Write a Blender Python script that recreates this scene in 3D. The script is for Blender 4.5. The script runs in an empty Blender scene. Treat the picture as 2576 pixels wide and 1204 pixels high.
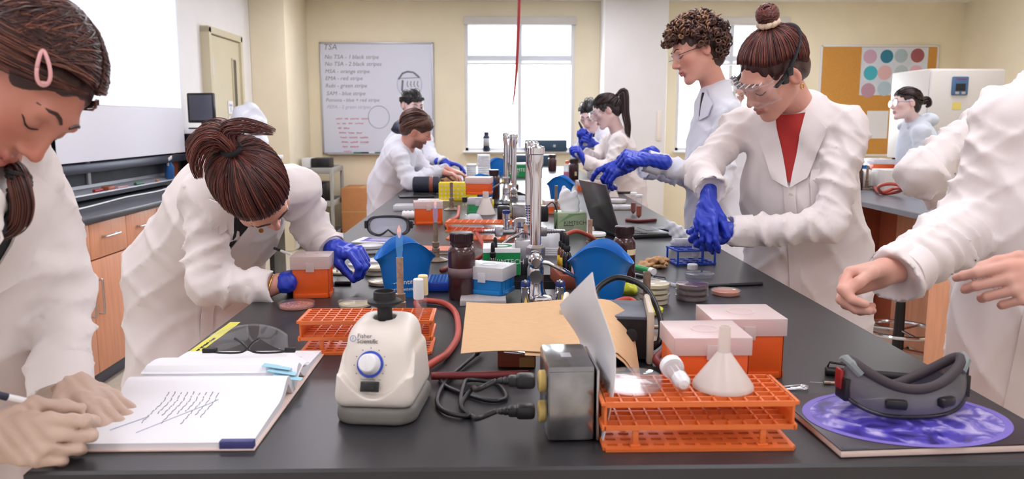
import bpy, bmesh, math, random
import numpy as np
from mathutils import Vector, Matrix
PI = math.pi
sc = bpy.context.scene
COL = sc.collection
def lin(*c):
    return tuple((x/255/12.92 if x/255 <= .04045 else ((x/255+.055)/1.055)**2.4) for x in c)
# ------------------------------------------------------------------ camera
F, CX, CY, CAMH = 2000.0, 1288.0, 602.0, 1.40
PITCH = math.atan(297/F); YAW = math.atan(46/F)
fwd = Vector((math.sin(YAW)*math.cos(PITCH), math.cos(YAW)*math.cos(PITCH), -math.sin(PITCH)))
rgt = Vector((math.cos(YAW), -math.sin(YAW), 0)); upv = rgt.cross(fwd)
CAM = Vector((0, 0, CAMH))
cd = bpy.data.cameras.new('camera'); cam = bpy.data.objects.new('camera', cd); COL.objects.link(cam)
cam.matrix_world = Matrix.Translation(CAM) @ Matrix((rgt, upv, -fwd)).transposed().to_4x4()
cd.sensor_width = 36; cd.lens = F/2576*36; cd.clip_start = .02
cd.dof.use_dof = True; cd.dof.focus_distance = 2.1; cd.dof.aperture_fstop = 6.0
sc.camera = cam
# ------------------------------------------------------------------ sky, exposure, ceiling lamps' strength
w = bpy.data.worlds.new('sky'); sc.world = w; w.use_nodes = True
w.node_tree.nodes['Background'].inputs[0].default_value = (.86, .93, 1, 1)
w.node_tree.nodes['Background'].inputs[1].default_value = 18.0
LAMP = 7.0
sc.view_settings.view_transform = 'Standard'; sc.view_settings.look = 'None'
sc.view_settings.exposure = 0.12; sc.view_settings.gamma = 1
sc.view_settings.use_curve_mapping = False
try:
    sc.cycles.use_denoising = True; sc.cycles.denoiser = 'OPENIMAGEDENOISE'
    sc.cycles.max_bounces = 8; sc.cycles.transparent_max_bounces = 14; sc.cycles.diffuse_bounces = 4
    sc.cycles.glossy_bounces = 3; sc.cycles.caustics_reflective = False; sc.cycles.caustics_refractive = False
    sc.cycles.sample_clamp_indirect = 4
except Exception: pass
# ------------------------------------------------------------------ measuring the photograph: where a sight line meets a plane of the room
BZ = .92                                   # bench top height
def ray(px, py): return fwd + rgt*((px-CX)/F) - upv*((py-CY)/F)
def at(px, py, z=BZ):                      # on the level z
    d = ray(px, py); return CAM + d*((z-CAMH)/d.z)
def atY(px, py, Y):                        # on the upright plane y = Y
    d = ray(px, py); return CAM + d*(Y/d.y)
def atX(px, py, X):
    d = ray(px, py); return CAM + d*(X/d.x)
# ------------------------------------------------------------------ materials
MATS = {}
def mat(name, col, rough=.5, metal=0, var=0, scale=40, bump=0, bscale=120, alpha=1, emit=0, spec=.5, sheen=0,
        stretch=None, col2=None, trans=None, attr=False, coat=0, sss=0, fold=0):
    """procedural principled material; col in sRGB 0-255"""
    m = bpy.data.materials.new(name); MATS[name] = m; m.use_nodes = True
    nt = m.node_tree; N = nt.nodes; L = nt.links; b = N['Principled BSDF']; out = N['Material Output']
    c = (*lin(*col), 1); b.inputs['Base Color'].default_value = c
    b.inputs['Roughness'].default_value = rough; b.inputs['Metallic'].default_value = metal
    b.inputs['Specular IOR Level'].default_value = spec
    b.inputs['Coat Weight'].default_value = coat
    if sss:
        b.inputs['Subsurface Weight'].default_value = sss
        b.inputs['Subsurface Radius'].default_value = (.012, .004, .002)
    if sheen: b.inputs['Sheen Weight'].default_value = sheen
    tc = N.new('ShaderNodeTexCoord')
    src = tc.outputs['Object']
    if stretch:
        mp = N.new('ShaderNodeMapping'); mp.inputs['Scale'].default_value = stretch; L.new(src, mp.inputs[0]); src = mp.outputs[0]
    if attr:
        a = N.new('ShaderNodeVertexColor'); a.layer_name = 'Col'; L.new(a.outputs[0], b.inputs['Base Color'])
    if var or col2:
        n = N.new('ShaderNodeTexNoise'); n.inputs['Scale'].default_value = scale; n.inputs['Detail'].default_value = 5
        L.new(src, n.inputs['Vector'])
        r = N.new('ShaderNodeValToRGB'); L.new(n.outputs[0], r.inputs[0])
        r.color_ramp.elements[0].position = .3; r.color_ramp.elements[1].position = .7
        if col2: r.color_ramp.elements[0].color = (*lin(*col2), 1); r.color_ramp.elements[1].color = c
        else:
            r.color_ramp.elements[0].color = tuple(x*(1-var) for x in c[:3])+(1,)
            r.color_ramp.elements[1].color = tuple(min(1, x*(1+var)) for x in c[:3])+(1,)
        if attr:
            mx = N.new('ShaderNodeMix'); mx.data_type = 'RGBA'; mx.blend_type = 'MULTIPLY'; mx.inputs[0].default_value = 1
            L.new(a.outputs[0], mx.inputs[6]); L.new(r.outputs[0], mx.inputs[7]); L.new(mx.outputs[2], b.inputs['Base Color'])
        else: L.new(r.outputs[0], b.inputs['Base Color'])
    if bump:
        n2 = N.new('ShaderNodeTexNoise'); n2.inputs['Scale'].default_value = bscale; n2.inputs['Detail'].default_value = 4
        L.new(src, n2.inputs['Vector'])
        bp = N.new('ShaderNodeBump'); bp.inputs['Strength'].default_value = bump; bp.inputs['Distance'].default_value = .002
        L.new(n2.outputs[0], bp.inputs['Height']); L.new(bp.outputs[0], b.inputs['Normal'])
    if fold:                               # cloth creases: sharp ridges over a soft crumple
        n3 = N.new('ShaderNodeTexNoise'); n3.noise_type = 'RIDGED_MULTIFRACTAL'; n3.inputs['Scale'].default_value = 6.5; n3.inputs['Detail'].default_value = 2.5; n3.inputs['Distortion'].default_value = .9
        mp3 = N.new('ShaderNodeMapping'); mp3.inputs['Scale'].default_value = (1, 1, .55); mp3.inputs['Rotation'].default_value = (.3, .5, .2); L.new(tc.outputs['Object'], mp3.inputs[0]); L.new(mp3.outputs[0], n3.inputs['Vector'])
        bp3 = N.new('ShaderNodeBump'); bp3.inputs['Strength'].default_value = fold; bp3.inputs['Distance'].default_value = .02; L.new(n3.outputs[0], bp3.inputs['Height']); L.new(bp3.outputs[0], b.inputs['Normal'])
        if bump: L.new(bp.outputs[0], bp3.inputs['Normal'])
    if emit:
        b.inputs['Emission Color'].default_value = c; b.inputs['Emission Strength'].default_value = emit
    if trans is not None:                  # thin clear or milky plastic: part of the light goes straight through
        t = N.new('ShaderNodeBsdfTransparent'); t.inputs[0].default_value = (*lin(*(trans[1:] if len(trans) > 1 else (255, 255, 255))), 1)
        mx = N.new('ShaderNodeMixShader'); mx.inputs[0].default_value = 1-trans[0]
        L.new(t.outputs[0], mx.inputs[1]); L.new(b.outputs[0], mx.inputs[2]); L.new(mx.outputs[0], out.inputs[0])
        if trans[0] > .6:                  # clear: mirror-like at a glance, open face on, with a breath of haze
            gl = N.new('ShaderNodeBsdfGlossy'); gl.inputs['Roughness'].default_value = rough; lw = N.new('ShaderNodeLayerWeight'); lw.inputs[0].default_value = .5; pw = N.new('ShaderNodeMath'); pw.operation = 'POWER'; pw.inputs[1].default_value = 4.5; L.new(lw.outputs['Facing'], pw.inputs[0]); fr = N.new('ShaderNodeMath'); fr.operation = 'MULTIPLY_ADD'; fr.inputs[1].default_value = .42; fr.inputs[2].default_value = .04; L.new(pw.outputs[0], fr.inputs[0])
            mg = N.new('ShaderNodeMixShader'); L.new(fr.outputs[0], mg.inputs[0]); L.new(mx.outputs[0], mg.inputs[1]); L.new(gl.outputs[0], mg.inputs[2]); L.new(mg.outputs[0], out.inputs[0])
    return m
# ------------------------------------------------------------------ mesh building
def basis(z, x=None):
    z = Vector(z).normalized(); x = Vector(x) if x is not None else (Vector((1, 0, 0)) if abs(z.x) < .9 else Vector((0, 1, 0)))
    x = (x - z*x.dot(z)).normalized(); return Matrix((x, z.cross(x), z)).transposed()
def RZ(a): return Matrix.Rotation(math.radians(a), 3, 'Z')
def RX(a): return Matrix.Rotation(math.radians(a), 3, 'X')
def RY(a): return Matrix.Rotation(math.radians(a), 3, 'Y')
class M:
    def __init__(s): s.v = []; s.f = []; s.mi = []; s.cur = 0; s.col = None
    def add(s, v, f, R=None, c=(0, 0, 0)):
        o = len(s.v); c = Vector(c)
        s.v += [((R @ Vector(p)) if R is not None else Vector(p)) + c for p in v]
        s.f += [tuple(i+o for i in q) for q in f]; s.mi += [s.cur]*len(f); return s
    def box(s, c, d, R=None, b=0, seg=2, taper=1):
        bm = bmesh.new(); bmesh.ops.create_cube(bm, size=1)
        for v in bm.verts:
            k = taper if v.co.z > 0 else 1
            v.co = Vector((v.co.x*d[0]*k, v.co.y*d[1]*k, v.co.z*d[2]))
        if b: bmesh.ops.bevel(bm, geom=bm.edges[:]+bm.verts[:], offset=min(b, min(d)*.49), segments=seg, affect='EDGES', profile=.5)
        bm.verts.index_update()
        s.add([v.co.copy() for v in bm.verts], [tuple(v.index for v in f.verts) for f in bm.faces], R, c); bm.free(); return s
    def lathe(s, prof, n=24, c=(0, 0, 0), R=None, closed=False):
        v = []; f = []; k = len(prof)
        for i in range(n):
            a = 2*PI*i/n
            v += [(r*math.cos(a), r*math.sin(a), z) for r, z in prof]
        for i in range(n):
            j = (i+1) % n
            for q in range(k-1 if not closed else k):
                q2 = (q+1) % k
                f.append((i*k+q, j*k+q, j*k+q2, i*k+q2))
        if not closed:
            if prof[0][0] > 1e-6: f.append(tuple(i*k for i in reversed(range(n))))
            if prof[-1][0] > 1e-6: f.append(tuple(i*k+k-1 for i in range(n)))
        return s.add(v, f, R, c)
    def cyl(s, a, b, r, r2=None, n=16):
        a, b = Vector(a), Vector(b); return s.lathe([(r, 0), (r if r2 is None else r2, (b-a).length)], n, a, basis(b-a))
    def tube(s, pts, r, n=8, flat=None):
        pts = [Vector(p) for p in pts]; k = len(pts); rs = [r]*k if isinstance(r, (int, float)) else r
        v = []; f = []; x = None
        for i in range(k):
            t = (pts[min(i+1, k-1)]-pts[max(i-1, 0)])
            if t.length < 1e-9: t = Vector((0, 0, 1))
            t.normalize()
            if x is None: x = basis(t).col[0]
            x = (x-t*x.dot(t)); x = x.normalized() if x.length > 1e-6 else basis(t).col[0]
            y = t.cross(x)
            for j in range(n):
                a = 2*PI*j/n; v.append(pts[i]+x*(math.cos(a)*rs[i])+y*(math.sin(a)*rs[i]*(flat or 1)))
        for i in range(k-1):
            for j in range(n):
                j2 = (j+1) % n; f.append((i*n+j, i*n+j2, (i+1)*n+j2, (i+1)*n+j))
        f.append(tuple(reversed(range(n)))); f.append(tuple((k-1)*n+j for j in range(n)))
        return s.add(v, f)
    def prism(s, out, z0, z1, R=None, c=(0, 0, 0)):
        n = len(out); v = [(x, y, z0) for x, y in out]+[(x, y, z1) for x, y in out]
        f = [tuple(reversed(range(n))), tuple(range(n, 2*n))]+[(i, (i+1) % n, n+(i+1) % n, n+i) for i in range(n)]
        return s.add(v, f, R, c)
    def sheet(s, fn, nu, nv, thick=0, up=None):
        """grid surface fn(u,v), u,v in 0..1, closed to a slab of the given thickness"""
        g = [[Vector(fn(i/nu, j/nv)) for j in range(nv+1)] for i in range(nu+1)]
        def nrm(i, j):
            a = g[min(i+1, nu)][j]-g[max(i-1, 0)][j]; b = g[i][min(j+1, nv)]-g[i][max(j-1, 0)]
            q = a.cross(b); return q.normalized() if q.length > 1e-12 else Vector((0, 0, 1))
        W = nv+1; v = [g[i][j] for i in range(nu+1) for j in range(W)]
        f = [(i*W+j, (i+1)*W+j, (i+1)*W+j+1, i*W+j+1) for i in range(nu) for j in range(nv)]
        if thick:
            o = len(v); v += [g[i][j]-nrm(i, j)*thick for i in range(nu+1) for j in range(W)]
            f += [tuple(o+q for q in reversed(t)) for t in f]
            ring = [(i, 0) for i in range(nu)]+[(nu, j) for j in range(nv)]+[(i, nv) for i in range(nu, 0, -1)]+[(0, j) for j in range(nv, 0, -1)]
            for k in range(len(ring)):
                a = ring[k]; b = ring[(k+1) % len(ring)]; A = a[0]*W+a[1]; B = b[0]*W+b[1]
                f.append((B, A, o+A, o+B))
        return s.add(v, f)
def link(o, parent=None):
    COL.objects.link(o)
    if parent is not None: o.parent = parent
    return o
def obj(name, m, mt, parent=None, smooth=35, loc=None, rz=0):
    me = bpy.data.meshes.new(name); me.from_pydata([tuple(p) for p in m.v], [], m.f)
    for q in (mt if isinstance(mt, (list, tuple)) else [mt]): me.materials.append(MATS[q] if isinstance(q, str) else q)
    if any(m.mi): me.polygons.foreach_set('material_index', m.mi)
    if smooth:
        me.polygons.foreach_set('use_smooth', [True]*len(me.polygons))
        if smooth < 180: me.set_sharp_from_angle(angle=math.radians(smooth))
    if m.col is not None:
        ca = me.color_attributes.new('Col', 'FLOAT_COLOR', 'POINT'); ca.data.foreach_set('color', np.asarray(m.col, np.float32).ravel())
    me.update()
    o = bpy.data.objects.new(name, me); link(o, parent)
    if loc is not None: o.location = loc
    if rz: o.rotation_euler.z = math.radians(rz)
    return o
def tag(o, label=None, cat=None, group=None, kind=None):
    for k, v in (('label', label), ('category', cat), ('group', group), ('kind', kind)):
        if v: o[k] = v
    return o
def thing(name, label, cat, loc=(0, 0, 0), rz=0, group=None, rot=None):
    o = bpy.data.objects.new(name, None); o.empty_display_size = .05; COL.objects.link(o); o.location = loc
    if rot is not None: o.rotation_euler = rot.to_euler() if isinstance(rot, Matrix) else [math.radians(q) for q in rot]
    else: o.rotation_euler.z = math.radians(rz)
    return tag(o, label, cat, group)
def struct(name, m, mt, parent=None, smooth=35):
    o = obj(name, m, mt, parent, smooth)
    if parent is None: o['kind'] = 'structure'
    return o
def dup(root, loc, rz=None, label=None, group=None):
    r = root.copy(); COL.objects.link(r); r.location = loc
    if rz is not None: r.rotation_euler.z = math.radians(rz)
    tag(r, label, None, group)
    for ch in list(root.children):
        c = ch.copy(); COL.objects.link(c); c.parent = r
        for g in list(ch.children): d = g.copy(); COL.objects.link(d); d.parent = c
    return r
def text(name, body, size, mt, parent, loc, R, ext=.0002, wrap=None, shear=0, align='LEFT', sx=1):
    """lettering as thin solid glyphs, a piece for each word; R maps the text plane (x right, y up, z out)"""
    x0 = 0; q = None
    for word in body.split(' '):
        cu = bpy.data.curves.new(name, 'FONT'); cu.body = word; cu.size = size; cu.extrude = ext; cu.shear = shear; cu.resolution_u = 2
        o = bpy.data.objects.new(name, cu); COL.objects.link(o)
        me = bpy.data.meshes.new_from_object(o); COL.objects.unlink(o); bpy.data.objects.remove(o); me.name = name; w_ = 0
        for v in me.vertices:
            p = v.co.copy(); w_ = max(w_, p.x); p.x += x0
            if wrap: a = p.x/wrap; p = Vector((math.sin(a)*(wrap+p.z), p.y, math.cos(a)*(wrap+p.z)-wrap))
            v.co = R @ p + Vector(loc)
        x0 += w_+size*.26
        me.materials.append(MATS[mt]); q = bpy.data.objects.new(name, me); link(q, parent)
    return q
def scribble(name, x0, x1, z, hgt, mt, parent, loc, R, seed=0, r=.0015):
    """a line of illegible handwriting, a stroke for each word"""
    g = random.Random(seed); x = x0
    while x < x1:
        w_ = g.uniform(2, 6)*hgt; n = max(4, int(w_/hgt*5)); pts = []
        for i in range(n): pts.append(R @ Vector((x+w_*i/n, z+hgt*(.5*math.sin(i*2.1)+g.uniform(-.25, .25)), 0))+Vector(loc))
        obj(name, M().tube(pts, r, 4), mt, parent); x += w_+hgt*1.1
def rrect(w, h, r, n=5):
    o = []
    for cx, cy, a0 in ((w/2-r, h/2-r, 0), (-w/2+r, h/2-r, 90), (-w/2+r, -h/2+r, 180), (w/2-r, -h/2+r, 270)):
        o += [(cx+r*math.cos(math.radians(a0+90*i/n)), cy+r*math.sin(math.radians(a0+90*i/n))) for i in range(n+1)]
    return o
def spline(pts, n=8):
    """Catmull-Rom through the points"""
    P = [Vector(p) for p in pts]; P = [P[0]*2-P[1]]+P+[P[-1]*2-P[-2]]; o = []
    for i in range(1, len(P)-2):
        for k in range(n):
            t = k/n; a, b, c, d = P[i-1:i+3]
            o.append(.5*((2*b)+(c-a)*t+(2*a-5*b+4*c-d)*t*t+(3*b-a-3*c+d)*t**3))
    return o+[P[-2]]
# ------------------------------------------------------------------ solid modelling on a grid (smooth unions, then a surface mesh)
class Vol:
    def __init__(s, lo, hi, h):
        s.h = h; s.lo = np.array(lo, float); n = np.ceil((np.array(hi, float)-s.lo)/h).astype(int)+2; s.n = n
        s.D = np.full(n, .08, np.float32)
        s.ax = [(s.lo[i]+h*np.arange(n[i])).astype(np.float32) for i in range(3)]
    def _sub(s, lo, hi):
        a = np.maximum(0, np.floor((np.array(lo)-s.lo)/s.h).astype(int)); b = np.minimum(s.n, np.ceil((np.array(hi)-s.lo)/s.h).astype(int)+1)
        if (b <= a).any(): return None
        sl = tuple(slice(a[i], b[i]) for i in range(3))
        return sl, s.ax[0][sl[0]][:, None, None], s.ax[1][sl[1]][None, :, None], s.ax[2][sl[2]][None, None, :]
    def _put(s, sl, d, k, op):
        E = s.D[sl]
        if op == 'u':
            if k > 0: h = np.maximum(k-np.abs(E-d), 0)/k; s.D[sl] = np.minimum(E, d)-h*h*k*.25
            else: s.D[sl] = np.minimum(E, d)
        else:
            d = -d
            if k > 0: h = np.maximum(k-np.abs(E-d), 0)/k; s.D[sl] = np.maximum(E, d)+h*h*k*.25
            else: s.D[sl] = np.maximum(E, d)
        return s
    def cap(s, a, b, ra, rb=None, k=.01, op='u', flat=None, wr=None):
        """tapered capsule; flat=(direction, factor) squeezes it; wr=(amp, waves, phase) rings it with folds"""
        a = np.array(a, float); b = np.array(b, float); rb = ra if rb is None else rb
        R = max(ra, rb)*max(1, flat[1] if flat else 1)+k+s.h*2+(wr[0] if wr else 0)
        q = s._sub(np.minimum(a, b)-R, np.maximum(a, b)+R)
        if q is None: return s
        sl, X, Y, Z = q; ba = b-a; L2 = max(ba@ba, 1e-12)
        px, py, pz = X-a[0], Y-a[1], Z-a[2]
        t = np.clip((px*ba[0]+py*ba[1]+pz*ba[2])/L2, 0, 1)
        wx, wy, wz = px-t*ba[0], py-t*ba[1], pz-t*ba[2]
        if flat:
            e = np.array(flat[0], float); e /= np.linalg.norm(e); c = (wx*e[0]+wy*e[1]+wz*e[2])*(1/flat[1]-1)
            wx = wx+e[0]*c; wy = wy+e[1]*c; wz = wz+e[2]*c
        r = ra+t*(rb-ra)
        if wr:
            u = ba/math.sqrt(L2); e = np.array([.3, .2, 1.]) if abs(u[2]) < .8 else np.array([1., .3, 0]); e = e-u*(e@u); e /= np.linalg.norm(e); g = np.cross(u, e)
            th = np.arctan2(wx*g[0]+wy*g[1]+wz*g[2], wx*e[0]+wy*e[1]+wz*e[2]+1e-6)
            ph = wr[2]; T = t*wr[1]
            r = r+wr[0]*(1.9*(1-np.abs(np.sin(PI*T+1.1*np.sin(th+ph)+.45*th*(1 if ph % 2 > 1 else -1)+ph)))**2*(.45+.55*np.sin(th+ph*2)**2)+1.1*(1-np.abs(np.sin(PI*T*1.6+1.7*np.sin(th+ph*3))))**2-.9)
        return s._put(sl, np.sqrt(wx*wx+wy*wy+wz*wz)-r, k, op)
    def chain(s, pts, rs, k=.01, flat=None, wr=None):
        for i in range(len(pts)-1): s.cap(pts[i], pts[i+1], rs[i], rs[i+1], k, 'u', flat, wr)
        return s
    def ell(s, c, r, R=None, k=.01, op='u'):
        c = np.array(c, float); r = np.array(r, float); B = r.max()+k+2*s.h
        q = s._sub(c-B, c+B)
        if q is None: return s
        sl, X, Y, Z = q; p = [X-c[0], Y-c[1], Z-c[2]]
        if R is not None:
            Q = np.array(R); p = [p[0]*Q[0, i]+p[1]*Q[1, i]+p[2]*Q[2, i] for i in range(3)]
        k0 = np.sqrt((p[0]/r[0])**2+(p[1]/r[1])**2+(p[2]/r[2])**2)
        k1 = np.sqrt((p[0]/r[0]**2)**2+(p[1]/r[1]**2)**2+(p[2]/r[2]**2)**2)+1e-9
        return s._put(sl, (k0*(k0-1)/k1).astype(np.float32), k, op)
    def box(s, c, d, R=None, rad=.005, k=.004, op='u'):
        c = np.array(c, float); hd = np.array(d, float)/2; B = np.linalg.norm(hd)+k+2*s.h
        q = s._sub(c-B, c+B)
        if q is None: return s
        sl, X, Y, Z = q; p = [X-c[0], Y-c[1], Z-c[2]]
        if R is not None: Q = np.array(R); p = [p[0]*Q[0, i]+p[1]*Q[1, i]+p[2]*Q[2, i] for i in range(3)]
        g = [np.abs(p[i])-(hd[i]-rad) for i in range(3)]
        d = np.sqrt(np.maximum(g[0], 0)**2+np.maximum(g[1], 0)**2+np.maximum(g[2], 0)**2)+np.minimum(np.maximum(np.maximum(g[0], g[1]), g[2]), 0)-rad
        return s._put(sl, d, k, op)
    def hull(s, planes, kr=.01, k=.0, op='u', fn=None):
        """rounded convex solid from half spaces (normal, point)"""
        X, Y, Z = s.ax[0][:, None, None], s.ax[1][None, :, None], s.ax[2][None, None, :]; D = None
        for n, p in planes:
            n = np.array(n, float); n /= np.linalg.norm(n); d = X*n[0]+Y*n[1]+Z*n[2]-float(n@np.array(p, float))
            if D is None: D = d+0*X+0*Y+0*Z
            else: h = np.maximum(kr-np.abs(D-d), 0)/kr; D = np.maximum(D, d)+h*h*kr*.25
        if fn is not None: D = np.maximum(D, fn(X, Y, Z))
        return s._put((slice(None),)*3, D.astype(np.float32), k, op)
    def warp(s, fn):
        s.D += fn(s.ax[0][:, None, None], s.ax[1][None, :, None], s.ax[2][None, None, :]).astype(np.float32); return s
    def val(s, p):
        g = (np.asarray(p, float)-s.lo)/s.h; i = np.clip(g.astype(int), 0, s.n-2); f = np.clip(g-i, 0, 1); D = s.D; x, y, z = i.T; a, b, c = f.T
        return ((D[x, y, z]*(1-a)+D[x+1, y, z]*a)*(1-b)+(D[x, y+1, z]*(1-a)+D[x+1, y+1, z]*a)*b)*(1-c)+((D[x, y, z+1]*(1-a)+D[x+1, y, z+1]*a)*(1-b)+(D[x, y+1, z+1]*(1-a)+D[x+1, y+1, z+1]*a)*b)*c
    def hit(s, o, d, L=.5, n=240):
        """first surface point from o along d"""
        o = np.array(o, float); d = np.array(d, float); d /= np.linalg.norm(d); t = np.linspace(0, L, n); v = s.val(o+t[:, None]*d)
        i = np.argmax(v < 0)
        if v[i] >= 0: return Vector(o+d*L*.5)
        if i > 0: a, b = v[i-1], v[i]; tt = t[i-1]+(t[i]-t[i-1])*a/(a-b)
        else: tt = 0
        return Vector(o+d*tt)
    def mesh(s, iso=0):
        D = s.D-iso; S = D < 0; n = s.n
        c = np.zeros(n-1, np.int8)
        for a in (0, 1):
            for b in (0, 1):
                for e in (0, 1): c += S[a:n[0]-1+a, b:n[1]-1+b, e:n[2]-1+e]
        I = np.argwhere((c > 0) & (c < 8)); idx = np.full(n-1, -1, np.int64); idx[tuple(I.T)] = np.arange(len(I))
        P = np.zeros((len(I), 3)); W = np.zeros(len(I))
        for a0, a1, fx in [(x, y, z) for x in (0, 1) for y in (0, 1) for z in (0, 1, 2)]:
            o = [0, 0, 0]; ot = [k for k in range(3) if k != fx]; o[ot[0]] = a0; o[ot[1]] = a1; o2 = list(o); o2[fx] = 1
            A = I+np.array(o); B = I+np.array(o2); d0 = D[tuple(A.T)]; d1 = D[tuple(B.T)]; m = (d0 < 0) != (d1 < 0)
            t = np.where(m, d0/np.where(m, d0-d1, 1), 0); p = np.zeros((len(I), 3)); p[:, ot[0]] = a0; p[:, ot[1]] = a1; p[:, fx] = t
            P += p*m[:, None]; W += m
        V = s.lo+s.h*(I+P/np.maximum(W, 1)[:, None]); Fs = []
        for ax in range(3):
            u, v = [(1, 2), (2, 0), (0, 1)][ax]
            d0 = [slice(None)]*3; d1 = [slice(None)]*3
            d0[ax] = slice(0, n[ax]-1); d1[ax] = slice(1, n[ax])
            for k in (u, v): d0[k] = slice(1, n[k]-1); d1[k] = slice(1, n[k]-1)
            s0 = S[tuple(d0)]; s1 = S[tuple(d1)]; J = np.argwhere(s0 != s1)
            if not len(J): continue
            flip = s0[tuple(J.T)]; J = J.copy(); J[:, u] += 1; J[:, v] += 1
            def g(du, dv):
                K = J.copy(); K[:, u] -= du; K[:, v] -= dv; return idx[tuple(K.T)]
            q = np.stack([g(1, 1), g(0, 1), g(0, 0), g(1, 0)], 1); q[~flip] = q[~flip][:, ::-1]; Fs.append(q)
        return V, (np.concatenate(Fs) if Fs else np.zeros((0, 4), int))
def npM(V, Fq, m=None, R=None, c=(0, 0, 0), col=None):
    """numpy mesh into a builder"""
    m = m or M()
    if R is not None: V = V @ np.array(R).T
    V = V+np.array(c); o = len(m.v); m.v += V.tolist(); m.f += (Fq+o).tolist(); m.mi += [m.cur]*len(Fq)
    if col is not None: m.col = col if m.col is None else np.concatenate([m.col, col])
    return m
# ================================================================== materials
mat('wall_paint', (249, 238, 210), .75, var=.03, scale=3, bump=.08, bscale=300)
mat('wall_white', (242, 240, 238), .7, var=.02, scale=3, bump=.06, bscale=300)
mat('ceiling_white', (246, 244, 240), .8)
mat('floor_vinyl', (214, 205, 186), .35, var=.06, scale=30)
mat('lamp_glow', (248, 246, 255), emit=LAMP)
mat('white_plastic', (238, 238, 240), .4)
mat('milk_plastic', (240, 242, 246), .35, trans=(.32,))
mat('clear', (235, 240, 248), .05, trans=(.955,), spec=1)
mat('clear_smoke', (60, 60, 70), .1, trans=(.55, 170, 170, 185), spec=1)
mat('glass', (225, 235, 245), .03, trans=(.96,), spec=1)
mat('chrome', (225, 225, 230), .12, 1)
mat('steel', (190, 190, 195), .28, 1, var=.08, scale=30)
mat('brushed', (200, 200, 203), .35, 1)
mat('black_plastic', (22, 22, 26), .4)
mat('black_rubber', (28, 27, 32), .6)
mat('black_resin', (44, 44, 47), .37, var=.12, scale=8, bump=.03, bscale=200, spec=.6)
mat('counter_resin', (58, 62, 72), .35, var=.12, scale=9, bump=.03, bscale=200)
mat('counter_grey', (112, 116, 128), .35, var=.06, scale=9)
mat('beech', (224, 162, 128), .42, var=.10, scale=5, stretch=(9, 9, .7))
mat('beech_edge', (150, 84, 58), .5)
mat('beech_dark', (168, 92, 66), .45, var=.10, scale=5, stretch=(9, 9, .7))
mat('toe_blue', (58, 66, 84), .4)
mat('door_paint', (212, 202, 172), .5, var=.02, scale=4)
mat('dark_glass', (44, 44, 36), .1)
mat('slate', (52, 55, 66), .7, var=.3, scale=6, bump=.02)
mat('alu', (190, 194, 202), .4, .6)
mat('screen_cloth', (236, 238, 246), .9)
mat('projected', (232, 234, 244), .9, emit=.42)
mat('projected_ink', (220, 224, 234), .9, emit=.38)
mat('screen_bar', (62, 66, 82), .4, .3)
mat('board_white', (226, 230, 246), .25)
mat('ink_black', (62, 62, 66), .6); mat('ink_grey', (128, 130, 138), .6); mat('ink_red', (222, 164, 172), .6); mat('ink_pale', (170, 178, 200), .6)
mat('cork', (208, 152, 74), .85, col2=(190, 132, 58), scale=160, bump=.2, bscale=200)
mat('paper', (244, 244, 248), .8); mat('paper_cream', (248, 238, 226), .8)
mat('fridge', (222, 218, 212), .4); mat('fridge_side', (214, 208, 200), .45)
mat('cardboard', (196, 134, 84), .8, var=.05, scale=20); mat('cardboard_light', (206, 160, 104), .8)
mat('cart_grey', (168, 168, 164), .45)
mat('blind', (238, 242, 250), .9, trans=(.25,))
mat('red_cord', (170, 42, 48), .5); mat('navy', (32, 40, 66), .5)
RT_ = Matrix(((1, 0, 0), (0, 0, -1), (0, 1, 0)))
# ================================================================== room shell
X0, X1, Y0, Y1, CH = -2.55, 5.6, -1.6, 9.6, 2.79
struct('floor', M().box(((X0+X1)/2, (Y0+Y1)/2, -.05), (X1-X0+.4, Y1-Y0+.4, .1)), 'floor_vinyl')
struct('ceiling', M().box(((X0+X1)/2, (Y0+Y1)/2, CH+.05), (X1-X0+.4, Y1-Y0+.4, .1)), 'ceiling_white')
W1 = (-.338, .962); W2 = (2.183, 3.49); WZ = (1.05, 2.615)
m = M(); xs = [X0-.1, W1[0], W1[1], W2[0], W2[1], X1+.1]
for a, b in ((0, 1), (2, 3), (4, 5)): m.box(((xs[a]+xs[b])/2, Y1+.1, CH/2), (xs[b]-xs[a], .2, CH))
for a, b in ((1, 2), (3, 4)):
    m.box(((xs[a]+xs[b])/2, Y1+.1, WZ[0]/2), (xs[b]-xs[a], .2, WZ[0]))
    m.box(((xs[a]+xs[b])/2, Y1+.1, (WZ[1]+CH)/2), (xs[b]-xs[a], .2, CH-WZ[1]))
wall_back = struct('wall_back', m, 'wall_paint')
struct('wall_left', M().box((X0-.1, (Y0+Y1)/2, CH/2), (.2, Y1-Y0, CH)), 'wall_white')
struct('wall_right', M().box((X1+.1, (Y0+Y1)/2, CH/2), (.2, Y1-Y0, CH)), 'wall_paint')
struct('wall_rear', M().box(((X0+X1)/2, Y0-.1, CH/2), (X1-X0+.4, .2, CH)), 'wall_white')
struct('wall_pilaster', M().box((-2.365, 9.1, CH/2), (.37, .99, CH), b=.01), 'wall_paint')
struct('wall_column', M().box((1.617, 9.4, CH/2), (.723, .42, CH), b=.01), 'wall_white')
tag(obj('switch_plate', M().box((1.9, 9.183, 1.35), (.05, .012, .34), b=.004), 'paper_cream'), 'narrow beige cable cover on the white column', 'plate')
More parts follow.
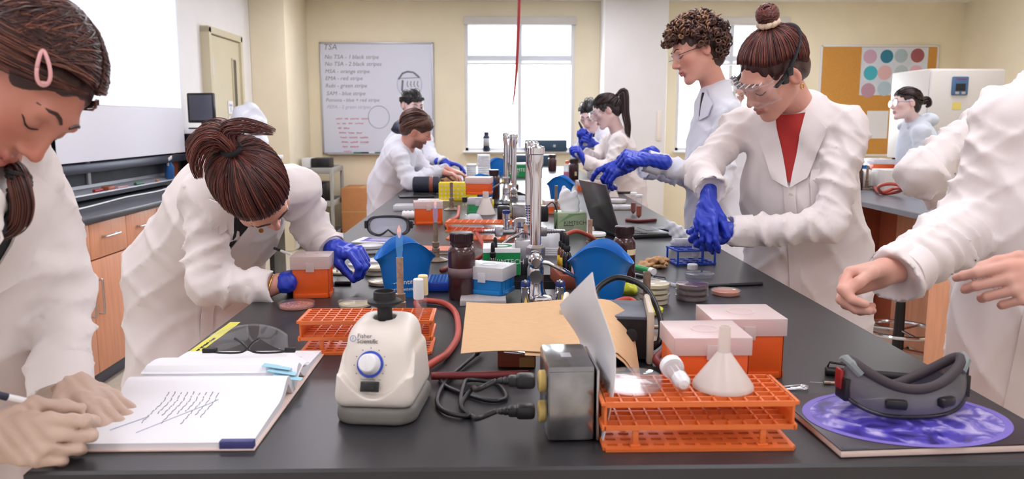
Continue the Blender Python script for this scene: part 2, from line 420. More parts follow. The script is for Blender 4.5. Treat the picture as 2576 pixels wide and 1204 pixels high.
# windows: frame, glazing bars, panes, roller blind
for i, (a, b) in enumerate((W1, W2)):
    c = (a+b)/2; wd = b-a
    wn = struct(f'window_{i+1}', M().box((a+.02, Y1+.05, (WZ[0]+WZ[1])/2), (.04, .1, WZ[1]-WZ[0]), b=.005).box((b-.02, Y1+.05, (WZ[0]+WZ[1])/2), (.04, .1, WZ[1]-WZ[0]), b=.005)
                .box((c, Y1+.05, WZ[0]+.02), (wd, .1, .04), b=.005).box((c, Y1+.05, WZ[1]-.02), (wd, .1, .04), b=.005), 'white_plastic')
    obj('mullion', M().box((c, Y1+.06, (WZ[0]+WZ[1])/2), (.05, .06, WZ[1]-WZ[0]-.08), b=.005), 'white_plastic', wn)
    obj('transom', M().box((c, Y1+.06, 2.14), (wd-.08, .05, .06), b=.005), 'white_plastic', wn)
    for s in (-1, 1):
        obj('pane', M().box((c+s*wd/4, Y1+.075, 1.6), (wd/2-.06, .006, 1.02)), 'glass', wn)
        obj('pane', M().box((c+s*wd/4, Y1+.075, 2.37), (wd/2-.06, .006, .4)), 'glass', wn)
    obj('sill', M().box((c, Y1-.03, WZ[0]-.012), (wd+.06, .14, .024), b=.006), 'white_plastic', wn)
    obj('blind_box', M().box((c, Y1-.02, 2.565), (wd+.02, .08, .095), b=.01), 'fridge', wn)
    obj('blind_cloth', M().box((c, Y1+.02, 2.3), (wd-.05, .003, .46)), 'blind', wn)
    obj('blind_bar', M().cyl((a+.03, Y1+.02, 2.07), (b-.03, Y1+.02, 2.07), .012, n=8), 'white_plastic', wn)
# ceiling light panels
for i, x in enumerate((-1.3, .9, 3.4)):
    for j, y in enumerate((-.4, 1.7, 3.8, 5.9, 8.0)):
        t = thing('ceiling_light', f'recessed white ceiling panel, {["left", "middle", "right"][i]} row, {["behind the viewer", "over the near bench end", "over the near sink", "over the far sink", "by the windows"][j]}', 'ceiling light', (x, y, CH), 0, 'ceiling light panels')
        m = M()
        for s in (-1, 1): m.box((s*.33, 0, -.012), (.04, 1.28, .024), b=.004).box((0, s*.62, -.012), (.62, .04, .024), b=.004)
        obj('frame', m, 'white_plastic', t); obj('diffuser', M().box((0, 0, -.008), (.62, 1.2, .006)), 'lamp_glow', t)
# door in the left wall
dr = struct('door_1', M().box((-2.53, 7.63, 1.1), (.07, .84, 2.12), b=.004), 'door_paint')
m = M(); m.box((-2.53, 7.19, 1.11), (.12, .06, 2.22), b=.006).box((-2.53, 8.07, 1.11), (.12, .06, 2.22), b=.006).box((-2.53, 7.63, 2.195), (.12, .94, .06), b=.006)
obj('door_frame', m, 'door_paint', dr)
obj('vision_pane', M().box((-2.493, 7.86, 1.4), (.012, .09, 1.15)), 'dark_glass', dr)
m = M()
for s in (-1, 1): m.box((-2.49, 7.86+s*.052, 1.4), (.016, .014, 1.19), b=.003).box((-2.49, 7.86, 1.4+s*.588), (.016, .11, .014), b=.003)
obj('vision_frame', m, 'door_paint', dr)
for z in (1.88, 1.05): obj('hinge', M().cyl((-2.487, 7.25, z-.07), (-2.487, 7.25, z+.07), .014, n=8).box((-2.492, 7.27, z), (.006, .05, .14)), 'brushed', dr)
for z, h in ((1.53, .12), (1.38, .13)):
    n_ = obj('notice', M().box((-2.491, 7.7, z), (.004, .14, h)), 'paper', dr)
    obj('printed_lines', M().box((-2.4885, 7.7, z+.02), (.001, .09, .02)).box((-2.4885, 7.7, z-.02), (.001, .02, .05)), 'ink_pale', n_)
# ================================================================== left wall: chalkboard, screen, cabinets
t = thing('chalkboard', 'dark grey chalkboard with aluminium tray behind the projection screen', 'chalkboard', (X0, 4.6, 1.0))
obj('slate_panel', M().box((.015, -.65, .62), (.02, 2.1, 1.22)), 'slate', t)
obj('slate_panel', M().box((.015, 1.05, .62), (.02, 1.28, 1.22)), 'slate', t)
obj('joint_strip', M().box((.03, .405, .62), (.02, .035, 1.22), b=.003), 'alu', t)
obj('wood_trim', M().box((.02, 1.755, .6), (.04, .1, 1.34), b=.004), 'beech_dark', t)
obj('top_trim', M().box((.02, -.1, 1.25), (.03, 3.5, .05), b=.004), 'alu', t)
m = M(); pr = [(.0, .0), (.0, .012), (.012, .03), (.012, -.012), (.11, -.045), (.135, -.028), (.142, -.036), (.118, -.064), (.0, -.02)]
m.prism([(x, z) for x, z in pr], -1.7, 1.7, Matrix(((1, 0, 0), (0, 0, 1), (0, 1, 0))))
obj('chalk_tray', m, 'alu', t)
def tray(name, label, y, m, mt, x=-2.455):
    o = obj(name, m, mt, None, loc=(x, y, .966)); tag(o, label, 'marker' if 'pen' in name else 'chalk' if 'chalk' in name else 'eraser'); return o
tray('marker_pen', 'red whiteboard marker lying in the chalk tray', 4.98, M().cyl((0, -.05, .01), (0, .05, .01), .01, n=10), 'red_cord')
tray('board_eraser', 'dark felt board eraser in the tray beside the red marker', 5.12, M().box((0, 0, .013), (.05, .1, .026), b=.006), 'beech_dark')
tray('chalk_stick', 'pale pink chalk stick lying in the tray beyond the eraser', 5.3, M().cyl((0, -.06, .006), (.01, .06, .006), .006, n=8), 'ink_red')
mat('tray_green', (70, 120, 96), .5)
tray('marker_pen', 'green marker lying in the middle of the chalk tray', 5.55, M().cyl((0, -.05, .01), (.01, .05, .01), .011, n=10), 'tray_green')
tray('chalk_stick', 'small orange chalk piece near the far end of the tray', 5.86, M().cyl((0, -.02, .008), (0, .02, .008), .008, n=8), 'cardboard')
mat('spray_blue', (52, 118, 190), .3, trans=(.25,))
t = thing('spray_bottle', 'blue spray bottle leaning in the far end of the tray', 'bottle', (-2.47, 6.12, .975), rot=(14, 10, 0))
obj('body', M().lathe([(.03, 0), (.033, .01), (.033, .09), (.014, .12), (.013, .14)], 14), 'spray_blue', t)
obj('trigger', M().box((0, -.015, .16), (.025, .07, .03), b=.006).box((0, -.03, .13), (.012, .012, .05), b=.003), 'white_plastic', t)
t = thing('projection_screen', 'pull-down projection screen glowing with a washed-out slide', 'screen', (-2.45, 5.47, 1.12))
obj('cloth', M().box((0, 0, .85), (.004, 1.87, 1.62)), 'screen_cloth', t)
obj('bottom_bar', M().box((.0, 0, .0), (.03, 1.9, .055), b=.008), 'screen_bar', t)
o = obj('projected_image', M().box((.0035, .0, 1.015), (.003, 1.8, 1.27)), 'projected', t)
for k, (yy, zz, n_) in enumerate(((-.35, 1.2, 5), (-.55, 1.1, 6), (-.45, .98, 8), (-.52, .87, 6), (-.15, .66, 1))):
    g_ = random.Random(k); y_ = yy
    for _ in range(n_): w_ = g_.uniform(.06, .17); obj('slide_word', M().box((.0055, y_+w_/2, zz), (.0008, w_, .036)), 'projected_ink', o); y_ += w_+.03
obj('pull_loop', M().tube([(.015, -.9, -.02), (.03, -.93, -.05), (.03, -.95, -.03), (.015, -.95, 0)], .004, 6), 'alu', t)
def cabinet(y0, y1, label):
    t = thing('base_cabinet', label, 'cabinet', (-2.31, (y0+y1)/2, 0), 0, 'beech base cabinets along the left wall')
    w = y1-y0
    obj('body', M().box((0, 0, .48), (.44, w-.002, .78)), 'beech_edge', t)
    obj('toe_kick', M().box((-.02, 0, .05), (.42, w, .1)), 'toe_blue', t)
    for s in (-1, 1):
        d = obj('door', M().box((.231, s*w/4, .39), (.02, w/2-.005, .59), b=.002), 'beech', t)
        y = s*.045
        obj('handle', M().tube(spline([(.24, y, .58), (.262, y, .585), (.268, y, .57), (.268, y, .42), (.262, y, .405), (.24, y, .41)], 3), .006, 8), 'brushed', d)
        d = obj('drawer', M().box((.231, s*w/4, .785), (.02, w/2-.005, .185), b=.002), 'beech', t)
        y = s*w/4
        obj('handle', M().tube(spline([(.24, y-.075, .80), (.262, y-.08, .80), (.268, y-.065, .80), (.268, y+.065, .80), (.262, y+.08, .80), (.24, y+.075, .80)], 3), .006, 8), 'brushed', d)
cabinet(2.835, 3.662, 'beech base cabinet at the near end of the left wall row')
cabinet(3.662, 4.487, 'beech base cabinet with two door handles showing behind the writing student')
cabinet(4.487, 5.312, 'beech base cabinet half hidden by the stooping student')
cabinet(5.312, 6.137, 'beech base cabinet at the far end of the left wall row')
tag(obj('wall_counter', M().box((-2.3, 4.49, .9), (.5, 3.34, .036), b=.006), 'counter_resin'), 'dark grey counter along the left wall under the chalkboard', 'counter')
tag(obj('loose_cable', M().tube(spline([(-2.2, 3.3, .925), (-2.24, 3.75, .925), (-2.28, 4.1, .925), (-2.27, 4.4, .925), (-2.3, 4.75, .925), (-2.33, 5.1, .925), (-2.31, 5.5, .925), (-2.36, 5.9, .925)], 6), .006, 6), 'white_plastic'), 'thin white cable lying along the back of the left counter', 'cable')
# lectern with monitor and shrouded microscope
t = thing('lectern_desk', 'black equipment lectern with a white top beside the screen', 'lectern', (-2.36, 6.68, 0))
obj('body', M().box((0, 0, .65), (.27, .5, 1.3), b=.008), 'black_plastic', t)
obj('top', M().box((.01, 0, 1.32), (.31, .54, .035), b=.006), 'white_plastic', t)
obj('side_shelf', M().box((.35, .04, 1.1), (.4, .4, .03), b=.004), 'white_plastic', t)
obj('shelf_leg', M().box((.52, .04, .55), (.04, .36, 1.08), b=.004), 'black_plastic', t)
mat('monitor_face', (92, 96, 110), .3)
t = thing('computer_monitor', 'grey flat monitor in a black bezel on the lectern', 'monitor', (-2.37, 6.6, 1.3375), rz=-12)
obj('stand', M().box((-.02, .04, .006), (.18, .14, .012), b=.004).box((-.02, .06, .07), (.04, .03, .13), b=.004), 'black_plastic', t)
o = obj('housing', M().box((0, 0, .17), (.235, .04, .24), b=.01), 'black_plastic', t)
obj('display', M().box((.005, -.0205, .172), (.2, .002, .2)), 'monitor_face', o)
V = Vol((-.26, -.2, .0), (.26, .2, .5), .012)
V.ell((0, 0, .22), (.15, .13, .21), k=.02).ell((.02, 0, .1), (.15, .14, .12), k=.03).box((0, 0, .04), (.26, .26, .06), rad=.02, k=.03).ell((-.04, 0, .2), (.11, .1, .16), k=.03)
V.warp(lambda X, Y, Z: .010*np.sin(28*X+9*Z+3*np.sin(14*Z))+.006*np.sin(40*Z-22*X+4*np.sin(20*Y)))
mat('film_white', (232, 236, 246), .3, trans=(.1,))
t = thing('shrouded_microscope', 'microscope shrouded in a white plastic bag behind the stooping student', 'microscope cover', (-2.04, 6.72, 1.117))
o = obj('plastic_cover', npM(*V.mesh()), 'film_white', t, 180)
scribble('bag_print', -.1, -.02, .3, .016, 'red_cord', o, (0, -.135, -.02), RT_ @ RZ(-25), 4, .004)
# ================================================================== back wall: whiteboard, cork board, cart, boxes
t = thing('whiteboard', 'whiteboard with a marker list and sketches on the yellow wall', 'whiteboard', (-1.37, Y1, 1.03))
obj('panel', M().box((0, -.012, .635), (1.3, .02, 1.27)), 'board_white', t)
m = M()
for s in (-1, 1): m.box((s*.655, -.015, .635), (.02, .03, 1.3), b=.004).box((0, -.015, .635+s*.64), (1.33, .03, .02), b=.004)
obj('frame', m, 'alu', t); obj('pen_tray', M().box((0, -.045, -.015), (1.2, .07, .012), b=.004), 'alu', t)
R = Matrix(((1, 0, 0), (0, 0, -1), (0, 1, 0)))
for k, (s, x, z, sz, mt) in enumerate((('TSA', -.62, 1.14, .1, 'ink_grey'), ('No TSA - 1 black stripe', -.61, 1.035, .072, 'ink_grey'), ('No TSA - 2 black stripes', -.61, .955, .072, 'ink_grey'), ('MSA - orange stripe', -.61, .87, .07, 'ink_grey'),
        ('EMA - red stripe', -.61, .79, .07, 'ink_grey'), ('Rubi - green stripe', -.61, .705, .07, 'ink_grey'), ('SAM - blue stripe', -.6, .615, .07, 'ink_grey'), ('Pomona - blue + red stripe', -.61, .54, .062, 'ink_grey'), ('PEPA - 2 green stripes', -.6, .46, .062, 'ink_pale'))):
    text('board_writing', s, sz*.92, mt, t, (x, -.0225, z+.06), R, shear=.2, ext=.0004)
for k in range(8): scribble('board_writing', -.5+.012*k, -.5+.012*k+[.34, .3, .12, .26, .24, .3, .2, .1][k], .40-.055*k, .02, 'ink_red', t, (0, -.0235, 0), R, 30+k, .0028)
def circ(cx, cz, r, n=32, a0=0, a1=2*PI): return [(cx+r*math.cos(a0+(a1-a0)*i/n), -.0235, cz+r*1.05*math.sin(a0+(a1-a0)*i/n)) for i in range(n+1)]
obj('drawn_circle', M().tube(circ(.01, .42, .125), .004, 5), 'ink_pale', t); obj('drawn_circle', M().tube(circ(.38, .8, .145), .003, 5), 'ink_pale', t)
m = M(); m.tube([(.25, -.0235, .86), (.3, -.0235, .93), (.36, -.0235, .95), (.43, -.0235, .94), (.5, -.0235, .88)], .011, 5).tube([(.27, -.0235, .87), (.49, -.0235, .88)], .004, 5).tube([(.3, -.0235, .85), (.29, -.0235, .73), (.32, -.0235, .72)], .012, 5)
m.tube([(.3, -.0235, .72), (.47, -.0235, .74)], .006, 5)
for k in range(4): m.tube([(.36+k*.04, -.0235, .84), (.35+k*.04, -.0235, .8), (.365+k*.04, -.0235, .77)], .005, 5)
obj('drawn_jar', m, 'ink_grey', t)
for k, (x, c) in enumerate(((-.25, 'tray_green'), (-.16, 'black_plastic'), (-.08, 'white_plastic'), (0, 'tray_green'), (.08, 'black_plastic'))):
    tag(obj('marker_pen', M().cyl((-.045, 0, 0), (.045, 0, 0), .009, n=8), c, loc=(-1.37+x, 9.553, 1.031)), ['green marker at the left of the whiteboard tray', 'black marker second in the whiteboard tray', 'white marker in the middle of the whiteboard tray', 'green marker fourth in the whiteboard tray', 'black marker at the right of the whiteboard tray'][k], 'marker', 'markers on the whiteboard tray')
t = thing('cork_board', 'cork board in a white frame on the yellow back wall', 'notice board', (4.6, Y1, 1.0))
obj('cork_panel', M().box((0, -.012, .64), (1.38, .02, 1.27)), 'cork', t)
m = M()
for s in (-1, 1): m.box((s*.7, -.015, .64), (.022, .03, 1.31), b=.004).box((0, -.015, .64+s*.645), (1.42, .03, .022), b=.004)
obj('frame', m, 'white_plastic', t)
mat('poster_base', (222, 230, 242), .6, var=.06, scale=8)
t = thing('petri_poster', 'poster of coloured petri dishes pinned on the cork board', 'poster', (4.78, 9.576, 1.99))
obj('sheet', M().box((0, 0, 0), (.8, .003, .56)), 'poster_base', t)
rs = random.Random(3)
pc = [(206, 170, 196), (40, 120, 150), (176, 196, 206), (150, 80, 84), (70, 180, 200), (226, 186, 190), (190, 206, 214), (236, 190, 204), (190, 150, 170), (186, 208, 226), (232, 200, 204), (60, 90, 120)]
for k in range(12):
    mat(f'dish_print_{k}', pc[k], .6)
    x = -.29+(k % 4)*.19+rs.uniform(-.015, .015); z = .17-(k//4)*.19+rs.uniform(-.015, .015)
    obj('printed_dish', M().lathe([(0, 0), (.078+.01*rs.random(), 0), (.078, .0006)], 24, (x, -.0017, z), RX(90)), f'dish_print_{k}', t)
tag(obj('notice_sheet', M().box((4.62, 9.576, 1.36), (.26, .003, .33)).box((4.62, 9.5735, 1.44), (.18, .001, .012)).box((4.62, 9.5735, 1.4), (.18, .001, .006)).box((4.62, 9.5735, 1.37), (.18, .001, .006)), 'paper'), 'white notice sheet pinned under the petri dish poster', 'notice')
tag(obj('notice_sheet', M().box((4.2, 9.576, 1.4), (.14, .003, .2)), 'paper'), 'small white sheet pinned low on the left of the cork board', 'notice')
# incubator on its stand, with counter along the back right
t = thing('incubator', 'pale grey incubator with a blue control panel on a stand', 'incubator', (3.73, 6.6, 1.09))
obj('body', M().box((0, 0, .36), (.6, .6, .72), b=.012), 'fridge_side', t)
d = obj('door', M().box((.0, -.312, .36), (.59, .03, .70), b=.012), 'fridge', t)
mat('panel_blue', (74, 110, 150), .4); mat('panel_dark', (30, 34, 44), .2)
p = obj('control_panel', M().box((-.07, -.335, .585), (.13, .02, .145), b=.01), 'panel_blue', d)
obj('display', M().box((-.07, -.347, .575), (.075, .004, .055)), 'panel_dark', p)
text('brand', 'Thermo', .026, 'red_cord', p, (-.115, -.3465, .63), R)
for k in (-1, 1): obj('key', M().box((-.07+k*.025, -.347, .53), (.03, .004, .02), b=.001), 'alu', p)
mat('sticky_yellow', (232, 214, 120), .7)
obj('sticky_note', M().box((-.08, -.3285, .43), (.07, .002, .055)), 'sticky_yellow', d)
for sx in (-.25, .25):
    for sy in (-.25, .25): obj('foot', M().cyl((sx, sy, -.025), (sx, sy, .005), .025, n=10), 'black_plastic', t)
tag(obj('equipment_stand', M().box((3.73, 6.6, 1.04), (.8, .66, .05), b=.004).box((3.36, 6.6, .51), (.05, .6, 1.02)).box((4.1, 6.6, .51), (.05, .6, 1.02)).box((3.73, 6.85, .5), (.7, .03, .9)), 'fridge'), 'pale stand under the incubator', 'stand')
# utility cart with printer, cartons
t = thing('utility_cart', 'grey three-shelf utility cart by the back wall', 'cart', (-1.98, 9.0, 0))
for z in (.14, .5, .86):
    m = M().box((0, 0, z-.015), (.44, .6, .016), b=.003)
    for s in (-1, 1): m.box((s*.22, 0, z+.012), (.015, .6, .06), b=.003).box((0, s*.3, z+.012), (.44, .015, .06), b=.003)
    obj('shelf', m, 'cart_grey', t)
for sx in (-1, 1):
    for sy in (-1, 1):
        obj('post', M().box((sx*.215, sy*.295, .49), (.035, .035, .8), b=.004), 'cart_grey', t)
        obj('caster', M().lathe([(.0, -.015), (.04, -.015), (.04, .015), (0, .015)], 14, (sx*.2, sy*.28, .045), RX(90)).box((sx*.2, sy*.28, .09), (.03, .05, .02)), 'white_plastic', t)
t = thing('label_printer', 'black printer on the top shelf of the grey cart', 'printer', (-1.93, 9.05, .854))
obj('body', M().box((0, 0, .075), (.2, .26, .13), b=.012), 'black_plastic', t); obj('base', M().box((0, 0, .006), (.2, .24, .012), b=.003), 'fridge', t)
tag(obj('storage_box', M().box((-2.09, 9.05, .925), (.1, .22, .14), b=.006), 'white_plastic'), 'white box beside the black printer on the cart', 'box')
t = thing('small_printer', 'black device on the middle shelf of the grey cart', 'printer', (-1.95, 9.0, .494))
obj('body', M().box((0, 0, .12), (.2, .3, .23), b=.012), 'black_plastic', t); obj('tray', M().box((-.0, -.16, .03), (.16, .05, .02), b=.003), 'fridge', t)
t = thing('cardboard_box', 'tall brown cardboard box standing beside the grey cart', 'box', (-1.505, 9.3, 0))
obj('walls', M().box((0, 0, .325), (.46, .5, .65), b=.004), 'cardboard', t); obj('flap_seam', M().box((0, -.251, .38), (.46, .003, .012)), 'cardboard_light', t)
obj('tape', M().box((0, 0, .6505), (.06, .5, .002)), 'cardboard_light', t)
obj('print', M().box((.1, -.2515, .34), (.1, .002, .02)), 'beech_edge', t)
t = thing('cardboard_box', 'low open cardboard carton right of the tall brown box', 'box', (-1.065, 9.27, 0))
obj('walls', M().box((0, 0, .2), (.34, .5, .4), b=.004), 'cardboard', t); obj('flap', M().box((0, -.02, .405), (.38, .54, .012)), 'cardboard_light', t)
t = thing('metal_can', 'small silver can standing on the low carton', 'can', (-1.08, 9.2, .411))
obj('body', M().lathe([(.05, 0), (.052, .004), (.05, .008), (.05, .13), (.052, .135), (.05, .14)], 18), 'steel', t); obj('lid', M().lathe([(.048, .135), (.048, .146), (0, .148)], 18), 'white_plastic', t)
# red pull cord hanging over the bench
tag(obj('hanging_cord', M().tube(spline([(.185, 5.0, CH), (.165, 5.0, 2.3), (.15, 5.0, 1.85), (.135, 5.0, 1.62), (.12, 5.0, 1.5)], 6), [.011, .0108, .0106, .0104, .0102, .01, .0098, .0096, .0094, .0092, .009, .0088, .0086, .0084, .0082, .008, .0076, .0072, .0068, .0064, .006, .0055, .005, .0045, .004], 8), 'red_cord'), 'dark red cord hanging from the ceiling before the window', 'cord')
# ================================================================== island benches, sinks, taps, stools
BX0, BX1, BY0, BY1 = -.652, .868, 1.055, 8.6
def benchtop(x0, x1, y0, y1, holes, mt, name, label, th=.032):
    """one slab with rectangular cut-outs and a chamfered rim"""
    xs = sorted({x0, x1}|{h[0] for h in holes}|{h[1] for h in holes}); ys = sorted({y0, y1}|{h[2] for h in holes}|{h[3] for h in holes})
    def solid(i, j): return 0 <= i < len(xs)-1 and 0 <= j < len(ys)-1 and not any(abs(xs[i]-h[0]) < 1e-6 and abs(ys[j]-h[2]) < 1e-6 for h in holes)
    c = .004; m = M(); W = len(ys)
    def lvl(z, inset): return [(x+(inset if x == x0 else -inset if x == x1 else 0), y+(inset if y == y0 else -inset if y == y1 else 0), z) for x in xs for y in ys]
    v = lvl(BZ, c)+lvl(BZ-c, 0)+lvl(BZ-th, 0); n = len(xs)*W; f = []
    for i in range(len(xs)-1):
        for j in range(W-1):
            if not solid(i, j): continue
            a, b, d, e = i*W+j, (i+1)*W+j, (i+1)*W+j+1, i*W+j+1
            f += [(a, b, d, e), (2*n+e, 2*n+d, 2*n+b, 2*n+a)]
            for p, q, di, dj in ((a, b, 0, -1), (b, d, 1, 0), (d, e, 0, 1), (e, a, -1, 0)):
                if not solid(i+di, j+dj): f += [(q, p, n+p, n+q), (n+q, n+p, 2*n+p, 2*n+q)]
    return tag(obj(name, m.add(v, f), mt, smooth=0), label, 'bench top')
HOLES = [(-.02, .25, 2.25, 2.47), (-.02, .25, 4.42, 4.68)]
benchtop(BX0, BX1, BY0, BY1, HOLES, 'black_resin', 'lab_bench', 'long black resin bench top down the middle of the lab')
mat('sink_dark', (40, 40, 44), .4)
for k, (a, b, c, d) in enumerate(HOLES):
    m = M(); zz = .70
    a += .001; b -= .001; c += .001; d -= .001; m.box(((a+b)/2, (c+d)/2, zz), (b-a, d-c, .01)).box((a+.004, (c+d)/2, .80), (.008, d-c, .2)).box((b-.004, (c+d)/2, .80), (.008, d-c, .2)).box(((a+b)/2, c+.004, .80), (b-a, .008, .2)).box(((a+b)/2, d-.004, .80), (b-a, .008, .2))
    t = thing('sink', ['dark rectangular sink under the near pair of taps', 'dark rectangular sink under the far pair of taps'][k], 'sink', ((a+b)/2, (c+d)/2, .70))
    o = obj('basin', m, 'sink_dark', t); o.location = (-(a+b)/2, -(c+d)/2, -.70)
    obj('drain', M().lathe([(0, .006), (.02, .006), (.022, .012), (.028, .007)], 16), 'steel', t)
def island_base(x0, x1, y0, y1, label, group):
    n = round((y1-y0)/1.1); w = (y1-y0)/n
    for s in (-1, 1):
        for k in range(n):
            yc = y0+w*(k+.5); xo = x1 if s > 0 else x0; xc = (x0+x1)/2+s*(x1-x0)/4
            t = thing('island_cabinet', label.format(['first', 'second', 'third', 'fourth', 'fifth', 'sixth'][k], 'right' if s > 0 else 'left'), 'cabinet', (xc, yc, 0), 0, group)
            d = (x1-x0)/2
            sk = any(c-.1 < yc+w/2 and e+.1 > yc-w/2 for (_, _, c, e) in HOLES); obj('body', M().box((0, 0, .48 if not sk else .385), (d-.01, w-.004, .78 if not sk else .59)), 'beech_edge', t); obj('toe_kick', M().box((-s*.03, 0, .05), (d-.06, w, .1)), 'toe_blue', t)
            for q in (-1, 1):
                o = obj('door', M().box((s*(d/2+.005), q*w/4, .48), (.02, w/2-.006, .77), b=.002), 'beech', t)
                obj('handle', M().tube([(s*(d/2+.015), q*.05, .7), (s*(d/2+.035), q*.05, .7), (s*(d/2+.035), q*.05, .56), (s*(d/2+.015), q*.05, .56)], .005, 6), 'brushed', o)
island_base(-.56, .776, 1.12, 7.72, 'beech cabinet under the middle bench, {} from the near end on the {}', 'cabinets under the middle bench')
# --- right island
mat('bench_grey', (112, 114, 124), .32, var=.08, scale=9, bump=.03, bscale=200)
benchtop(2.24, 2.95, 3.95, 8.3, [], 'bench_grey', 'lab_bench', 'grey bench top on the right with stools under its edge')
t = thing('island_cabinet', 'beech knee-space cabinet under the right bench behind the stools', 'cabinet', (2.8, 6.0, 0))
obj('end_panel', M().box((-.435, -2.03, .445), (.23, .03, .885), b=.002), 'beech', t)
obj('panel_edge', M().box((-.31, -2.03, .445), (.02, .034, .885), b=.002), 'beech_dark', t)
obj('end_panel', M().box((.02, -1.9, .445), (.2, .03, .885), b=.002), 'beech_dark', t)
obj('back_panel', M().box((-.12, .1, .445), (.03, 4.0, .885)), 'beech_dark', t)  # dark beech on the recessed panels puts knee-space shade into their colour
obj('side_panel', M().box((-.16, -1.2, .445), (.06, .5, .885), b=.002), 'beech', t)
for k in range(3): obj('divider', M().box((-.33, -.6+k*1.2, .445), (.4, .03, .885), b=.002), 'beech_dark', t)
def stool(loc, zs, rr, label, rz=0):
    t = thing('lab_stool', label, 'stool', loc, rz)
    obj('seat', M().lathe([(.05, zs-.05), (.15, zs-.05), (.172, zs-.035), (.178, zs-.018), (.165, zs-.003), (.12, zs), (0, zs-.004)], 32), 'black_rubber', t)
    obj('post', M().cyl((0, 0, .3), (0, 0, zs-.05), .014, n=14), 'chrome', t)
    obj('column', M().lathe([(.03, .06), (.032, .1), (.026, .38), (.02, .4)], 16), 'black_plastic', t)
    obj('bracket', M().box((0, 0, zs-.058), (.18, .12, .014), b=.004), 'black_plastic', t)
    obj('lever', M().tube([(0, 0, zs-.068), (-.1, -.05, zs-.075), (-.17, -.1, zs-.085)], .005, 6), 'black_plastic', t)
    obj('foot_ring', M().tube([(rr*math.cos(a*PI/16), rr*math.sin(a*PI/16), .21) for a in range(33)], .012, 8), 'chrome', t)
    m = M()
    for k in range(3): a = k*2*PI/3; m.cyl((.02*math.cos(a), .02*math.sin(a), .21), (rr*math.cos(a), rr*math.sin(a), .21), .008, n=8)
    obj('ring_spokes', m, 'chrome', t)
    for k in range(5):
        a = k*2*PI/5+.4; c, s = math.cos(a), math.sin(a)
        l = obj('base_leg', M().tube([(.02*c, .02*s, .085), (.15*c, .15*s, .07), (.27*c, .27*s, .05)], [.02, .017, .013], 8), 'chrome', t)
        obj('caster', M().lathe([(0, -.012), (.024, -.012), (.026, 0), (.024, .012), (0, .012)], 12, (.265*c, .265*s, .026), RX(90) @ RZ(math.degrees(a))), 'black_plastic', l)
stool((2.17, 4.95, 0), .80, .205, 'tall black stool with a chrome foot ring, tucked under the right bench')
stool((2.34, 4.42, 0), .655, .205, 'lower black stool nearer the beech end panel of the right bench', 30)
# --- taps
def faucet(loc, s, label, far=False):
    """tall lab tap; s = +1 when the spout arcs away from the camera"""
    t = thing('lab_faucet', label, 'faucet', loc, 0 if s > 0 else 180)
    obj('base_flange', M().lathe([(.04, 0), (.04, .006), (.03, .012), (.024, .03), (.022, .05)], 20), 'chrome', t)
    obj('valve_body', M().lathe([(.018, .03), (.023, .045), (.023, .085), (.017, .1), (.017, .11)], 16).cyl((0, -.03, .065), (0, .03, .065), .018, n=14), 'chrome', t)
    obj('hex_nut', M().lathe([(.017, .108), (.026, .114), (.026, .142), (.017, .15)], 6), 'chrome', t)
    obj('post', M().cyl((0, 0, .14), (0, 0, .345), .0148, n=20), 'chrome', t)
    v = obj('vacuum_breaker', M().lathe([(.0165, .33), (.0165, .352), (.0205, .368), (.0205, .392), (.0235, .394), (.0235, .41), (.021, .4135), (0, .4145)], 28), 'chrome', t)
    m = M()
    for k in range(4): m.cyl((.012*math.cos(k*PI/2), .012*math.sin(k*PI/2), .413), (.012*math.cos(k*PI/2), .012*math.sin(k*PI/2), .417), .003, n=8)
    obj('rivets', tag_stuff(m), 'steel', v)
    p = [(-.006, .015, .36), (-.008, .035, .385), (-.009, .07, .40), (-.01, .11, .395), (-.011, .14, .37), (-.012, .15, .33), (-.012, .15, .24)]
    obj('gooseneck', M().tube(spline(p, 5), .0105, 12), 'chrome', t)
    pr = []
    for k in range(8): pr += [(.0115-.0006*k, -.007*k), (.0085-.0004*k, -.007*k-.006)]
    obj('serrated_nozzle', M().lathe(list(reversed(pr)), 14, (-.012, .15, .242)), 'chrome', t)
    h = obj('wrist_handle', M().tube([(.0, -.045, .11), (.03, -.05, .108), (.075, -.04, .085), (.105, -.03, .066)], [.009, .011, .012, .007], 10, .5), 'chrome', t)
    obj('handle_hub', M().lathe([(0, .02), (.012, .02), (.019, .012), (.021, 0), (.021, -.02)], 16, (-.002, -.05, .112), basis((0, -1, 0))), 'chrome', h)
    return t
def tag_stuff(m): return m
FX = .113
faucet((FX, 2.13, BZ), 1, 'near tall chrome lab tap in front of the sink')
faucet((FX+.012, 2.62, BZ), -1, 'chrome lab tap directly behind the near tap, across the sink')
faucet((.108, 4.28, BZ), 1, 'distant chrome lab tap at the far sink, nearer of that pair')
faucet((.075, 4.8, BZ), -1, 'distant chrome lab tap across the far sink, farther of that pair')
mat('valve_blue', (40, 60, 130), .35); mat('valve_yellow', (232, 196, 60), .45)
def gas_cock(loc, label, cap='valve_blue'):
    t = thing('gas_cock', label, 'valve', loc)
    obj('body', M().lathe([(.018, 0), (.018, .004), (.0115, .008), (.0115, .03), (.013, .034), (.013, .05), (.009, .054)], 16), 'chrome', t)
    k = obj('knob', M().lathe([(.0125, .052), (.0125, .062), (.01, .066), (0, .066)], 14), cap, t)
    obj('lever', M().box((0, -.012, .0665), (.008, .03, .007), b=.002), 'chrome', k)
    return t
gas_cock(at(1322, 768), 'chrome gas valve with a blue top, left of the near tap')
gas_cock(at(1409, 768), 'chrome gas valve with a blue top, right of the near tap')
tag(obj('valve_block', M().box((0, 0, .016), (.052, .04, .03), b=.009), 'chrome', loc=at(1366, 772)), 'rounded chrome block at the foot of the near tap', 'valve')
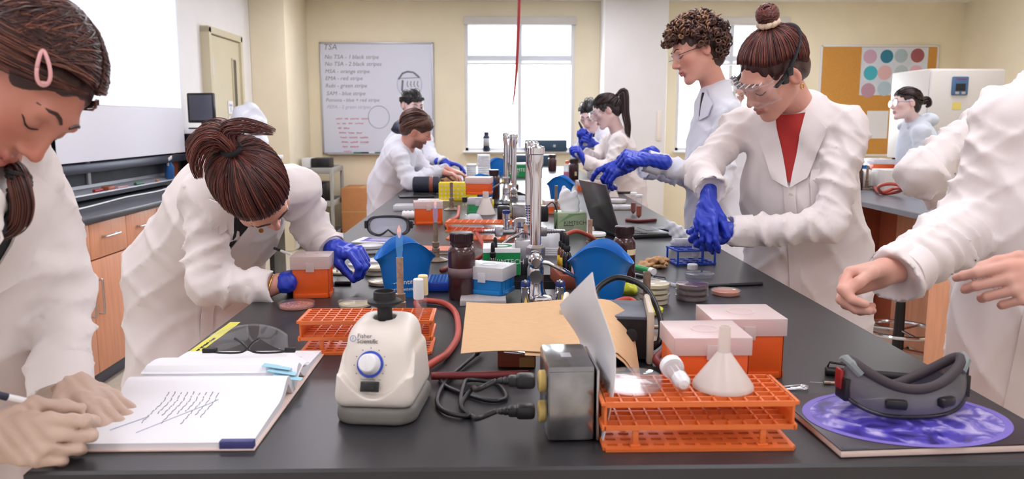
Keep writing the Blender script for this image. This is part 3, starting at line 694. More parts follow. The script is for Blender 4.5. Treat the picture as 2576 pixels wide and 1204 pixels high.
tag(obj('marker_tag', M().lathe([(0, 0), (.017, 0), (.018, .004), (.013, .009), (0, .011)], 16), 'valve_yellow', loc=at(1324, 774)), 'yellow tag disc left of the chrome valve block', 'tag')
tag(obj('marker_tag', M().lathe([(0, 0), (.017, 0), (.018, .004), (.013, .009), (0, .011)], 16), 'valve_yellow', loc=at(1438, 774)), 'yellow tag disc right of the chrome valve block', 'tag')
# gas turret behind the sink, with serrated outlets to both sides
t = thing('gas_turret', 'chrome gas turret with serrated hose outlets behind the sink', 'valve', (FX-.02, 2.72, BZ))
obj('column', M().lathe([(.045, 0), (.045, .01), (.03, .02), (.03, .12), (.036, .125), (.036, .14), (.02, .15)], 20, (.005, 0, 0)), 'chrome', t)
for s in (-1, 1):
    a = obj('outlet_arm', M().cyl((0, 0, .105), (s*.085, -.0, .105), .014, n=12).box((s*.075, 0, .105), (.03, .034, .034), b=.004), 'steel', t)
    pr = []
    for k in range(8): pr += [(.0105-.0006*k, .008*k), (.0075-.0004*k, .008*k+.007)]
    obj('hose_barb', M().lathe(pr, 12, (s*.09, 0, .105), basis((s, 0, 0))), 'steel', a)
    k_ = obj('cock', M().lathe([(.011, 0), (.011, .03), (.014, .034), (.014, .052), (0, .056)], 14, (s*.045-.005, -.005, .115)), 'chrome', t)
    obj('knob', M().lathe([(.0135, .05), (.0135, .06), (0, .062)], 14, (s*.045-.005, -.005, .118)), 'valve_blue', k_)
tag(obj('cast_block', M().box((0, 0, .055), (.052, .06, .11), b=.004), 'steel', loc=(FX-.02, 2.5, BZ)), 'dull cast metal block between the taps and the green box', 'block')
# ================================================================== things on the bench: materials
mat('orange_plastic', (234, 118, 56), .35, var=.03, scale=30); mat('orange_box', (238, 98, 34), .32)
mat('lid_milk', (246, 238, 238), .3, trans=(.5, 255, 246, 240)); mat('lid_white', (240, 240, 246), .3, trans=(.42,))
mat('blue_box', (20, 130, 206), .3, trans=(.12, 120, 190, 255)); mat('tip_yellow', (214, 222, 70), .45); mat('tip_green', (60, 170, 110), .45)
mat('bucket_blue', (14, 112, 198), .38); mat('rack_blue', (28, 72, 190), .38); mat('cap_white', (244, 244, 246), .4); mat('cap_cream', (240, 222, 170), .45)
mat('amber_brown', (66, 34, 36), .22, var=.05, scale=8, coat=.5); mat('cap_brown', (46, 22, 28), .35)
mat('amber_glass', (108, 52, 22), .1, coat=.6); mat('black_glass', (24, 20, 22), .1, coat=.6); mat('dropper_black', (22, 22, 26), .45)
mat('label_cream', (246, 224, 180), .6); mat('label_yellow', (240, 196, 40), .6); mat('label_grey', (120, 96, 100), .6)
mat('kim_green', (20, 140, 74), .5); mat('kim_pale', (168, 186, 150), .5); mat('kim_mid', (120, 160, 110), .5); mat('tissue', (246, 247, 252), .85)
mat('kraft', (218, 180, 138), .85, var=.05, scale=60, stretch=(1, 6, 1)); mat('kraft_crumple', (200, 156, 112), .85, var=.12, scale=30)
mat('wood_red', (158, 80, 58), .55, var=.15, scale=12, stretch=(1, 8, 8))
mat('vortex_cream', (232, 224, 214), .4); mat('vortex_grey', (124, 121, 116), .5); mat('dial_blue', (38, 74, 190), .4); mat('logo_blue', (110, 130, 180), .5)
mat('hose_red', (186, 78, 62), .5); mat('hose_dark', (120, 40, 40), .5); mat('cable_black', (26, 26, 30), .35)
mat('burner_metal', (146, 128, 112), .4, .55, var=.25, scale=50); mat('burner_rust', (190, 160, 140), .4, .4, var=.3, scale=70); mat('instr_grey', (70, 74, 86), .45); mat('instr_beige', (206, 192, 172), .5)
mat('box_steel', (150, 150, 152), .22, .9, var=.35, scale=22); mat('outlet_yellow', (226, 196, 120), .45)
mat('agar_pink', (222, 132, 110), .35); mat('agar_cream', (236, 220, 178), .35); mat('agar_white', (242, 236, 228), .4); mat('agar_red', (88, 22, 26), .18); mat('agar_orange', (204, 112, 62), .3); mat('agar_brown', (150, 82, 62), .3)
mat('colony', (236, 214, 196), .5); mat('tape_yellow', (232, 226, 96), .6); mat('film_yellow', (226, 226, 60), .35, trans=(.2,))
mat('sticky_cyan', (166, 216, 232), .6); mat('cover_dark', (44, 34, 44), .35); mat('page_edge', (240, 216, 204), .7); mat('cover_navy', (70, 72, 130), .5)
mat('pen_blue', (28, 70, 160), .3); mat('speaker_navy', (30, 36, 56), .6, var=.2, scale=80); mat('green_tube', (40, 170, 90), .3, trans=(.2,)); mat('laptop_grey', (92, 88, 94), .3, .5, var=.12, scale=5); mat('key_grey', (60, 60, 66), .5)
mat('yellow_rack', (240, 212, 30), .45); mat('teal_case', (34, 62, 84), .5); mat('orange_liquid', (206, 84, 28), .3); mat('red_liquid', (150, 50, 36), .3); mat('pink_liquid', (230, 130, 170), .3)
mat('foam_grey', (66, 58, 62), .7); mat('smoke_frame', (140, 138, 142), .2, trans=(.55, 214, 212, 214)); mat('red_clip', (150, 34, 36), .4); mat('grey_rubber', (132, 140, 140), .6)
mat('sheet_violet', (120, 104, 190), .5)
m_ = mat('galaxy', (84, 72, 200), .28, coat=.4); N = m_.node_tree.nodes; L = m_.node_tree.links
tc = N.new('ShaderNodeTexCoord'); n1 = N.new('ShaderNodeTexNoise'); n1.inputs['Scale'].default_value = 22; n1.inputs['Detail'].default_value = 6; n1.inputs['Distortion'].default_value = 1.2; L.new(tc.outputs['Object'], n1.inputs[0])
cr = N.new('ShaderNodeValToRGB'); cr.color_ramp.elements[0].position = .36; cr.color_ramp.elements[0].color = (*lin(40, 30, 110), 1); cr.color_ramp.elements[1].position = .7; cr.color_ramp.elements[1].color = (*lin(200, 190, 236), 1); e_ = cr.color_ramp.elements.new(.52); e_.color = (*lin(84, 72, 186), 1); L.new(n1.outputs[0], cr.inputs[0]); L.new(cr.outputs[0], N['Principled BSDF'].inputs['Base Color'])
m_ = bpy.data.materials.new('flame'); MATS['flame'] = m_; m_.use_nodes = True; N = m_.node_tree.nodes; L = m_.node_tree.links; N.remove(N['Principled BSDF'])
em = N.new('ShaderNodeEmission'); em.inputs[0].default_value = (.25, .55, 1, 1); em.inputs[1].default_value = .5; tr = N.new('ShaderNodeBsdfTransparent'); ad = N.new('ShaderNodeMixShader'); ad.inputs[0].default_value = .3
L.new(tr.outputs[0], ad.inputs[1]); L.new(em.outputs[0], ad.inputs[2]); L.new(ad.outputs[0], N['Material Output'].inputs[0])
m_ = m_.copy(); m_.name = 'flame_tip'; MATS['flame_tip'] = m_
for n_ in m_.node_tree.nodes:
    if n_.type == 'EMISSION': n_.inputs[0].default_value = (1, .5, .4, 1); n_.inputs[1].default_value = 1.0
    if n_.type == 'MIX_SHADER': n_.inputs[0].default_value = .5
UP = Vector((0, 0, 1))
RT = Matrix(((1, 0, 0), (0, 0, -1), (0, 1, 0)))     # lettering on a face that looks towards -y
def bb(px, py, r=0, z=BZ): p = at(px, py, z); p.y += r; return p
# ------------------------------------------------------------------ builders
def tipbox(loc, w, d, h, lh, label, body='orange_box', lid='lid_milk', rz=0, tips=None, group=None, latch=True):
    t = thing('tip_box', label, 'tip box', loc, rz, group)
    m = M(); th = .003
    for s in (-1, 1): m.box((s*(w/2-th/2), 0, h/2), (th, d, h), b=.001).box((0, s*(d/2-th/2), h/2), (w, th, h), b=.001)
    m.box((0, 0, .003), (w-.004, d-.004, .004)); b_ = obj('body', m, body, t)
    obj('foot_rail', M().box((0, -d/2-.0015, .006), (w*.9, .004, .012), b=.001).box((w/2+.0015, 0, .006), (.004, d*.9, .012), b=.001), body, b_)
    obj('side_rib', M().box((w/2+.001, -d*.2, h*.5), (.003, .006, h*.8), b=.001).box((w/2+.001, d*.2, h*.5), (.003, .006, h*.8), b=.001), body, b_)
    obj('tip_deck', M().box((0, 0, h-.008), (w-.008, d-.008, .004)), tips or body, t)
    w2, d2 = w+.008, d+.008; m = M()
    for s in (-1, 1): m.box((s*(w2/2-.001), 0, h-.012+lh/2), (.002, d2, lh), b=.0008).box((0, s*(d2/2-.001), h-.012+lh/2), (w2, .002, lh), b=.0008)
    m.box((0, 0, h-.012+lh), (w2, d2, .0025), b=.001); l = obj('lid', m, lid, t)
    obj('lid_emboss', M().lathe([(w*.17, h-.011+lh), (w*.17, h-.0095+lh), (w*.2, h-.0095+lh), (w*.2, h-.011+lh)], 24, closed=True), lid, l)
    if tips:
        m = M(); nx, ny = 12, 8
        for i in range(nx):
            for j in range(ny): m.lathe([(.0028, -.012), (.0036, .012), (0, .0125)], 6, ((i-5.5)*(w-.02)/12, (j-3.5)*(d-.02)/8, h+.004))
        tag(obj('tips', m, tips, t), kind='stuff')
    if latch: obj('latch', M().box((0, -d2/2-.001, h-.006), (.022, .004, .026), b=.001), lid, l)
    return t
def tuberack(loc, w, d, h, nx, ny, label, mt='orange_plastic', rz=0, legs=2):
    t = thing('tube_rack', label, 'tube rack', loc, rz); bt = .0028
    def grid(z, hh, ex=0):
        m = M()
        for j in range(ny+1): m.box((0, -d/2+d*j/ny, z), (w+ex, bt, hh))
        for i in range(nx+1): m.box((-w/2+w*i/nx, 0, z), (bt, d, hh))
        return m
    obj('top_grid', grid(h-.004, .008), mt, t); obj('middle_grid', grid(h*.47, .007), mt, t)
    m = M(); z = .003; slots = nx; rows = ny
    for j in range(rows+1): m.box((0, -d/2+d*j/rows, z), (w, d/rows*.62, .005))
    for i in range(slots+1): m.box((-w/2+w*i/slots, 0, z), (w/slots*.34, d, .0049))
    obj('slotted_base', m, mt, t)
    for s in (-1, 1):
        p = obj('end_panel', M().box((s*(w/2), 0, h*.72), (.004, d*.96, h*.54), b=.001).box((s*(w/2+.003), 0, h*.96), (.008, d*1.02, .006), b=.001).box((s*(w/2+.002), 0, h*.46), (.008, d, .01), b=.002), mt, t)
        for q in (-1, 1):
            obj('leg', M().box((s*w*.34, q*(d/2-.003), h*.24), (.009, .005, h*.46), b=.001).box((s*w*.34, q*(d/2-.003), .007), (.016, .007, .004), b=.001), mt, t)
    return t
def petri(loc, label, agar, r=.045, n_col=0, lid='clear', h=.014, group=None, rs=None, fill=.5, rz=0, rot=None):
    t = thing('petri_dish', label, 'petri dish', loc, rz, group, rot)
    obj('base', M().lathe([(0, .0005), (r-.002, .0005), (r-.002, h*.8), (r-.0032, h*.8), (r-.0032, .002), (0, .002)], 40), 'clear', t)
    if agar: obj('agar', M().lathe([(0, .0021), (r-.0034, .0021), (r-.0034, h*fill), (0, h*fill)], 36), agar, t)
    obj('lid', M().lathe([(r, h*.35), (r+.0005, h*.95), (r-.001, h), (0, h), (0, h-.0012), (r-.0015, h-.0012), (r-.0012, h*.35)], 40), lid, t)
    if n_col:
        m = M(); g = random.Random(n_col)
        for k in range(n_col):
            a, q = g.uniform(0, 2*PI), r*.85*math.sqrt(g.random()); m.lathe([(.0018+.001*g.random(), h*fill-.0003), (.001, h*fill+.0008), (0, h*fill+.001)], 6, (q*math.cos(a), q*math.sin(a), 0))
        tag(obj('colonies', m, 'colony', t), kind='stuff')
    return t
def bucket(loc, label, rz=0, r0=.058, r1=.074, h=.14, sc=1, words=None, th0=0, zt=.022):
    t = thing('tip_bucket', label, 'bucket', loc, rz); n = 72; k = 14; v = []; f = []
    def rim(a): return h*(1+.19*math.cos(2*a))-.012
    for inner in (0, 1):
        for i in range(n):
            a = 2*PI*i/n; zt_ = rim(a)
            for j in range(k+1):
                q = j/k; z = zt_*q if not inner else .004+(zt_-.004)*q
                fl = max(0, (q-.72)/.28)**2*.009*max(0, -math.cos(2*a))+max(0, (q-.9)/.1)**2*.004
                r = r0+(r1-r0)*q+fl-(.0022 if inner else 0); r = max(r, .001)
                v.append((r*math.sin(a)*sc, -r*math.cos(a)*sc, z*sc))
    W = k+1; o = n*W
    for i in range(n):
        i2 = (i+1) % n
        for j in range(k): f.append((i*W+j, i2*W+j, i2*W+j+1, i*W+j+1)); f.append((o+i2*W+j, o+i*W+j, o+i*W+j+1, o+i2*W+j+1))
        f.append((i*W+k, i2*W+k, o+i2*W+k, o+i*W+k))
    f.append(tuple(i*W for i in reversed(range(n)))); f.append(tuple(o+i*W for i in range(n)))
    b_ = obj('wall', M().add(v, f), 'bucket_blue', t, 50)
    if words:
        for (s, sz, a0, z) in words:
            rr = (r0+(r1-r0)*z/h)*sc+.0004; R = RZ(a0) @ RT
            text('print', s, sz, 'cap_white', b_, RZ(a0) @ Vector((0, -rr, z)), R, ext=.0002, wrap=rr)
    return t
def bottle(loc, label, r=.036, h=.175, group=None, band=None, sticker=None, body='amber_brown', cap='cap_brown', rz=0):
    t = thing('reagent_bottle', label, 'bottle', loc, rz, group)
    obj('body', M().lathe([(0, .002), (r*.9, 0), (r, .006), (r, h*.68), (r*.97, h*.73), (r*.82, h*.785), (r*.74, h*.80), (r*.74, h*.82)], 32), body, t)
    pr = [(r*.7, h*.81), (r*.82, h*.815)]
    c = obj('cap', M().lathe([(r*.72, h*.815), (r*.84, h*.82), (r*.84, h*.85), (r*.80, h*.853), (r*.80, h*.86), (r*.84, h*.863), (r*.84, h*.985), (r*.78, h), (0, h)], 32), cap, t)
    m = M()
    for k in range(36): a = k*2*PI/36; m.box((r*.84*math.cos(a), r*.84*math.sin(a), h*.925), (.0015, .0022, h*.11), RZ(math.degrees(a)))
    tag(obj('ribs', m, cap, c), kind='stuff')
    if band: obj('label', M().lathe([(r+.0004, h*band[0]), (r+.0004, h*band[1])], 32), band[2], t, 180)
    if sticker:
        z0, z1, a0, a1, mt = sticker; m = M().sheet(lambda u, v: ((r+.0006)*math.sin(a0+(a1-a0)*u), -(r+.0006)*math.cos(a0+(a1-a0)*u), h*(z0+(z1-z0)*v)), 10, 1); obj('sticker', m, mt, t)
    return t
def dropper(loc, label, mt='amber_glass', r=.0135, h=.11, lab=None):
    t = thing('dropper_bottle', label, 'bottle', loc)
    obj('body', M().lathe([(0, .001), (r*.9, 0), (r, .004), (r, h*.45), (r*.85, h*.52), (r*.5, h*.57), (r*.5, h*.6)], 20), mt, t)
    obj('cap', M().lathe([(r*.66, h*.58), (r*.72, h*.6), (r*.72, h*.70), (r*.6, h*.72), (r*.35, h*.73)], 18), 'dropper_black', t)
    obj('bulb', M().lathe([(r*.42, h*.72), (r*.5, h*.76), (r*.46, h*.9), (r*.4, h*.97), (r*.2, h), (0, h)], 16), 'dropper_black', t)
    if lab: obj('label', M().lathe([(r+.0004, h*.1), (r+.0004, h*.36)], 20), lab, t, 180)
    return t
def burner(loc, label, rz=0, h=.148, flame=False, mt='burner_metal'):
    t = thing('bunsen_burner', label, 'burner', loc, rz)
    obj('base', M().lathe([(.04, 0), (.042, .004), (.03, .009), (.014, .014), (.012, .03), (.0135, .032), (.0135, .045), (.0095, .048)], 24), 'burner_metal', t)
    obj('barrel', M().lathe([(.0085, .045), (.0085, h), (.0068, h), (.0068, .06)], 20), mt, t)
    obj('air_collar', M().lathe([(.0125, .05), (.0125, .066), (.0088, .068)], 16), 'burner_metal', t)
    obj('gas_inlet', M().cyl((0, 0, .024), (.045, 0, .024), .005, n=10), 'burner_metal', t)
    if flame:
        fl = obj('flame', M().lathe([(.006, h), (.0085, h+.02), (.0085, h+.05), (.006, h+.062)], 16), 'flame', t, 180)
        obj('flame_tip', M().lathe([(.002, h+.048), (.005, h+.058), (.0045, h+.068), (0, h+.08)], 14), 'flame_tip', fl, 180)
    return t
def pen(a, b, r, label, mts=('black_plastic', 'black_plastic'), split=.4, name='marker_pen', clip=False, tip=True):
    a, b = Vector(a), Vector(b); L = (b-a).length; c = (a+b)/2; t = thing(name, label, 'pen' if name == 'pen' else 'marker', (0, 0, 0)); t.location = c
    d = (b-a).normalized(); R = basis(d, UP.cross(d)); A = a-c
    obj('barrel', M().lathe([(r*.5, 0), (r*.85, L*.02), (r*.9, L*split)], 16, A, R), mts[0], t)
    obj('cap', M().lathe([(r, L*split), (r, L*.985), (r*.8, L), (0, L)], 16, A, R), mts[1], t)
    if clip: obj('clip', M().tube([A+d*(L*.97)+UP*r, A+d*(L*.95)+UP*r*2.1, A+d*(L*.62)+UP*r*1.5, A+d*(L*.6)+UP*r*1.1], r*.28, 6), mts[1], t)
    return t
def hose(pts, r, label, mt='hose_red', name='rubber_hose', cat='hose', n=7): return tag(obj(name, M().tube(spline(pts, n), r, 10), mt, None, 180), label, cat)
def H(px, py, z=.008): return at(px, py, BZ+z)
# ================================================================== foreground, left to right
# open lab notebook
t = thing('lab_notebook', 'open lab notebook with handwriting under the writing student\'s hands', 'notebook', (-.495, 1.375, BZ))
def page(side, z_off, x0=-.135, x1=.138, depth=.25):
    def fn(u, v):
        x = x0+(x1-x0)*u; s = v; y = side*depth*s
        z = .018+.026*math.exp(-((s-.16)/.13)**2)*(1 if s > .02 else .4)-.012*max(0, s-.5)+z_off
        if s < .12: z = .012+(z-.012)*(s/.12)**.6
        return (x, y, z)
    return fn
rs = random.Random(7)
pn = obj('page_stack', M().sheet(page(-1, 0), 4, 24, -.0145), 'paper', t, 60); pf = obj('page_stack', M().sheet(page(1, .0, -.135, .138, .225), 4, 24, .0145), 'paper', t, 60)
obj('curled_page', M().sheet(lambda u, v: (-.14+.26*u, .015+.12*v, .026+.014*math.sin(PI*(.15+.85*v))), 4, 12, .0008), 'paper', t, 60)
obj('curled_page', M().sheet(lambda u, v: (.11+.03*u, .02+.09*v, .04-.018*u+.01*math.sin(PI*v)), 6, 8, .0008), 'paper', t, 60)
obj('back_cover', M().box((.004, -.127, .002), (.276, .256, .003), b=.001).box((.004, .115, .002), (.276, .23, .003), b=.001), 'page_edge', t)
obj('cover_corner', M().box((.115, -.248, .009), (.05, .012, .012), b=.001), 'cover_navy', t)
hw = random.Random(11); P0 = page(-1, .0006)
m = M()
for ln in range(9):
    x = -.055+ln*.0105; yv = .28+.02*hw.random(); end = yv+hw.uniform(.25, .5) if ln not in (0, 3) else yv+.42
    while yv < end:
        l = hw.uniform(.012, .05); q = [P0((x+.0008*math.sin(90*w_)+.135)/.273, w_) for w_ in np.linspace(yv, yv+l, 4)]; m.tube(q, .0007, 4); yv += l+.012
tag(obj('handwriting', m, 'ink_grey', pn), kind='stuff')
m = M().tube([P0(.62-.3*w_, .36+.5*w_) for w_ in np.linspace(0, 1, 8)], .0006, 4).tube([P0(.3-.14*w_, .62+.2*w_) for w_ in np.linspace(0, 1, 5)], .0008, 4); obj('underline', m, 'ink_pale', pn)
for k in range(3): obj('sticky_tab', M().sheet(lambda u, v, k=k: (.078+.05*u+.012*k, .012+.018*v-.012*k, .0465-.006*k-.008*u), 4, 2, .0006), 'sticky_cyan', t, 60)
# safety glasses on the notebook
t = thing('safety_glasses', 'clear safety glasses with crossed black arms resting on the open notebook', 'safety glasses', (-.478, 1.53, BZ+.03), 0)
def lens(sx):
    def fn(u, v):
        x = sx*(.012+.062*u); top = .05-.012*u*u; bot = .004+(.018*(1-u)**3); z = bot+(top-bot)*v
        return (x, .02-.035*u*u, z)
    return fn
for sx in (-1, 1): obj('lens', M().sheet(lens(sx), 10, 6, .0018*sx), 'clear', t, 60)
obj('nose_bridge', M().tube([(-.0135, .02, .05), (-.011, .02, .03), (-.006, .02, .019), (.0, .02, .016), (.006, .02, .019), (.011, .02, .03), (.0135, .02, .05)], .0022, 8), 'clear', t)
obj('brow_bar', M().tube([(s*.074, .02-.035, .038) if abs(s) == 1 else (s*.074, .02-.035*s*s, .0505-.012*s*s) for s in (-1, -.75, -.5, -.25, 0, .25, .5, .75, 1)], .002, 6), 'clear', t)
for sx in (-1, 1):
    tm = obj('temple', M().tube(spline([(sx*.077, -.012, .006), (sx*.05, -.02, .005), (sx*.01, -.024, .008), (-sx*.012, -.026, .028), (-sx*.024, -.028, .036)], 5), .0038, 8, .55), 'black_plastic', t)
    obj('hinge', M().box((sx*.078, -.010, .007), (.028 if sx < 0 else .02, .01, .009), b=.001), 'black_plastic', tm)
# tape strip, pens
A, B = Vector((-.632, 1.60, BZ+.0006)), Vector((-.625, 1.885, BZ+.0006))
t = thing('tape_strip', 'yellow labelling tape stuck along the left bench edge', 'tape', A); obj('strip', M().sheet(lambda u, v: (.025*(u-.5)+.007*v, .285*v, .0003*math.sin(20*v)), 2, 10, .0004), 'tape_yellow', t)
scribble('writing', .04, .14, 0, .005, 'ink_black', t, (.003, 0, .001), RZ(88), 3, .0007)
pen(H(487, 890, .006), H(705, 888, .006), .0062, 'grey marker with black ends behind the safety glasses', ('cart_grey', 'black_plastic'), .72)
# vortex mixer
t = thing('vortex_mixer', 'cream vortex mixer with a black cup, knob and rocker switch', 'mixer', (-.185, 1.292, BZ), -6)
V = Vol((-.075, -.1, .015), (.075, .09, .175), .0022)
V.hull([((0, 0, -1), (0, 0, .028)), ((0, 0, 1), (0, 0, .158)), ((1, 0, .1), (.062, 0, .05)), ((-1, 0, .1), (-.062, 0, .05)), ((0, 1, .08), (0, .078, .05)), ((0, -1, .42), (0, -.066, .075)), ((0, -1, 0), (0, -.072, 0)), ((0, -.5, 1), (0, -.035, .152))], .03)
V.hull([((0, 0, -1), (0, 0, .028)), ((1, 0, .08), (.0645, 0, .05)), ((-1, 0, .08), (-.0645, 0, .05)), ((0, 1, .08), (0, .080, .05)), ((0, -1, .12), (0, -.081, .05)), ((0, 0, 1), (0, 0, .12))], .02, .002,
       fn=lambda X, Y, Z: (Z-(.079-np.clip(.034*np.cos(np.clip(X/.052, -1, 1)*PI/2), 0, 1)-.0*X+np.maximum(0, Y+.055)*1.2)).astype(np.float32)*.7)
V.cap((0, .015, .15), (0, .015, .2), .019, .019, .0, 's')
b_ = obj('housing', npM(*V.mesh()), 'vortex_cream', t, 180)
V = Vol((-.08, -.1, -.005), (.08, .09, .04), .0025)
V.hull([((0, 0, -1), (0, 0, 0)), ((0, 0, 1), (0, 0, .029)), ((1, 0, .08), (.0648, 0, .03)), ((-1, 0, .08), (-.0648, 0, .03)), ((0, 1, .08), (0, .081, .03)), ((0, -1, .1), (0, -.08, .03)), ((.7, -.7, .0), (.058, -.07, 0)), ((-.7, -.7, 0), (-.058, -.07, 0))], .012)
obj('base', npM(*V.mesh()), 'vortex_grey', t, 180)
obj('rubber_cup', M().lathe([(.0125, .135), (.0125, .172), (.022, .176), (.0285, .180), (.0285, .184), (.019, .186), (.018, .199), (.016, .2), (.014, .187), (.0, .18)], 32, (0, .015, 0)), 'black_rubber', t)
Rf = basis((0, -1, .42), (1, 0, 0)); Rf = Matrix((Rf.col[0], Rf.col[1], Rf.col[2])).transposed()
def fp(x, s, o=0): return Rf @ Vector((x, s, o))+Vector((0, -.066, .075))
obj('dial_ring', M().lathe([(.0165, 0), (.0215, 0), (.0215, .0008), (.0165, .0008)], 32, fp(-.008, .022, -.0002), Rf, closed=True), 'dial_blue', t)
k_ = obj('speed_knob', M().lathe([(.0175, 0), (.0165, .004), (.0148, .019), (.013, .021), (0, .0215)], 26, fp(-.008, .022), Rf), 'cap_white', t)
obj('grip', M().box(fp(-.008, .022, .0195), (.006, .028, .006), Rf, b=.002), 'cap_white', k_)
s_ = obj('switch_bezel', M().box(fp(-.006, -.0135, .0), (.03, .0165, .004), Rf, b=.001), 'black_plastic', t)
obj('rocker', M().box(fp(-.006, -.0135, .0025), (.018, .011, .004), Rf, b=.002), 'black_rubber', s_)
obj('logo_ring', M().lathe([(.0042, 0), (.0052, 0), (.0052, .0006), (.0042, .0006)], 24, fp(-.039, .0625, 0), Rf, closed=True), 'logo_blue', t)
text('logo_letter', 'F', .007, 'logo_blue', t, fp(-.0408, .0602, .0002), Rf); text('brand', 'Fisher', .0098, 'ink_black', t, fp(-.0325, .0638, .0002), Rf, ext=.0003); text('brand', 'Scientific', .0098, 'ink_black', t, fp(-.0325, .0555, .0002), Rf, ext=.0003)
for k, (x, w_) in enumerate(((-.022, 'Touch'), (-.011, 'Standby'), (.006, 'On'))): text('switch_mark', w_, .0042, 'ink_black', t, fp(x, -.0035, .0002), Rf)
text('switch_mark', 'RAPID', .0042, 'ink_black', t, fp(-.013, .0, .0002), Rf)
for k in range(9):
    a = math.radians(215-k*31); obj('speed_dot', M().lathe([(.0009, 0), (.0009, .0004)], 6, fp(-.008+.026*math.cos(a), .022+.026*math.sin(a), 0), Rf), 'ink_black', t)
# rack with two capped tubes
tuberack((-.268, 1.665, BZ), .268, .11, .072, 12, 6, 'orange tube rack behind the vortex mixer')
def captube(loc, label, cap, r=.0078, h=.15, rz=0):
    t = thing('culture_tube', label, 'test tube', loc); obj('glass', M().lathe([(0, 0), (r*.7, .002), (r, .008), (r, h-.005), (r-.001, h-.005), (r-.001, .008), (0, .003)], 16), 'glass', t)
    obj('cap', M().lathe([(.0105, h-.043), (.011, h-.04), (.0108, h-.002), (.009, h), (0, h)], 18), cap, t); return t
captube((-.158, 1.632, BZ+.006), 'white-capped culture tube standing in the orange rack', 'cap_white')
captube((-.152, 1.672, BZ+.006), 'cream-capped culture tube standing behind the white-capped one', 'cap_cream')
petri(bb(735, 783, .047), 'petri dish of pink agar with colonies, before the orange tip box', 'agar_pink', n_col=60, r=.047)
petri(bb(885, 779, .045), 'petri dish half hidden behind the left orange rack', 'agar_cream', r=.045)
hb = (-.24, 1.88, BZ)
burner((-.228, 1.9, BZ), 'lit bunsen burner with a blue flame behind the vortex mixer', 0, .155, True, 'burner_rust')
hose([(-.183, 1.9, BZ+.024), H(1050, 757, .012), H(1110, 760, .009), H(1145, 785, .009), H(1152, 840, .009), H(1128, 885, .009), H(1100, 905, .012), H(1060, 930, .01)], .0075, 'red rubber hose curling from the lit burner past the vortex mixer')
hose([H(1085, 945, .012), H(1180, 944, .012), H(1260, 942, .012), H(1330, 940, .012)], .0072, 'straight red hose running from the vortex mixer to the metal outlet box', 'hose_dark')
# bucket, bottle, boxes round the sink
bucket(bb(1015, 748, .06), 'blue tip bucket behind the lit burner, white print at its foot', 18, words=[('thermoscientific', .0195, -98, .038), ('thermofisher.com/pipettetips', .0115, -112, .02)])
bottle(bb(1161, 757, .037), 'brown reagent bottle beside the blue tip bucket, left of the sink', .0375, .183, band=(.34, .48, 'label_grey'))
t = thing('well_rack', 'blue 96-hole tube rack tucked behind the brown bottle', 'tube rack', bb(1112, 734, .06))
m = M().box((0, 0, .014), (.09, .122, .026), b=.003); o = obj('block', m, 'rack_blue', t); m = M()
for i in range(8):
    for j in range(12): m.lathe([(.0035, .0262), (.0044, .0262), (.0044, .0285), (.0035, .0285)], 8, ((i-3.5)*.0102, (j-5.5)*.0098, 0), closed=True)
tag(obj('well_rims', m, 'blue_box', t), kind='stuff')
tag(obj('box_lid', M().box((0, 0, .008), (.122, .09, .016), b=.003), 'lid_milk', loc=bb(1215, 771, .05)), 'flat milky tip box lid under the blue tip box', 'lid')
p = bb(1230, 758, .055); p.z = BZ+.017
tipbox(p, .116, .088, .052, .034, 'blue tip box with yellow tips under a milky lid', 'blue_box', 'lid_white', -24, 'tip_yellow')
def wipebox(loc, label, front, words, rz=0, w=.118, d=.115, h=.085, tissue=False):
    t = thing('wipe_box', label, 'tissue box', loc, rz); obj('carton', M().box((0, 0, h/2), (w, d, h), b=.001), 'cap_white' if not tissue else 'kim_pale', t)
    o = obj('printed_front', M().box((0, -d/2-.0006, h/2-.006), (w-.001, .001, h-.014)), front, t)
    obj('printed_side', M().box((w/2+.0006, 0, h/2-.004), (.001, d-.002, h-.01)).box((-w/2-.0006, 0, h/2-.004), (.001, d-.002, h-.01)), front if not tissue else 'kim_mid', t)
    if tissue: obj('print_band', M().add([(-w/2+.001, -d/2-.0014, h*.5), (w*.05, -d/2-.0014, h-.012), (w/2-.002, -d/2-.0014, h-.004), (-w*.1, -d/2-.0014, h-.004)], [(0, 1, 2, 3)]), 'kim_mid', t)
    text('brand', 'KIMTECH', w*.19, 'ink_black' if tissue else 'cap_white', t, (-w*.30 if tissue else -w*.2, -d/2-.0018, h*.42), RT, ext=.0003)
    obj('rule', M().box((-w*.12, -d/2-.0016, h*.37), (w*.36, .0008, .004)), 'ink_black' if tissue else 'cap_white', t)
    for k in range(3): obj('small_print', M().box((-w*.12, -d/2-.0016, h*.27-k*.006), (w*.34, .0006, .0012)), 'ink_grey' if tissue else 'cap_white', t)
    obj('slot_rim', M().lathe([(.022, h+.0004), (.034, h+.0004), (.034, h+.001), (.022, h+.001)], 20, closed=True), 'kim_green' if not tissue else 'lid_white', t)
    if tissue:
        V = Vol((-.06, -.05, -.01), (.06, .05, .12), .003)
        V.cap((-.01, 0, 0), (-.014, 0, .06), .03, .036, .01, flat=((0, 1, 0), .3)).cap((-.014, 0, .06), (-.03, .005, .1), .03, .012, .01, flat=((0, 1, 0), .25)).cap((.01, 0, .0), (.024, 0, .045), .026, .02, .01, flat=((0, 1, 0), .35)).cap((0, 0, .06), (.018, -.006, .085), .02, .012, .01, flat=((0, 1, 0), .25))
        V.warp(lambda X, Y, Z: .004*np.sin(95*X+20*Z+2*np.sin(40*Z))+.002*np.sin(180*Z-60*X))
        obj('tissue', npM(*V.mesh(), c=(0, 0, h)), 'tissue', t, 180)
    return t
wipebox(bb(1262, 692, .058), 'green wipe carton behind the blue tip box', 'kim_green', 1)
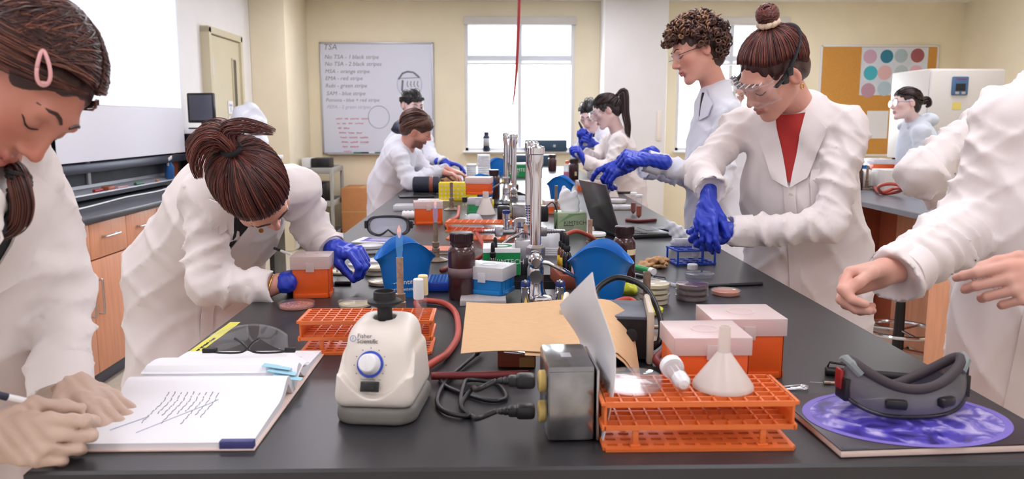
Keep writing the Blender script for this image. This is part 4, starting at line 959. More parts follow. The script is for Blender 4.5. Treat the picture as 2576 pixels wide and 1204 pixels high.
dropper(bb(1240, 700, .012), 'black-capped dropper bottle before the green carton, nearer of two', 'black_glass', h=.112)
dropper(bb(1246, 690, .012), 'black-capped dropper bottle before the green carton, farther of two', 'black_glass', h=.118)
t = thing('bottle_block', 'reddish wooden block holding dropper bottles beside the right bucket', 'bottle rack', bb(1428, 727, .085), 6)
m = M().box((0, 0, .02), (.062, .17, .04), b=.002); o = obj('block', m, 'wood_red', t)
obj('hole_rims', M().lathe([(.014, .0402), (.0155, .0402), (.0155, .0408), (.014, .0408)], 16, (0, -.05, 0), closed=True), 'wood_red', t)
c0 = t.location
for k, (dy, dx, mt, lb) in enumerate(((-.055, .004, 'black_glass', 'black dropper bottle nearest in the red wooden block'), (-.012, .0, 'amber_glass', 'amber dropper bottle with a yellow label in the wooden block'), (.032, -.004, 'amber_glass', 'amber dropper bottle farthest in the wooden block'))):
    dropper((c0.x+dx-.004, c0.y+dy, BZ+.0405), lb, mt, .0135, .115, None if k == 0 else 'label_yellow')
bucket(bb(1517, 766, .064), 'blue tip bucket right of the taps, behind the white sheet', -14, .06, .077, .142, words=[('thermoscientific', .0195, 50, .03)])
bottle(bb(1573, 713, .034), 'brown reagent bottle with a cream sticker behind the right bucket', .034, .17, sticker=(.5, .6, .1, 1.3, 'label_cream'))
# yellowish wrapped dishes behind the second burner
tag(obj('glove_scrap', (lambda V: npM(*V.mesh()))(Vol((-.06, -.04, -.003), (.06, .04, .04), .003).ell((0, 0, .01), (.045, .025, .013)).ell((.02, .01, .018), (.02, .016, .012)).ell((-.025, -.008, .016), (.018, .014, .012)).warp(lambda X, Y, Z: .004*np.sin(150*X+70*Y)+.003*np.sin(210*Y-90*Z))), 'film_yellow', smooth=180, loc=bb(1592, 742, .02)), 'crumpled bright yellow wrap beside the right bucket', 'wrap')
for k, (px, py, z, lb) in enumerate(((1650, 771, 0, 'cream agar dish at the foot of the yellow stack'), (1652, 771, .0145, 'second cream agar dish in the yellow stack'), (1651, 771, .029, 'third cream agar dish in the yellow stack'), (1653, 771, .0435, 'topmost cream agar dish in the yellow stack'))):
    p = bb(px, py, .045); p.z += z; petri(p, lb, 'agar_cream', r=.0435, group='cream dishes stacked behind the second burner', fill=.75)
petri(bb(1632, 797, .042), 'petri dish wrapped in yellow film in front of the cream stack', 'agar_cream', r=.0435, lid='film_yellow')
for k, (z, lb) in enumerate(((0, 'dark red agar dish at the bottom of the stack of three'), (.0155, 'dark red agar dish in the middle of the stack of three'), (.031, 'dark red agar dish on top of the stack of three'))):
    p = bb(1750, 762, .045); p.z += z; petri(p, lb, 'agar_red', r=.0445, group='dark red dishes', fill=.8, h=.015)
petri(bb(1836, 748, .04), 'orange agar dish right of the dark red stack', 'agar_orange', r=.0415, fill=.8)
petri(bb(1768, 703, .04), 'empty clear petri dish lid behind the dark red stack', None, r=.0445)
t = thing('screw_cap', 'white screw cap standing before the blue tube rack', 'cap', bb(1745, 679, .016)); obj('shell', M().lathe([(.0165, 0), (.017, .002), (.017, .015), (.015, .017), (0, .017)], 24), 'cap_white', t); obj('top_rim', M().lathe([(.012, .017), (.0145, .017), (.0145, .0178), (.012, .0178)], 24, closed=True), 'cap_white', t)
pen(H(1700, 722, .005), H(1918, 713, .005), .0055, 'slim black marker lying behind the orange agar dish', ('black_plastic', 'black_plastic'), .62)
pen(H(1600, 692, .006), H(1676, 708, .006), .0058, 'black pen beside the brown bottle, pointing at the dishes', ('black_rubber', 'black_plastic'), .5, 'pen', True)
tag(obj('pipette_rod', M().cyl((0, 0, 0), H(1722, 723, .006)-H(1600, 690, .006), .005, n=10), 'lid_white', loc=H(1600, 690, .006)), 'white plastic rod lying along the black pen', 'rod')
t = thing('glue_tube', 'green and white tube lying by the crumpled brown towel', 'tube', H(1600, 672, .011)); d_ = H(1645, 683, .011)-H(1600, 672, .011)
obj('barrel', M().cyl((0, 0, 0), d_*.8, .010, n=16), 'green_tube', t); obj('end_cap', M().cyl(d_*.8, d_, .0115, n=16), 'cap_white', t)
V = Vol((-.07, -.05, -.004), (.07, .05, .06), .0028)
rg = random.Random(5)
for k in range(14): V.ell((rg.uniform(-.04, .04), rg.uniform(-.025, .02), rg.uniform(.008, .03)), (rg.uniform(.012, .028), rg.uniform(.01, .02), rg.uniform(.006, .014)), RZ(rg.uniform(0, 180)) @ RX(rg.uniform(-40, 40)), k=.004)
V.warp(lambda X, Y, Z: .0035*np.abs(np.sin(120*X+60*Y+40*Z+2*np.sin(60*Y)))+.0025*np.abs(np.sin(170*Z-90*X+70*Y))-.002)
tag(obj('paper_towel', npM(*V.mesh()), 'kraft_crumple', smooth=50, loc=bb(1652, 677, .025)), 'crumpled brown paper towel beside the blue tube rack', 'paper towel')
# blue conical-tube rack with tubes
t = thing('tube_rack', 'blue open rack for large tubes before the masked student', 'tube rack', bb(1748, 668, .06), 8)
w_, d_, h_ = .135, .105, .052
def plate(z, th):
    m = M(); nx, ny = 4, 3; hr = .0125
    for i in range(nx):
        for j in range(ny): m.lathe([(hr, z), (hr+.0045, z), (hr+.0045, z+th), (hr, z+th)], 18, ((i-1.5)*w_/nx, (j-1)*d_/ny, 0), closed=True)
    for i in range(nx+1): m.box((-w_/2+w_*i/nx, 0, z+th/2), (.006, d_, th))
    for j in range(ny+1): m.box((0, -d_/2+d_*j/ny, z+th/2), (w_, .006, th))
    return m
obj('top_plate', plate(h_-.005, .005), 'rack_blue', t); obj('base_plate', plate(.002, .005), 'rack_blue', t)
for sx in (-1, 1):
    for sy in (-1, 1): obj('post', M().box((sx*(w_/2-.002), sy*(d_/2-.002), h_/2), (.006, .006, h_), b=.001), 'rack_blue', t)
obj('front_post', M().box((.02, -d_/2+.001, h_/2), (.006, .005, h_), b=.001), 'rack_blue', t)
def conical(loc, label, liquid=None, lev=.4, r=.0135, h=.115, cap=None, rot=None, inv=False):
    t = thing('conical_tube', label, 'test tube', loc, rot=rot)
    obj('wall', M().lathe([(0, 0), (.004, .001), (r, .018), (r, h), (r-.0012, h), (r-.0012, .018), (0, .003)], 22), 'clear', t)
    if liquid: obj('contents', M().lathe([(0, .004), (r-.0015, .019), (r-.0015, h*lev), (0, h*lev)], 18), liquid, t)
    if cap: obj('cap', M().lathe([(r+.003, h-.012), (r+.0034, h-.01), (r+.0034, h+.001), (r+.002, h+.003), (0, h+.003)], 24), cap, t)
    m = M()
    for k in range(9): m.tube([((r+.0003)*math.sin(a), -(r+.0003)*math.cos(a), .03+.008*k) for a in np.linspace(.2, .9 if k % 2 else 1.2, 5)], .0004, 4)
    tag(obj('graduations', m, 'ink_grey', t), kind='stuff'); return t
p = t.location
conical((p.x+.012, p.y-.018, BZ+.008), 'upright graduated tube held in the blue rack', 'lid_white', .95)
conical((p.x-.07, p.y+.03, BZ+.066), 'clear tube lying on top of the blue rack', 'lid_white', .9, .0145, .13, 'clear', rot=(0, 90, 6))
# crinkled wrapper
V = Vol((-.07, -.05, -.004), (.07, .05, .09), .003)
V.cap((-.04, 0, .07), (.02, 0, .03), .02, .026, .008, flat=((0, 1, 0), .35)).cap((.02, 0, .03), (.05, 0, .012), .024, .016, .008, flat=((0, 1, 0), .5)).cap((-.045, 0, .07), (-.01, 0, .02), .012, .02, .008, flat=((0, 1, 0), .4))
V.warp(lambda X, Y, Z: .003*np.abs(np.sin(140*X+80*Z))+.003*np.sin(190*Z-120*X+50*Y)-.001)
o = tag(obj('plastic_wrapper', npM(*V.mesh()), 'film_white', smooth=60, loc=bb(1712, 612, .03)), 'crinkled white plastic wrapper behind the blue rack', 'wrapper')
# ------------------------------------------------------------------ laptop, phone, far dishes
t = thing('laptop', 'open grey laptop seen from behind its tilted screen', 'laptop', (.556, 3.4545, BZ), 13.6)
b_ = obj('keyboard_base', M().box((.03, -.06, .009), (.235, .32, .016), b=.004), 'black_plastic', t)
m = M()
for i in range(5):
    for j in range(12): m.box((-.055+i*.021, -.19+j*.023, .0185), (.017, .018, .003), b=.001)
tag(obj('keys', m, 'key_grey', b_), kind='stuff'); obj('touch_pad', M().box((.105, -.06, .0175), (.06, .1, .001)), 'instr_grey', b_)
Rl = RY(-18)
t2 = obj('screen', M().box(Vector((-.09, -.06, .014))+Rl @ Vector((0, 0, .112)), (.008, .32, .222), Rl, b=.003), 'laptop_grey', t)
obj('hinge', M().cyl((-.09, -.18, .016), (-.09, .06, .016), .007, n=10), 'black_plastic', t)
t = thing('phone', 'black phone lying on violet sheets behind the laptop', 'phone', bb(1640, 577, .0, BZ+.004), -14); obj('body', M().box((0, 0, .0045), (.15, .074, .008), b=.003), 'black_plastic', t); obj('display', M().box((0, 0, .0088), (.14, .066, .0006)), 'monitor_face', t)
tag(obj('paper_sheet', M().box((0, 0, .0015), (.25, .16, .003)), 'sheet_violet', loc=bb(1650, 580, .03)), 'violet printed sheet under the phone', 'paper')
t = thing('sample_tub', 'white-lidded tub of yellow medium before the laptop', 'tub', bb(1502, 612, .035))
obj('wall', M().lathe([(.033, 0), (.036, .004), (.038, .03)], 28), 'clear', t); obj('contents', M().lathe([(0, .002), (.034, .003), (.036, .022), (0, .022)], 24), 'tip_yellow', t); obj('lid', M().lathe([(.038, .026), (.04, .028), (.04, .037), (.037, .04), (0, .04)], 28), 'cap_white', t)
burner(bb(1486, 640, .03), 'bunsen burner half hidden behind the right blue bucket', 0, .125, mt='burner_rust')
wipebox(bb(1437, 586, .06), 'pale green wipe carton with a white tissue pulled up', 'kim_pale', 1, 4, .125, .115, .088, True)
conical(bb(1608, 552, .014), 'standing tube of orange liquid beside the laptop screen', 'orange_liquid', .55, .0145, .12, 'cap_white')
conical(bb(1594, 541, .014), 'standing tube of dark red liquid behind the orange one', 'red_liquid', .55, .0145, .115, 'cap_white')
# ================================================================== foreground right: outlet box, instrument, papers, rack, book, goggles
t = thing('outlet_box', 'scratched steel outlet box with yellow sockets in the foreground', 'outlet box', (.113, 1.205, BZ), 2)
b_ = obj('housing', M().box((0, 0, .06), (.072, .125, .118), b=.006), 'box_steel', t)
obj('front_plate', M().box((0, -.063, .058), (.066, .003, .105), b=.001), 'box_steel', t); obj('side_flange', M().box((.04, 0, .058), (.004, .13, .11), b=.001), 'steel', t)
obj('top_label', M().box((-.002, -.005, .1196), (.016, .022, .0008)), 'lid_white', t)
for k, z in enumerate((.083, .034)):
    s_ = obj('socket', M().lathe([(.017, 0), (.017, .008), (.014, .01), (0, .01)], 20, (-.036, -.02, z), RY(-90)), 'outlet_yellow', t)
    pl = thing('power_plug', ['upper black plug in the yellow socket of the outlet box', 'lower black plug in the yellow socket of the outlet box'][k], 'plug', (.113-.048, 1.185, BZ+z))
    obj('head', M().box((-.017, 0, 0), (.03, .026, .022), b=.006).box((-.036, 0, 0), (.016, .018, .016), b=.004), 'black_plastic', pl)
    obj('strain_relief', M().lathe([(.007, 0), (.006, .004), (.007, .006), (.005, .010), (.006, .012), (.004, .018)], 10, (-.042, 0, 0), RY(-90)), 'black_plastic', pl)
p1 = Vector((.113-.11, 1.185, BZ+.083)); p2 = Vector((.113-.11, 1.185, BZ+.034))
hose([p1, p1+Vector((-.03, -.0, -.014)), H(1190, 975, .03), H(1160, 1020, .012), H(1180, 1045, .006), H(1120, 1035, .006), H(1100, 1005, .006), H(1130, 950, .006), H(1210, 880, .01), H(1200, 890, .012)], .0042, 'black power cord looping from the upper plug', 'cable_black', 'electric_cable', 'cable')
hose([p2, p2+Vector((-.03, 0, -.012)), H(1190, 1048, .006), H(1160, 1020, .006), H(1165, 975, .012), H(1180, 955, .01), H(1250, 965, .005), H(1273, 1000, .005), H(1220, 1005, .005), H(1130, 975, .005), H(1105, 950, .005)], .0042, 'black power cord curling on the bench from the lower plug', 'cable_black', 'electric_cable', 'cable')
t = thing('wood_wedge', 'reddish wooden wedge under the brown paper beside the outlet box', 'block', bb(1300, 925, .03)); obj('block', M().box((0, 0, .02), (.075, .06, .038), b=.002), 'wood_red', t); obj('edge', M().box((.02, -.031, .012), (.03, .003, .02)), 'cardboard_light', t)
t = thing('binder_lever', 'silver metal clip on the wooden wedge', 'clip', bb(1300, 885, 0, BZ+.046)); obj('blade', M().box((0, 0, 0), (.05, .02, .004), RY(6), b=.0015), 'chrome', t); obj('jaw', M().box((.022, 0, -.003), (.014, .014, .01), b=.002), 'steel', t)
# white sheet standing beside the outlet box
def sh(u, v):
    y = 1.135+.27*u; z = BZ+.002+(.265*(1-.45*u))*v; x = .163+.016*math.sin(PI*min(1, v*1.15))-.022*max(0, v-.55)/.45-.02*u; return (x, y-.04*v*(1-u)+.02*v, z)
tag(obj('paper_sheet', M().sheet(sh, 14, 18, .0012), 'paper', None, 60), 'white curved sheet standing upright against the steel outlet box', 'paper')
# bench instrument
t = thing('bench_instrument', 'grey electronic instrument with a beige frame under the brown paper', 'instrument', (.235, 1.62, BZ), -8)
b_ = obj('case', M().box((0, .0, .052), (.165, .15, .088), b=.005), 'instr_grey', t)
for s in (-1, 1): obj('end_frame', M().box((s*.087, -.004, .055), (.014, .17, .11), b=.006), 'instr_beige', t)
obj('front_panel', M().box((0, -.077, .05), (.16, .003, .08)), 'black_plastic', t); text('maker_name', 'C Apparatus Corporation', .0085, 'cap_white', t, (-.055, -.0795, .016), RT)
obj('dial', M().lathe([(.012, 0), (.012, .012), (0, .013)], 16, (.05, -.079, .06), RX(90)), 'black_rubber', t)
hose([(.25, 1.66, BZ+.07), (.225, 1.72, BZ+.105), (.275, 1.74, BZ+.135), (.33, 1.7, BZ+.12), (.352, 1.64, BZ+.07), (.345, 1.6, BZ+.03), (.33, 1.6, BZ+.012)], .0065, 'thick black cable arching behind the bench instrument', 'cable_black', 'electric_cable', 'cable')
def kp(u, v):
    x = -.062+.34*u+.006*v; y = 1.425+.15*v+.015*u; z = BZ+.056+.062*v+.004*math.sin(7*u+3*v)-.004*math.sin(PI*v)-.07*(max(0, u-.84)/.16)**1.5*(.5+.5*(1-v)); return (x, y, z)
t = thing('brown_paper', 'sheet of brown paper towel draped over the bench instrument', 'paper towel', (0, 0, 0)); obj('sheet', M().sheet(kp, 22, 10, .0012), 'kraft', t, 60)
obj('folded_layer', M().sheet(lambda u, v: tuple(Vector(kp(.35+.64*u, -.05+.5*v))+Vector((0, 0, -.004))), 14, 6, .001), 'kraft', t, 60)
burner(bb(1630, 858, .03), 'unlit brown bunsen burner right of the bench instrument', 0, .15)
hose([bb(1632, 880, .03)+Vector((.04, 0, .02)), H(1690, 862, .012), H(1672, 880, .02), H(1650, 905, .012), H(1690, 930, .01), H(1760, 935, .008)], .0075, 'red hose at the foot of the unlit brown burner', 'hose_dark')
hose([H(1520, 790, .03), H(1545, 762, .03), H(1580, 752, .02), H(1600, 765, .012), H(1590, 790, .01), H(1560, 800, .01)], .0075, 'red hose loop between the right bucket and the instrument')
# orange rack in the right foreground and what lies on it
tuberack((.302, 1.17, BZ), .278, .122, .075, 12, 6, 'orange tube rack in the right foreground under the funnel')
RZT = BZ+.0755
petri((.213, 1.176, RZT), 'empty clear petri dish on the front orange rack', None, r=.046, h=.017)
t = thing('capped_vial', 'white-capped vial of white powder lying on the front orange rack', 'vial', (.283, 1.13, RZT+.0155), rot=(-80, 0, 6))
obj('glass', M().lathe([(0, .0), (.008, .002), (.0135, .012), (.0135, .06), (.0125, .06), (.0125, .012), (0, .002)], 20), 'glass', t); obj('contents', M().lathe([(0, .002), (.0075, .004), (.0125, .013), (.0125, .026), (0, .03)], 18), 'cap_white', t); obj('cap', M().lathe([(.0175, .055), (.018, .058), (.018, .068), (.015, .07), (0, .07)], 22), 'cap_white', t)
mat('funnel_milk', (246, 240, 236), .3, trans=(.42, 255, 246, 238))
t = thing('funnel', 'milky plastic funnel standing upside down on the front orange rack', 'funnel', (.352, 1.172, RZT))
obj('cone', M().lathe([(.046, 0), (.0465, .003), (.0445, .008), (.0095, .056), (.0085, .056), (.0435, .0075), (.045, 0)], 36), 'funnel_milk', t); obj('stem', M().lathe([(.0098, .055), (.0085, .096), (.0072, .096), (.0085, .055)], 20), 'funnel_milk', t)
tipbox((.372, 1.36, BZ), .126, .112, .098, .03, 'orange tip box behind the funnel, nearer of two', tips=None)
tipbox((.478, 1.497, BZ), .134, .115, .094, .032, 'orange tip box at the back right of the funnel')
t = thing('forceps', 'wire forceps with looped ends beside the right tip box', 'forceps', H(1960, 978, .003)); w_ = []
m = M().tube(spline([(-.07, -.003, 0), (0, .0, 0), (.03, .004, .001), (.045, .008, .002), (.052, .0, .002), (.045, -.007, .002), (.03, -.003, .001), (.01, 0, 0)], 6), .0014, 6); obj('loop', m, 'steel', t)
obj('loop', M().tube(spline([(-.07, .003, .003), (0, .004, .003), (.028, .010, .003), (.046, .012, .003), (.054, .004, .003), (.044, -.003, .003), (.02, .0, .003)], 6), .0014, 6), 'steel', t)
pen(H(2296, 948, .008), H(2075, 932, .008), .0085, 'fat black marker with a clip behind the large goggles', ('black_rubber', 'black_plastic'), .55, clip=True)
t = thing('inoculating_loop', 'thin copper-handled inoculating loop lying beside the fat marker', 'loop', H(2072, 962, .003)); a_, b_ = H(2072, 962, .003)-H(2072, 962, .003), H(2298, 965, .003)-H(2072, 962, .003)
obj('handle', M().cyl(a_, b_, .0024, n=10), 'burner_rust', t); obj('collar', M().cyl(b_*.0, b_*.07, .0034, n=10), 'burner_metal', t); obj('wire', M().tube([(-.001, 0, 0), (-.025, .002, .001)], .0005, 4), 'steel', t)
pen(H(2190, 1003, .006), H(2050, 998, .006), .0055, 'blue pen half under the goggles', ('pen_blue', 'pen_blue'), .6, 'pen')
# book with a galaxy cover
c_ = Vector((.66, 1.2, BZ)); t = thing('textbook', 'softback textbook with a violet galaxy cover under the goggles', 'book', c_, 3)
obj('pages', M().box((0, 0, .006), (.335, .232, .0095), b=.001), 'page_edge', t); obj('cover', M().box((0, 0, .0125), (.338, .234, .0018), b=.0006).box((0, 0, .0005), (.338, .234, .001)), 'cover_dark', t)
o = obj('cover_picture', M().lathe([(0, .0135), (.118, .0135), (.118, .0139), (0, .0139)], 64), 'galaxy', t); obj('picture_ring', M().lathe([(.112, .0139), (.1215, .0139), (.1215, .0143), (.112, .0143)], 64, closed=True), 'sheet_violet', t)
for v in o.data.vertices: v.co.x = v.co.x*1.32-.005
for v in t.children[-1].data.vertices: v.co.x = v.co.x*1.32-.005
obj('corner', M().box((-.145, -.112, .0135), (.04, .006, .001)), 'instr_grey', t)
# large smoky goggles lying on the book, face side up
def goggles(loc, label, rz=0, sc=1, frame='smoke_frame', foam='foam_grey', rot=None, strap=True):
    t = thing('goggles', label, 'goggles', loc, rz, rot=rot); n = 64
    def top(a): c, s = math.cos(a), math.sin(a); return Vector((.086*sc*c*(1+.02*abs(s)), .036*sc*s-(.012*sc if s > 0 else 0)*math.exp(-(c/.25)**2), sc*(.03+.042*c*c+.006*(1-s))))
    def bot(a): c, s = math.cos(a), math.sin(a); return Vector((.095*sc*c, .046*sc*s, sc*(.004+.022*c*c*c*c)))
    def wall(u, v): a = 2*PI*u; p = bot(a).lerp(top(a), v); k = math.sin(PI*v)*.006*sc; return p+Vector((math.cos(a)*k, math.sin(a)*k, 0))
    b_ = obj('frame', M().sheet(wall, n, 6, .002), frame, t, 60)
    obj('foam_seal', M().tube([top(2*PI*i/n) for i in range(n+1)], .0075*sc, 10), foam, t, 180)
    obj('lens_rim', M().tube([bot(2*PI*i/n) for i in range(n+1)], .0035*sc, 8), 'clear_smoke', t, 180)
    obj('lens', M().sheet(lambda u, v: (lambda p: (p.x*v, p.y*v, p.z*v*v+(1-v*v)*.002*sc))(bot(2*PI*u)), n, 6, .0015), 'clear', t, 60)
    for a in (-PI*.62, -PI*.36):
        p = Vector(wall((a/(2*PI)) % 1, .45)); R = basis((math.cos(a), math.sin(a), .0), UP.cross(Vector((math.cos(a), math.sin(a), 0))))
        obj('vent', M().box(p*1.01, (.03*sc, .014*sc, .014*sc), R, b=.004), 'black_plastic', b_)
    for s in (-1, 1):
        k = obj('strap_clip', M().box((s*.094*sc, 0, .036*sc), (.010*sc, .03*sc, .034*sc), b=.002), 'black_plastic', t)
        obj('clip_tab', M().box((s*.099*sc, .004, .05*sc), (.006*sc, .018*sc, .03*sc), b=.002), 'red_clip' if s < 0 else 'black_rubber', k)
        obj('rubber_ear', M().tube([(s*.078*sc, -.02*sc, .062*sc), (s*.09*sc, -.012*sc, .076*sc), (s*.092*sc, .0, .08*sc), (s*.09*sc, .012*sc, .074*sc)], .007*sc, 8), 'grey_rubber', t)
    return t
goggles((.667, 1.235, BZ+.0145), 'large smoky goggles lying face up on the galaxy textbook', 4, 1.08)
mat('lens_haze', (206, 210, 220), .15, trans=(.45,))
# ================================================================== middle of the bench, left side
tipbox(bb(780, 749, .045), .098, .09, .092, .034, 'tall orange tip box under the stooping student\'s chin', rz=4)
pen(H(826, 712, .006), H(883, 712, .006), .0062, 'short black and white marker beside the stooping student\'s tip box', ('cap_white', 'black_plastic'), .3)
petri(bb(853, 693, .045), 'open dish of cream agar being streaked by the stooping student', 'agar_cream', r=.046, lid='clear', n_col=20)
tag(obj('cell_spreader', M().tube([at(862, 640, BZ+.08), at(848, 682, BZ+.016)], [.005, .004], 8), 'lid_white'), 'clear plastic strip held over the streaked dish', 'spreader')
for k, (px, py, n) in enumerate(((928, 640, 2), (950, 668, 1), (945, 696, 2), (958, 722, 1))):
    for q in range(n):
        p = bb(px, py, .045); p.z += q*.0155
        petri(p, f'{["lower", "upper"][q] if n > 1 else "single"} pale dish in the {["farthest", "second", "third", "nearest"][k]} pile left of the blue bucket', 'agar_white' if k < 2 else 'agar_cream', r=.045, group='pale dishes left of the blue bucket', fill=.7, lid='lid_white' if k < 2 else 'clear')
tag(obj('dish_lid', M().lathe([(.045, 0), (.045, .006), (0, .006)], 30), 'lid_white', loc=bb(905, 672, .04)), 'flat pale dish lid beside the stooping student\'s glove', 'lid')
tag(obj('folded_card', M().box((0, 0, .003), (.12, .09, .006), RZ(10), b=.001), 'beech_edge', loc=bb(925, 688, .03)), 'dark reddish card under the pale dishes', 'card')
t = thing('booklet', 'white booklet with a violet cover picture under the grey goggles', 'booklet', bb(945, 612, .05), -12); obj('pages', M().box((0, 0, .004), (.17, .13, .007), b=.001), 'paper', t); obj('cover_picture', M().box((.01, 0, .0079), (.13, .1, .0008)), 'sheet_violet', t); obj('cover_panel', M().box((.015, .0, .0085), (.09, .06, .0006)), 'lid_white', t)
# grey goggles propped upright
t = thing('goggles', 'grey goggles standing on the booklet, lens towards the viewer', 'goggles', bb(975, 596, .02, BZ+.009), -3)
def gm(a, k=1): c, q = math.cos(a), math.sin(a); x = .088*k*math.copysign(abs(c)**.62, c); z = .043+.041*k*math.copysign(abs(q)**.75, q); z += (.026*k*math.exp(-(x/.02)**2) if q < 0 else 0); return Vector((x, .012*(x/.08)**2, z))
obj('frame', M().sheet(lambda u, v: tuple(gm(2*PI*u, 1-.16*math.sin(PI*v*.5))+Vector((0, (.03*v if v < .5 else .015)-.012*math.sin(PI*v), 0))), 60, 5, .003), 'smoke_frame', t, 60)
obj('front_rim', M().tube([gm(2*PI*i/60) for i in range(61)], .0045, 8), 'clear_smoke', t, 180); obj('inner_rim', M().tube([gm(2*PI*i/60, .84)+Vector((0, .006, 0)) for i in range(61)], .0035, 8), 'instr_grey', t, 180)
obj('lens', M().sheet(lambda u, v: tuple(Vector((0, .004, .043)).lerp(gm(2*PI*u, .86), v)), 48, 3, .0015), 'lens_haze', t, 60); obj('foam_seal', M().tube([gm(2*PI*i/60, .9)+Vector((0, .036, 0)) for i in range(61)], .005, 8), 'foam_grey', t, 180)
for q in (-1, 1): k_ = obj('strap_clip', M().box((q*.094, .02, .048), (.012, .03, .032), b=.003), 'black_plastic', t); obj('strap', M().tube(spline([(q*.098, .03, .048), (q*.09, .07, .04), (q*.05, .1, .018), (0, .11, .012)], 4), .008, 6, .25), 'black_rubber', t)
t = thing('magazine', 'dark printed magazine behind the blue bucket', 'magazine', bb(1090, 640, .1), -8); obj('pages', M().box((0, 0, .003), (.2, .16, .006), b=.001), 'cover_dark', t); obj('cover_panel', M().box((.01, .01, .0064), (.16, .11, .0008)), 'agar_pink', t)
burner(bb(1095, 660, .035), 'tan bunsen burner between the blue bucket and the brown bottle', 0, .135, True, 'burner_metal')
tipbox(bb(1075, 564, .05), .128, .09, .085, .032, 'orange tip box standing in the middle left of the bench', rz=8)
tuberack(bb(1210, 603, .05), .27, .105, .072, 10, 5, 'faded orange tube rack beyond the green carton', rz=-6)
t = thing('rubber_bulb', 'white domed rubber bulb behind the faded orange rack', 'bulb', bb(1190, 580, .05)); obj('dome', M().lathe([(.046, .0), (.046, .012), (.044, .02), (.046, .024), (.043, .045), (.032, .062), (.015, .07), (0, .071)], 28), 'lid_white', t); obj('base_ring', M().lathe([(.046, 0), (.049, .002), (.049, .01), (.046, .012)], 28, closed=True), 'cap_white', t)
t = thing('rubber_bulb', 'white domed jar with a ribbed collar behind the wooden block', 'bulb', bb(1388, 645, .05)); obj('dome', M().lathe([(.046, .0), (.046, .028), (.044, .03), (.044, .04), (.04, .062), (.03, .078), (.015, .085), (0, .086)], 28), 'lid_white', t)
for k in range(4): obj('rib', M().lathe([(.0455, .004+k*.007), (.0485, .004+k*.007), (.0485, .008+k*.007), (.0455, .008+k*.007)], 28, closed=True), 'cap_white', t)
hose([H(1195, 655, .01), (-.03, 2.62, BZ+.05), (-.06, 2.72, BZ+.1), (-.06, 2.72, BZ+.105), (-.03, 2.72, BZ+.105)], .007, 'red hose joining the turret\'s left outlet')
hose([(.155+.09, 2.72, BZ+.09), (.29, 2.75, BZ+.1), (.36, 2.86, BZ+.06), (.40, 2.96, BZ+.02), (.40, 3.08, BZ+.01)], .0075, 'red hose running from the turret\'s right outlet towards the laptop')
hose([H(1575, 553, .009), H(1610, 556, .009), H(1650, 553, .009)], .0085, 'short red hose lying behind the laptop keyboard', 'hose_dark')
hose([H(1110, 680, .008), H(1150, 660, .008), H(1190, 640, .01)], .007, 'red hose behind the brown bottle by the tan burner', 'hose_dark')
# ================================================================== far half of the bench
t = thing('outlet_box', 'distant grey steel outlet box behind the near taps', 'outlet box', bb(1316, 585, .06)); obj('housing', M().box((0, 0, .06), (.095, .13, .118), b=.006), 'box_steel', t)
for k, s in enumerate((-1, 1)): obj('socket', M().lathe([(.017, 0), (.017, .008), (0, .01)], 16, (s*.047, -.01, .075), RY(s*90)), 'outlet_yellow', t)
for k, (s, lb) in enumerate(((-1, 'black adapter plugged into the left of the distant outlet box'), (1, 'black adapter plugged into the right of the distant outlet box'))):
    p = t.location+Vector((s*.085, -.01, .078)); q = thing('power_adapter', lb, 'adapter', p); obj('brick', M().box((0, 0, 0), (.055, .05, .07), b=.008), 'black_plastic', q); obj('neck', M().box((-s*.026, 0, 0), (.01, .02, .02), b=.002), 'black_rubber', q)
hose([t.location+Vector((.1, -.03, .11)), t.location+Vector((.13, -.04, .13)), t.location+Vector((.15, -.04, .08)), t.location+Vector((.14, -.05, .012))], .0028, 'thin black wire hanging from the right adapter', 'cable_black', 'electric_cable', 'cable')
t = thing('funnel_flask', 'milky flask with a tall neck before the yellow tape roll', 'flask', bb(1222, 542, .05)); obj('cone', M().lathe([(.05, 0), (.052, .004), (.02, .08), (.016, .085), (.016, .12), (.014, .12), (.014, .085), (.05, .004)], 28), 'funnel_milk', t); obj('base', M().lathe([(0, .001), (.05, .0), (.05, .004), (0, .004)], 28), 'funnel_milk', t)
t = thing('tape_roll', 'yellow labelled sleeve lying under the stacked tip boxes', 'roll', bb(1210, 530, .02)); obj('roll', M().cyl((-.07, 0, .03), (.07, 0, .03), .03, n=24), 'yellow_rack', t); text('writing', 'Tr', .02, 'ink_black', t, (.0, -.0305, .026), RT)
t = thing('glass_bottle', 'small clear bottle with a black cap beside the orange tip box', 'bottle', bb(1169, 541, .02)); obj('wall', M().lathe([(0, .001), (.018, 0), (.02, .005), (.02, .05), (.01, .062), (.01, .07)], 20), 'clear', t); obj('cap', M().lathe([(.012, .066), (.014, .068), (.014, .09), (.012, .092), (0, .092)], 18), 'black_plastic', t)
burner(bb(1135, 530, .04), 'far bunsen burner before the yellow rack', 0, .15)
hose([bb(1140, 530, .04)+Vector((.03, -.02, .02)), H(1150, 545, .012), H(1125, 558, .01), H(1130, 572, .01), H(1180, 575, .008)], .009, 'pinkish hose from the far burner past the orange tip box')
t = thing('tube_rack', 'bright yellow block rack under the far burner', 'tube rack', bb(1152, 505, .06)); obj('block', M().box((0, 0, .055), (.235, .1, .11), b=.004), 'yellow_rack', t); m = M()
for i in range(9):
    for j in range(4): m.lathe([(.0, -.001), (.005, -.001), (.006, .002)], 8, (-.1+i*.025, -.0505, .02+j*.024), RX(90))
tag(obj('holes', m, 'lid_white', t), kind='stuff')
tipbox(bb(1205, 540, .1)+Vector((0, 0, .10)), .125, .1, .07, .03, 'orange tip box stacked on the green one near the far burner', rz=-10, latch=False)
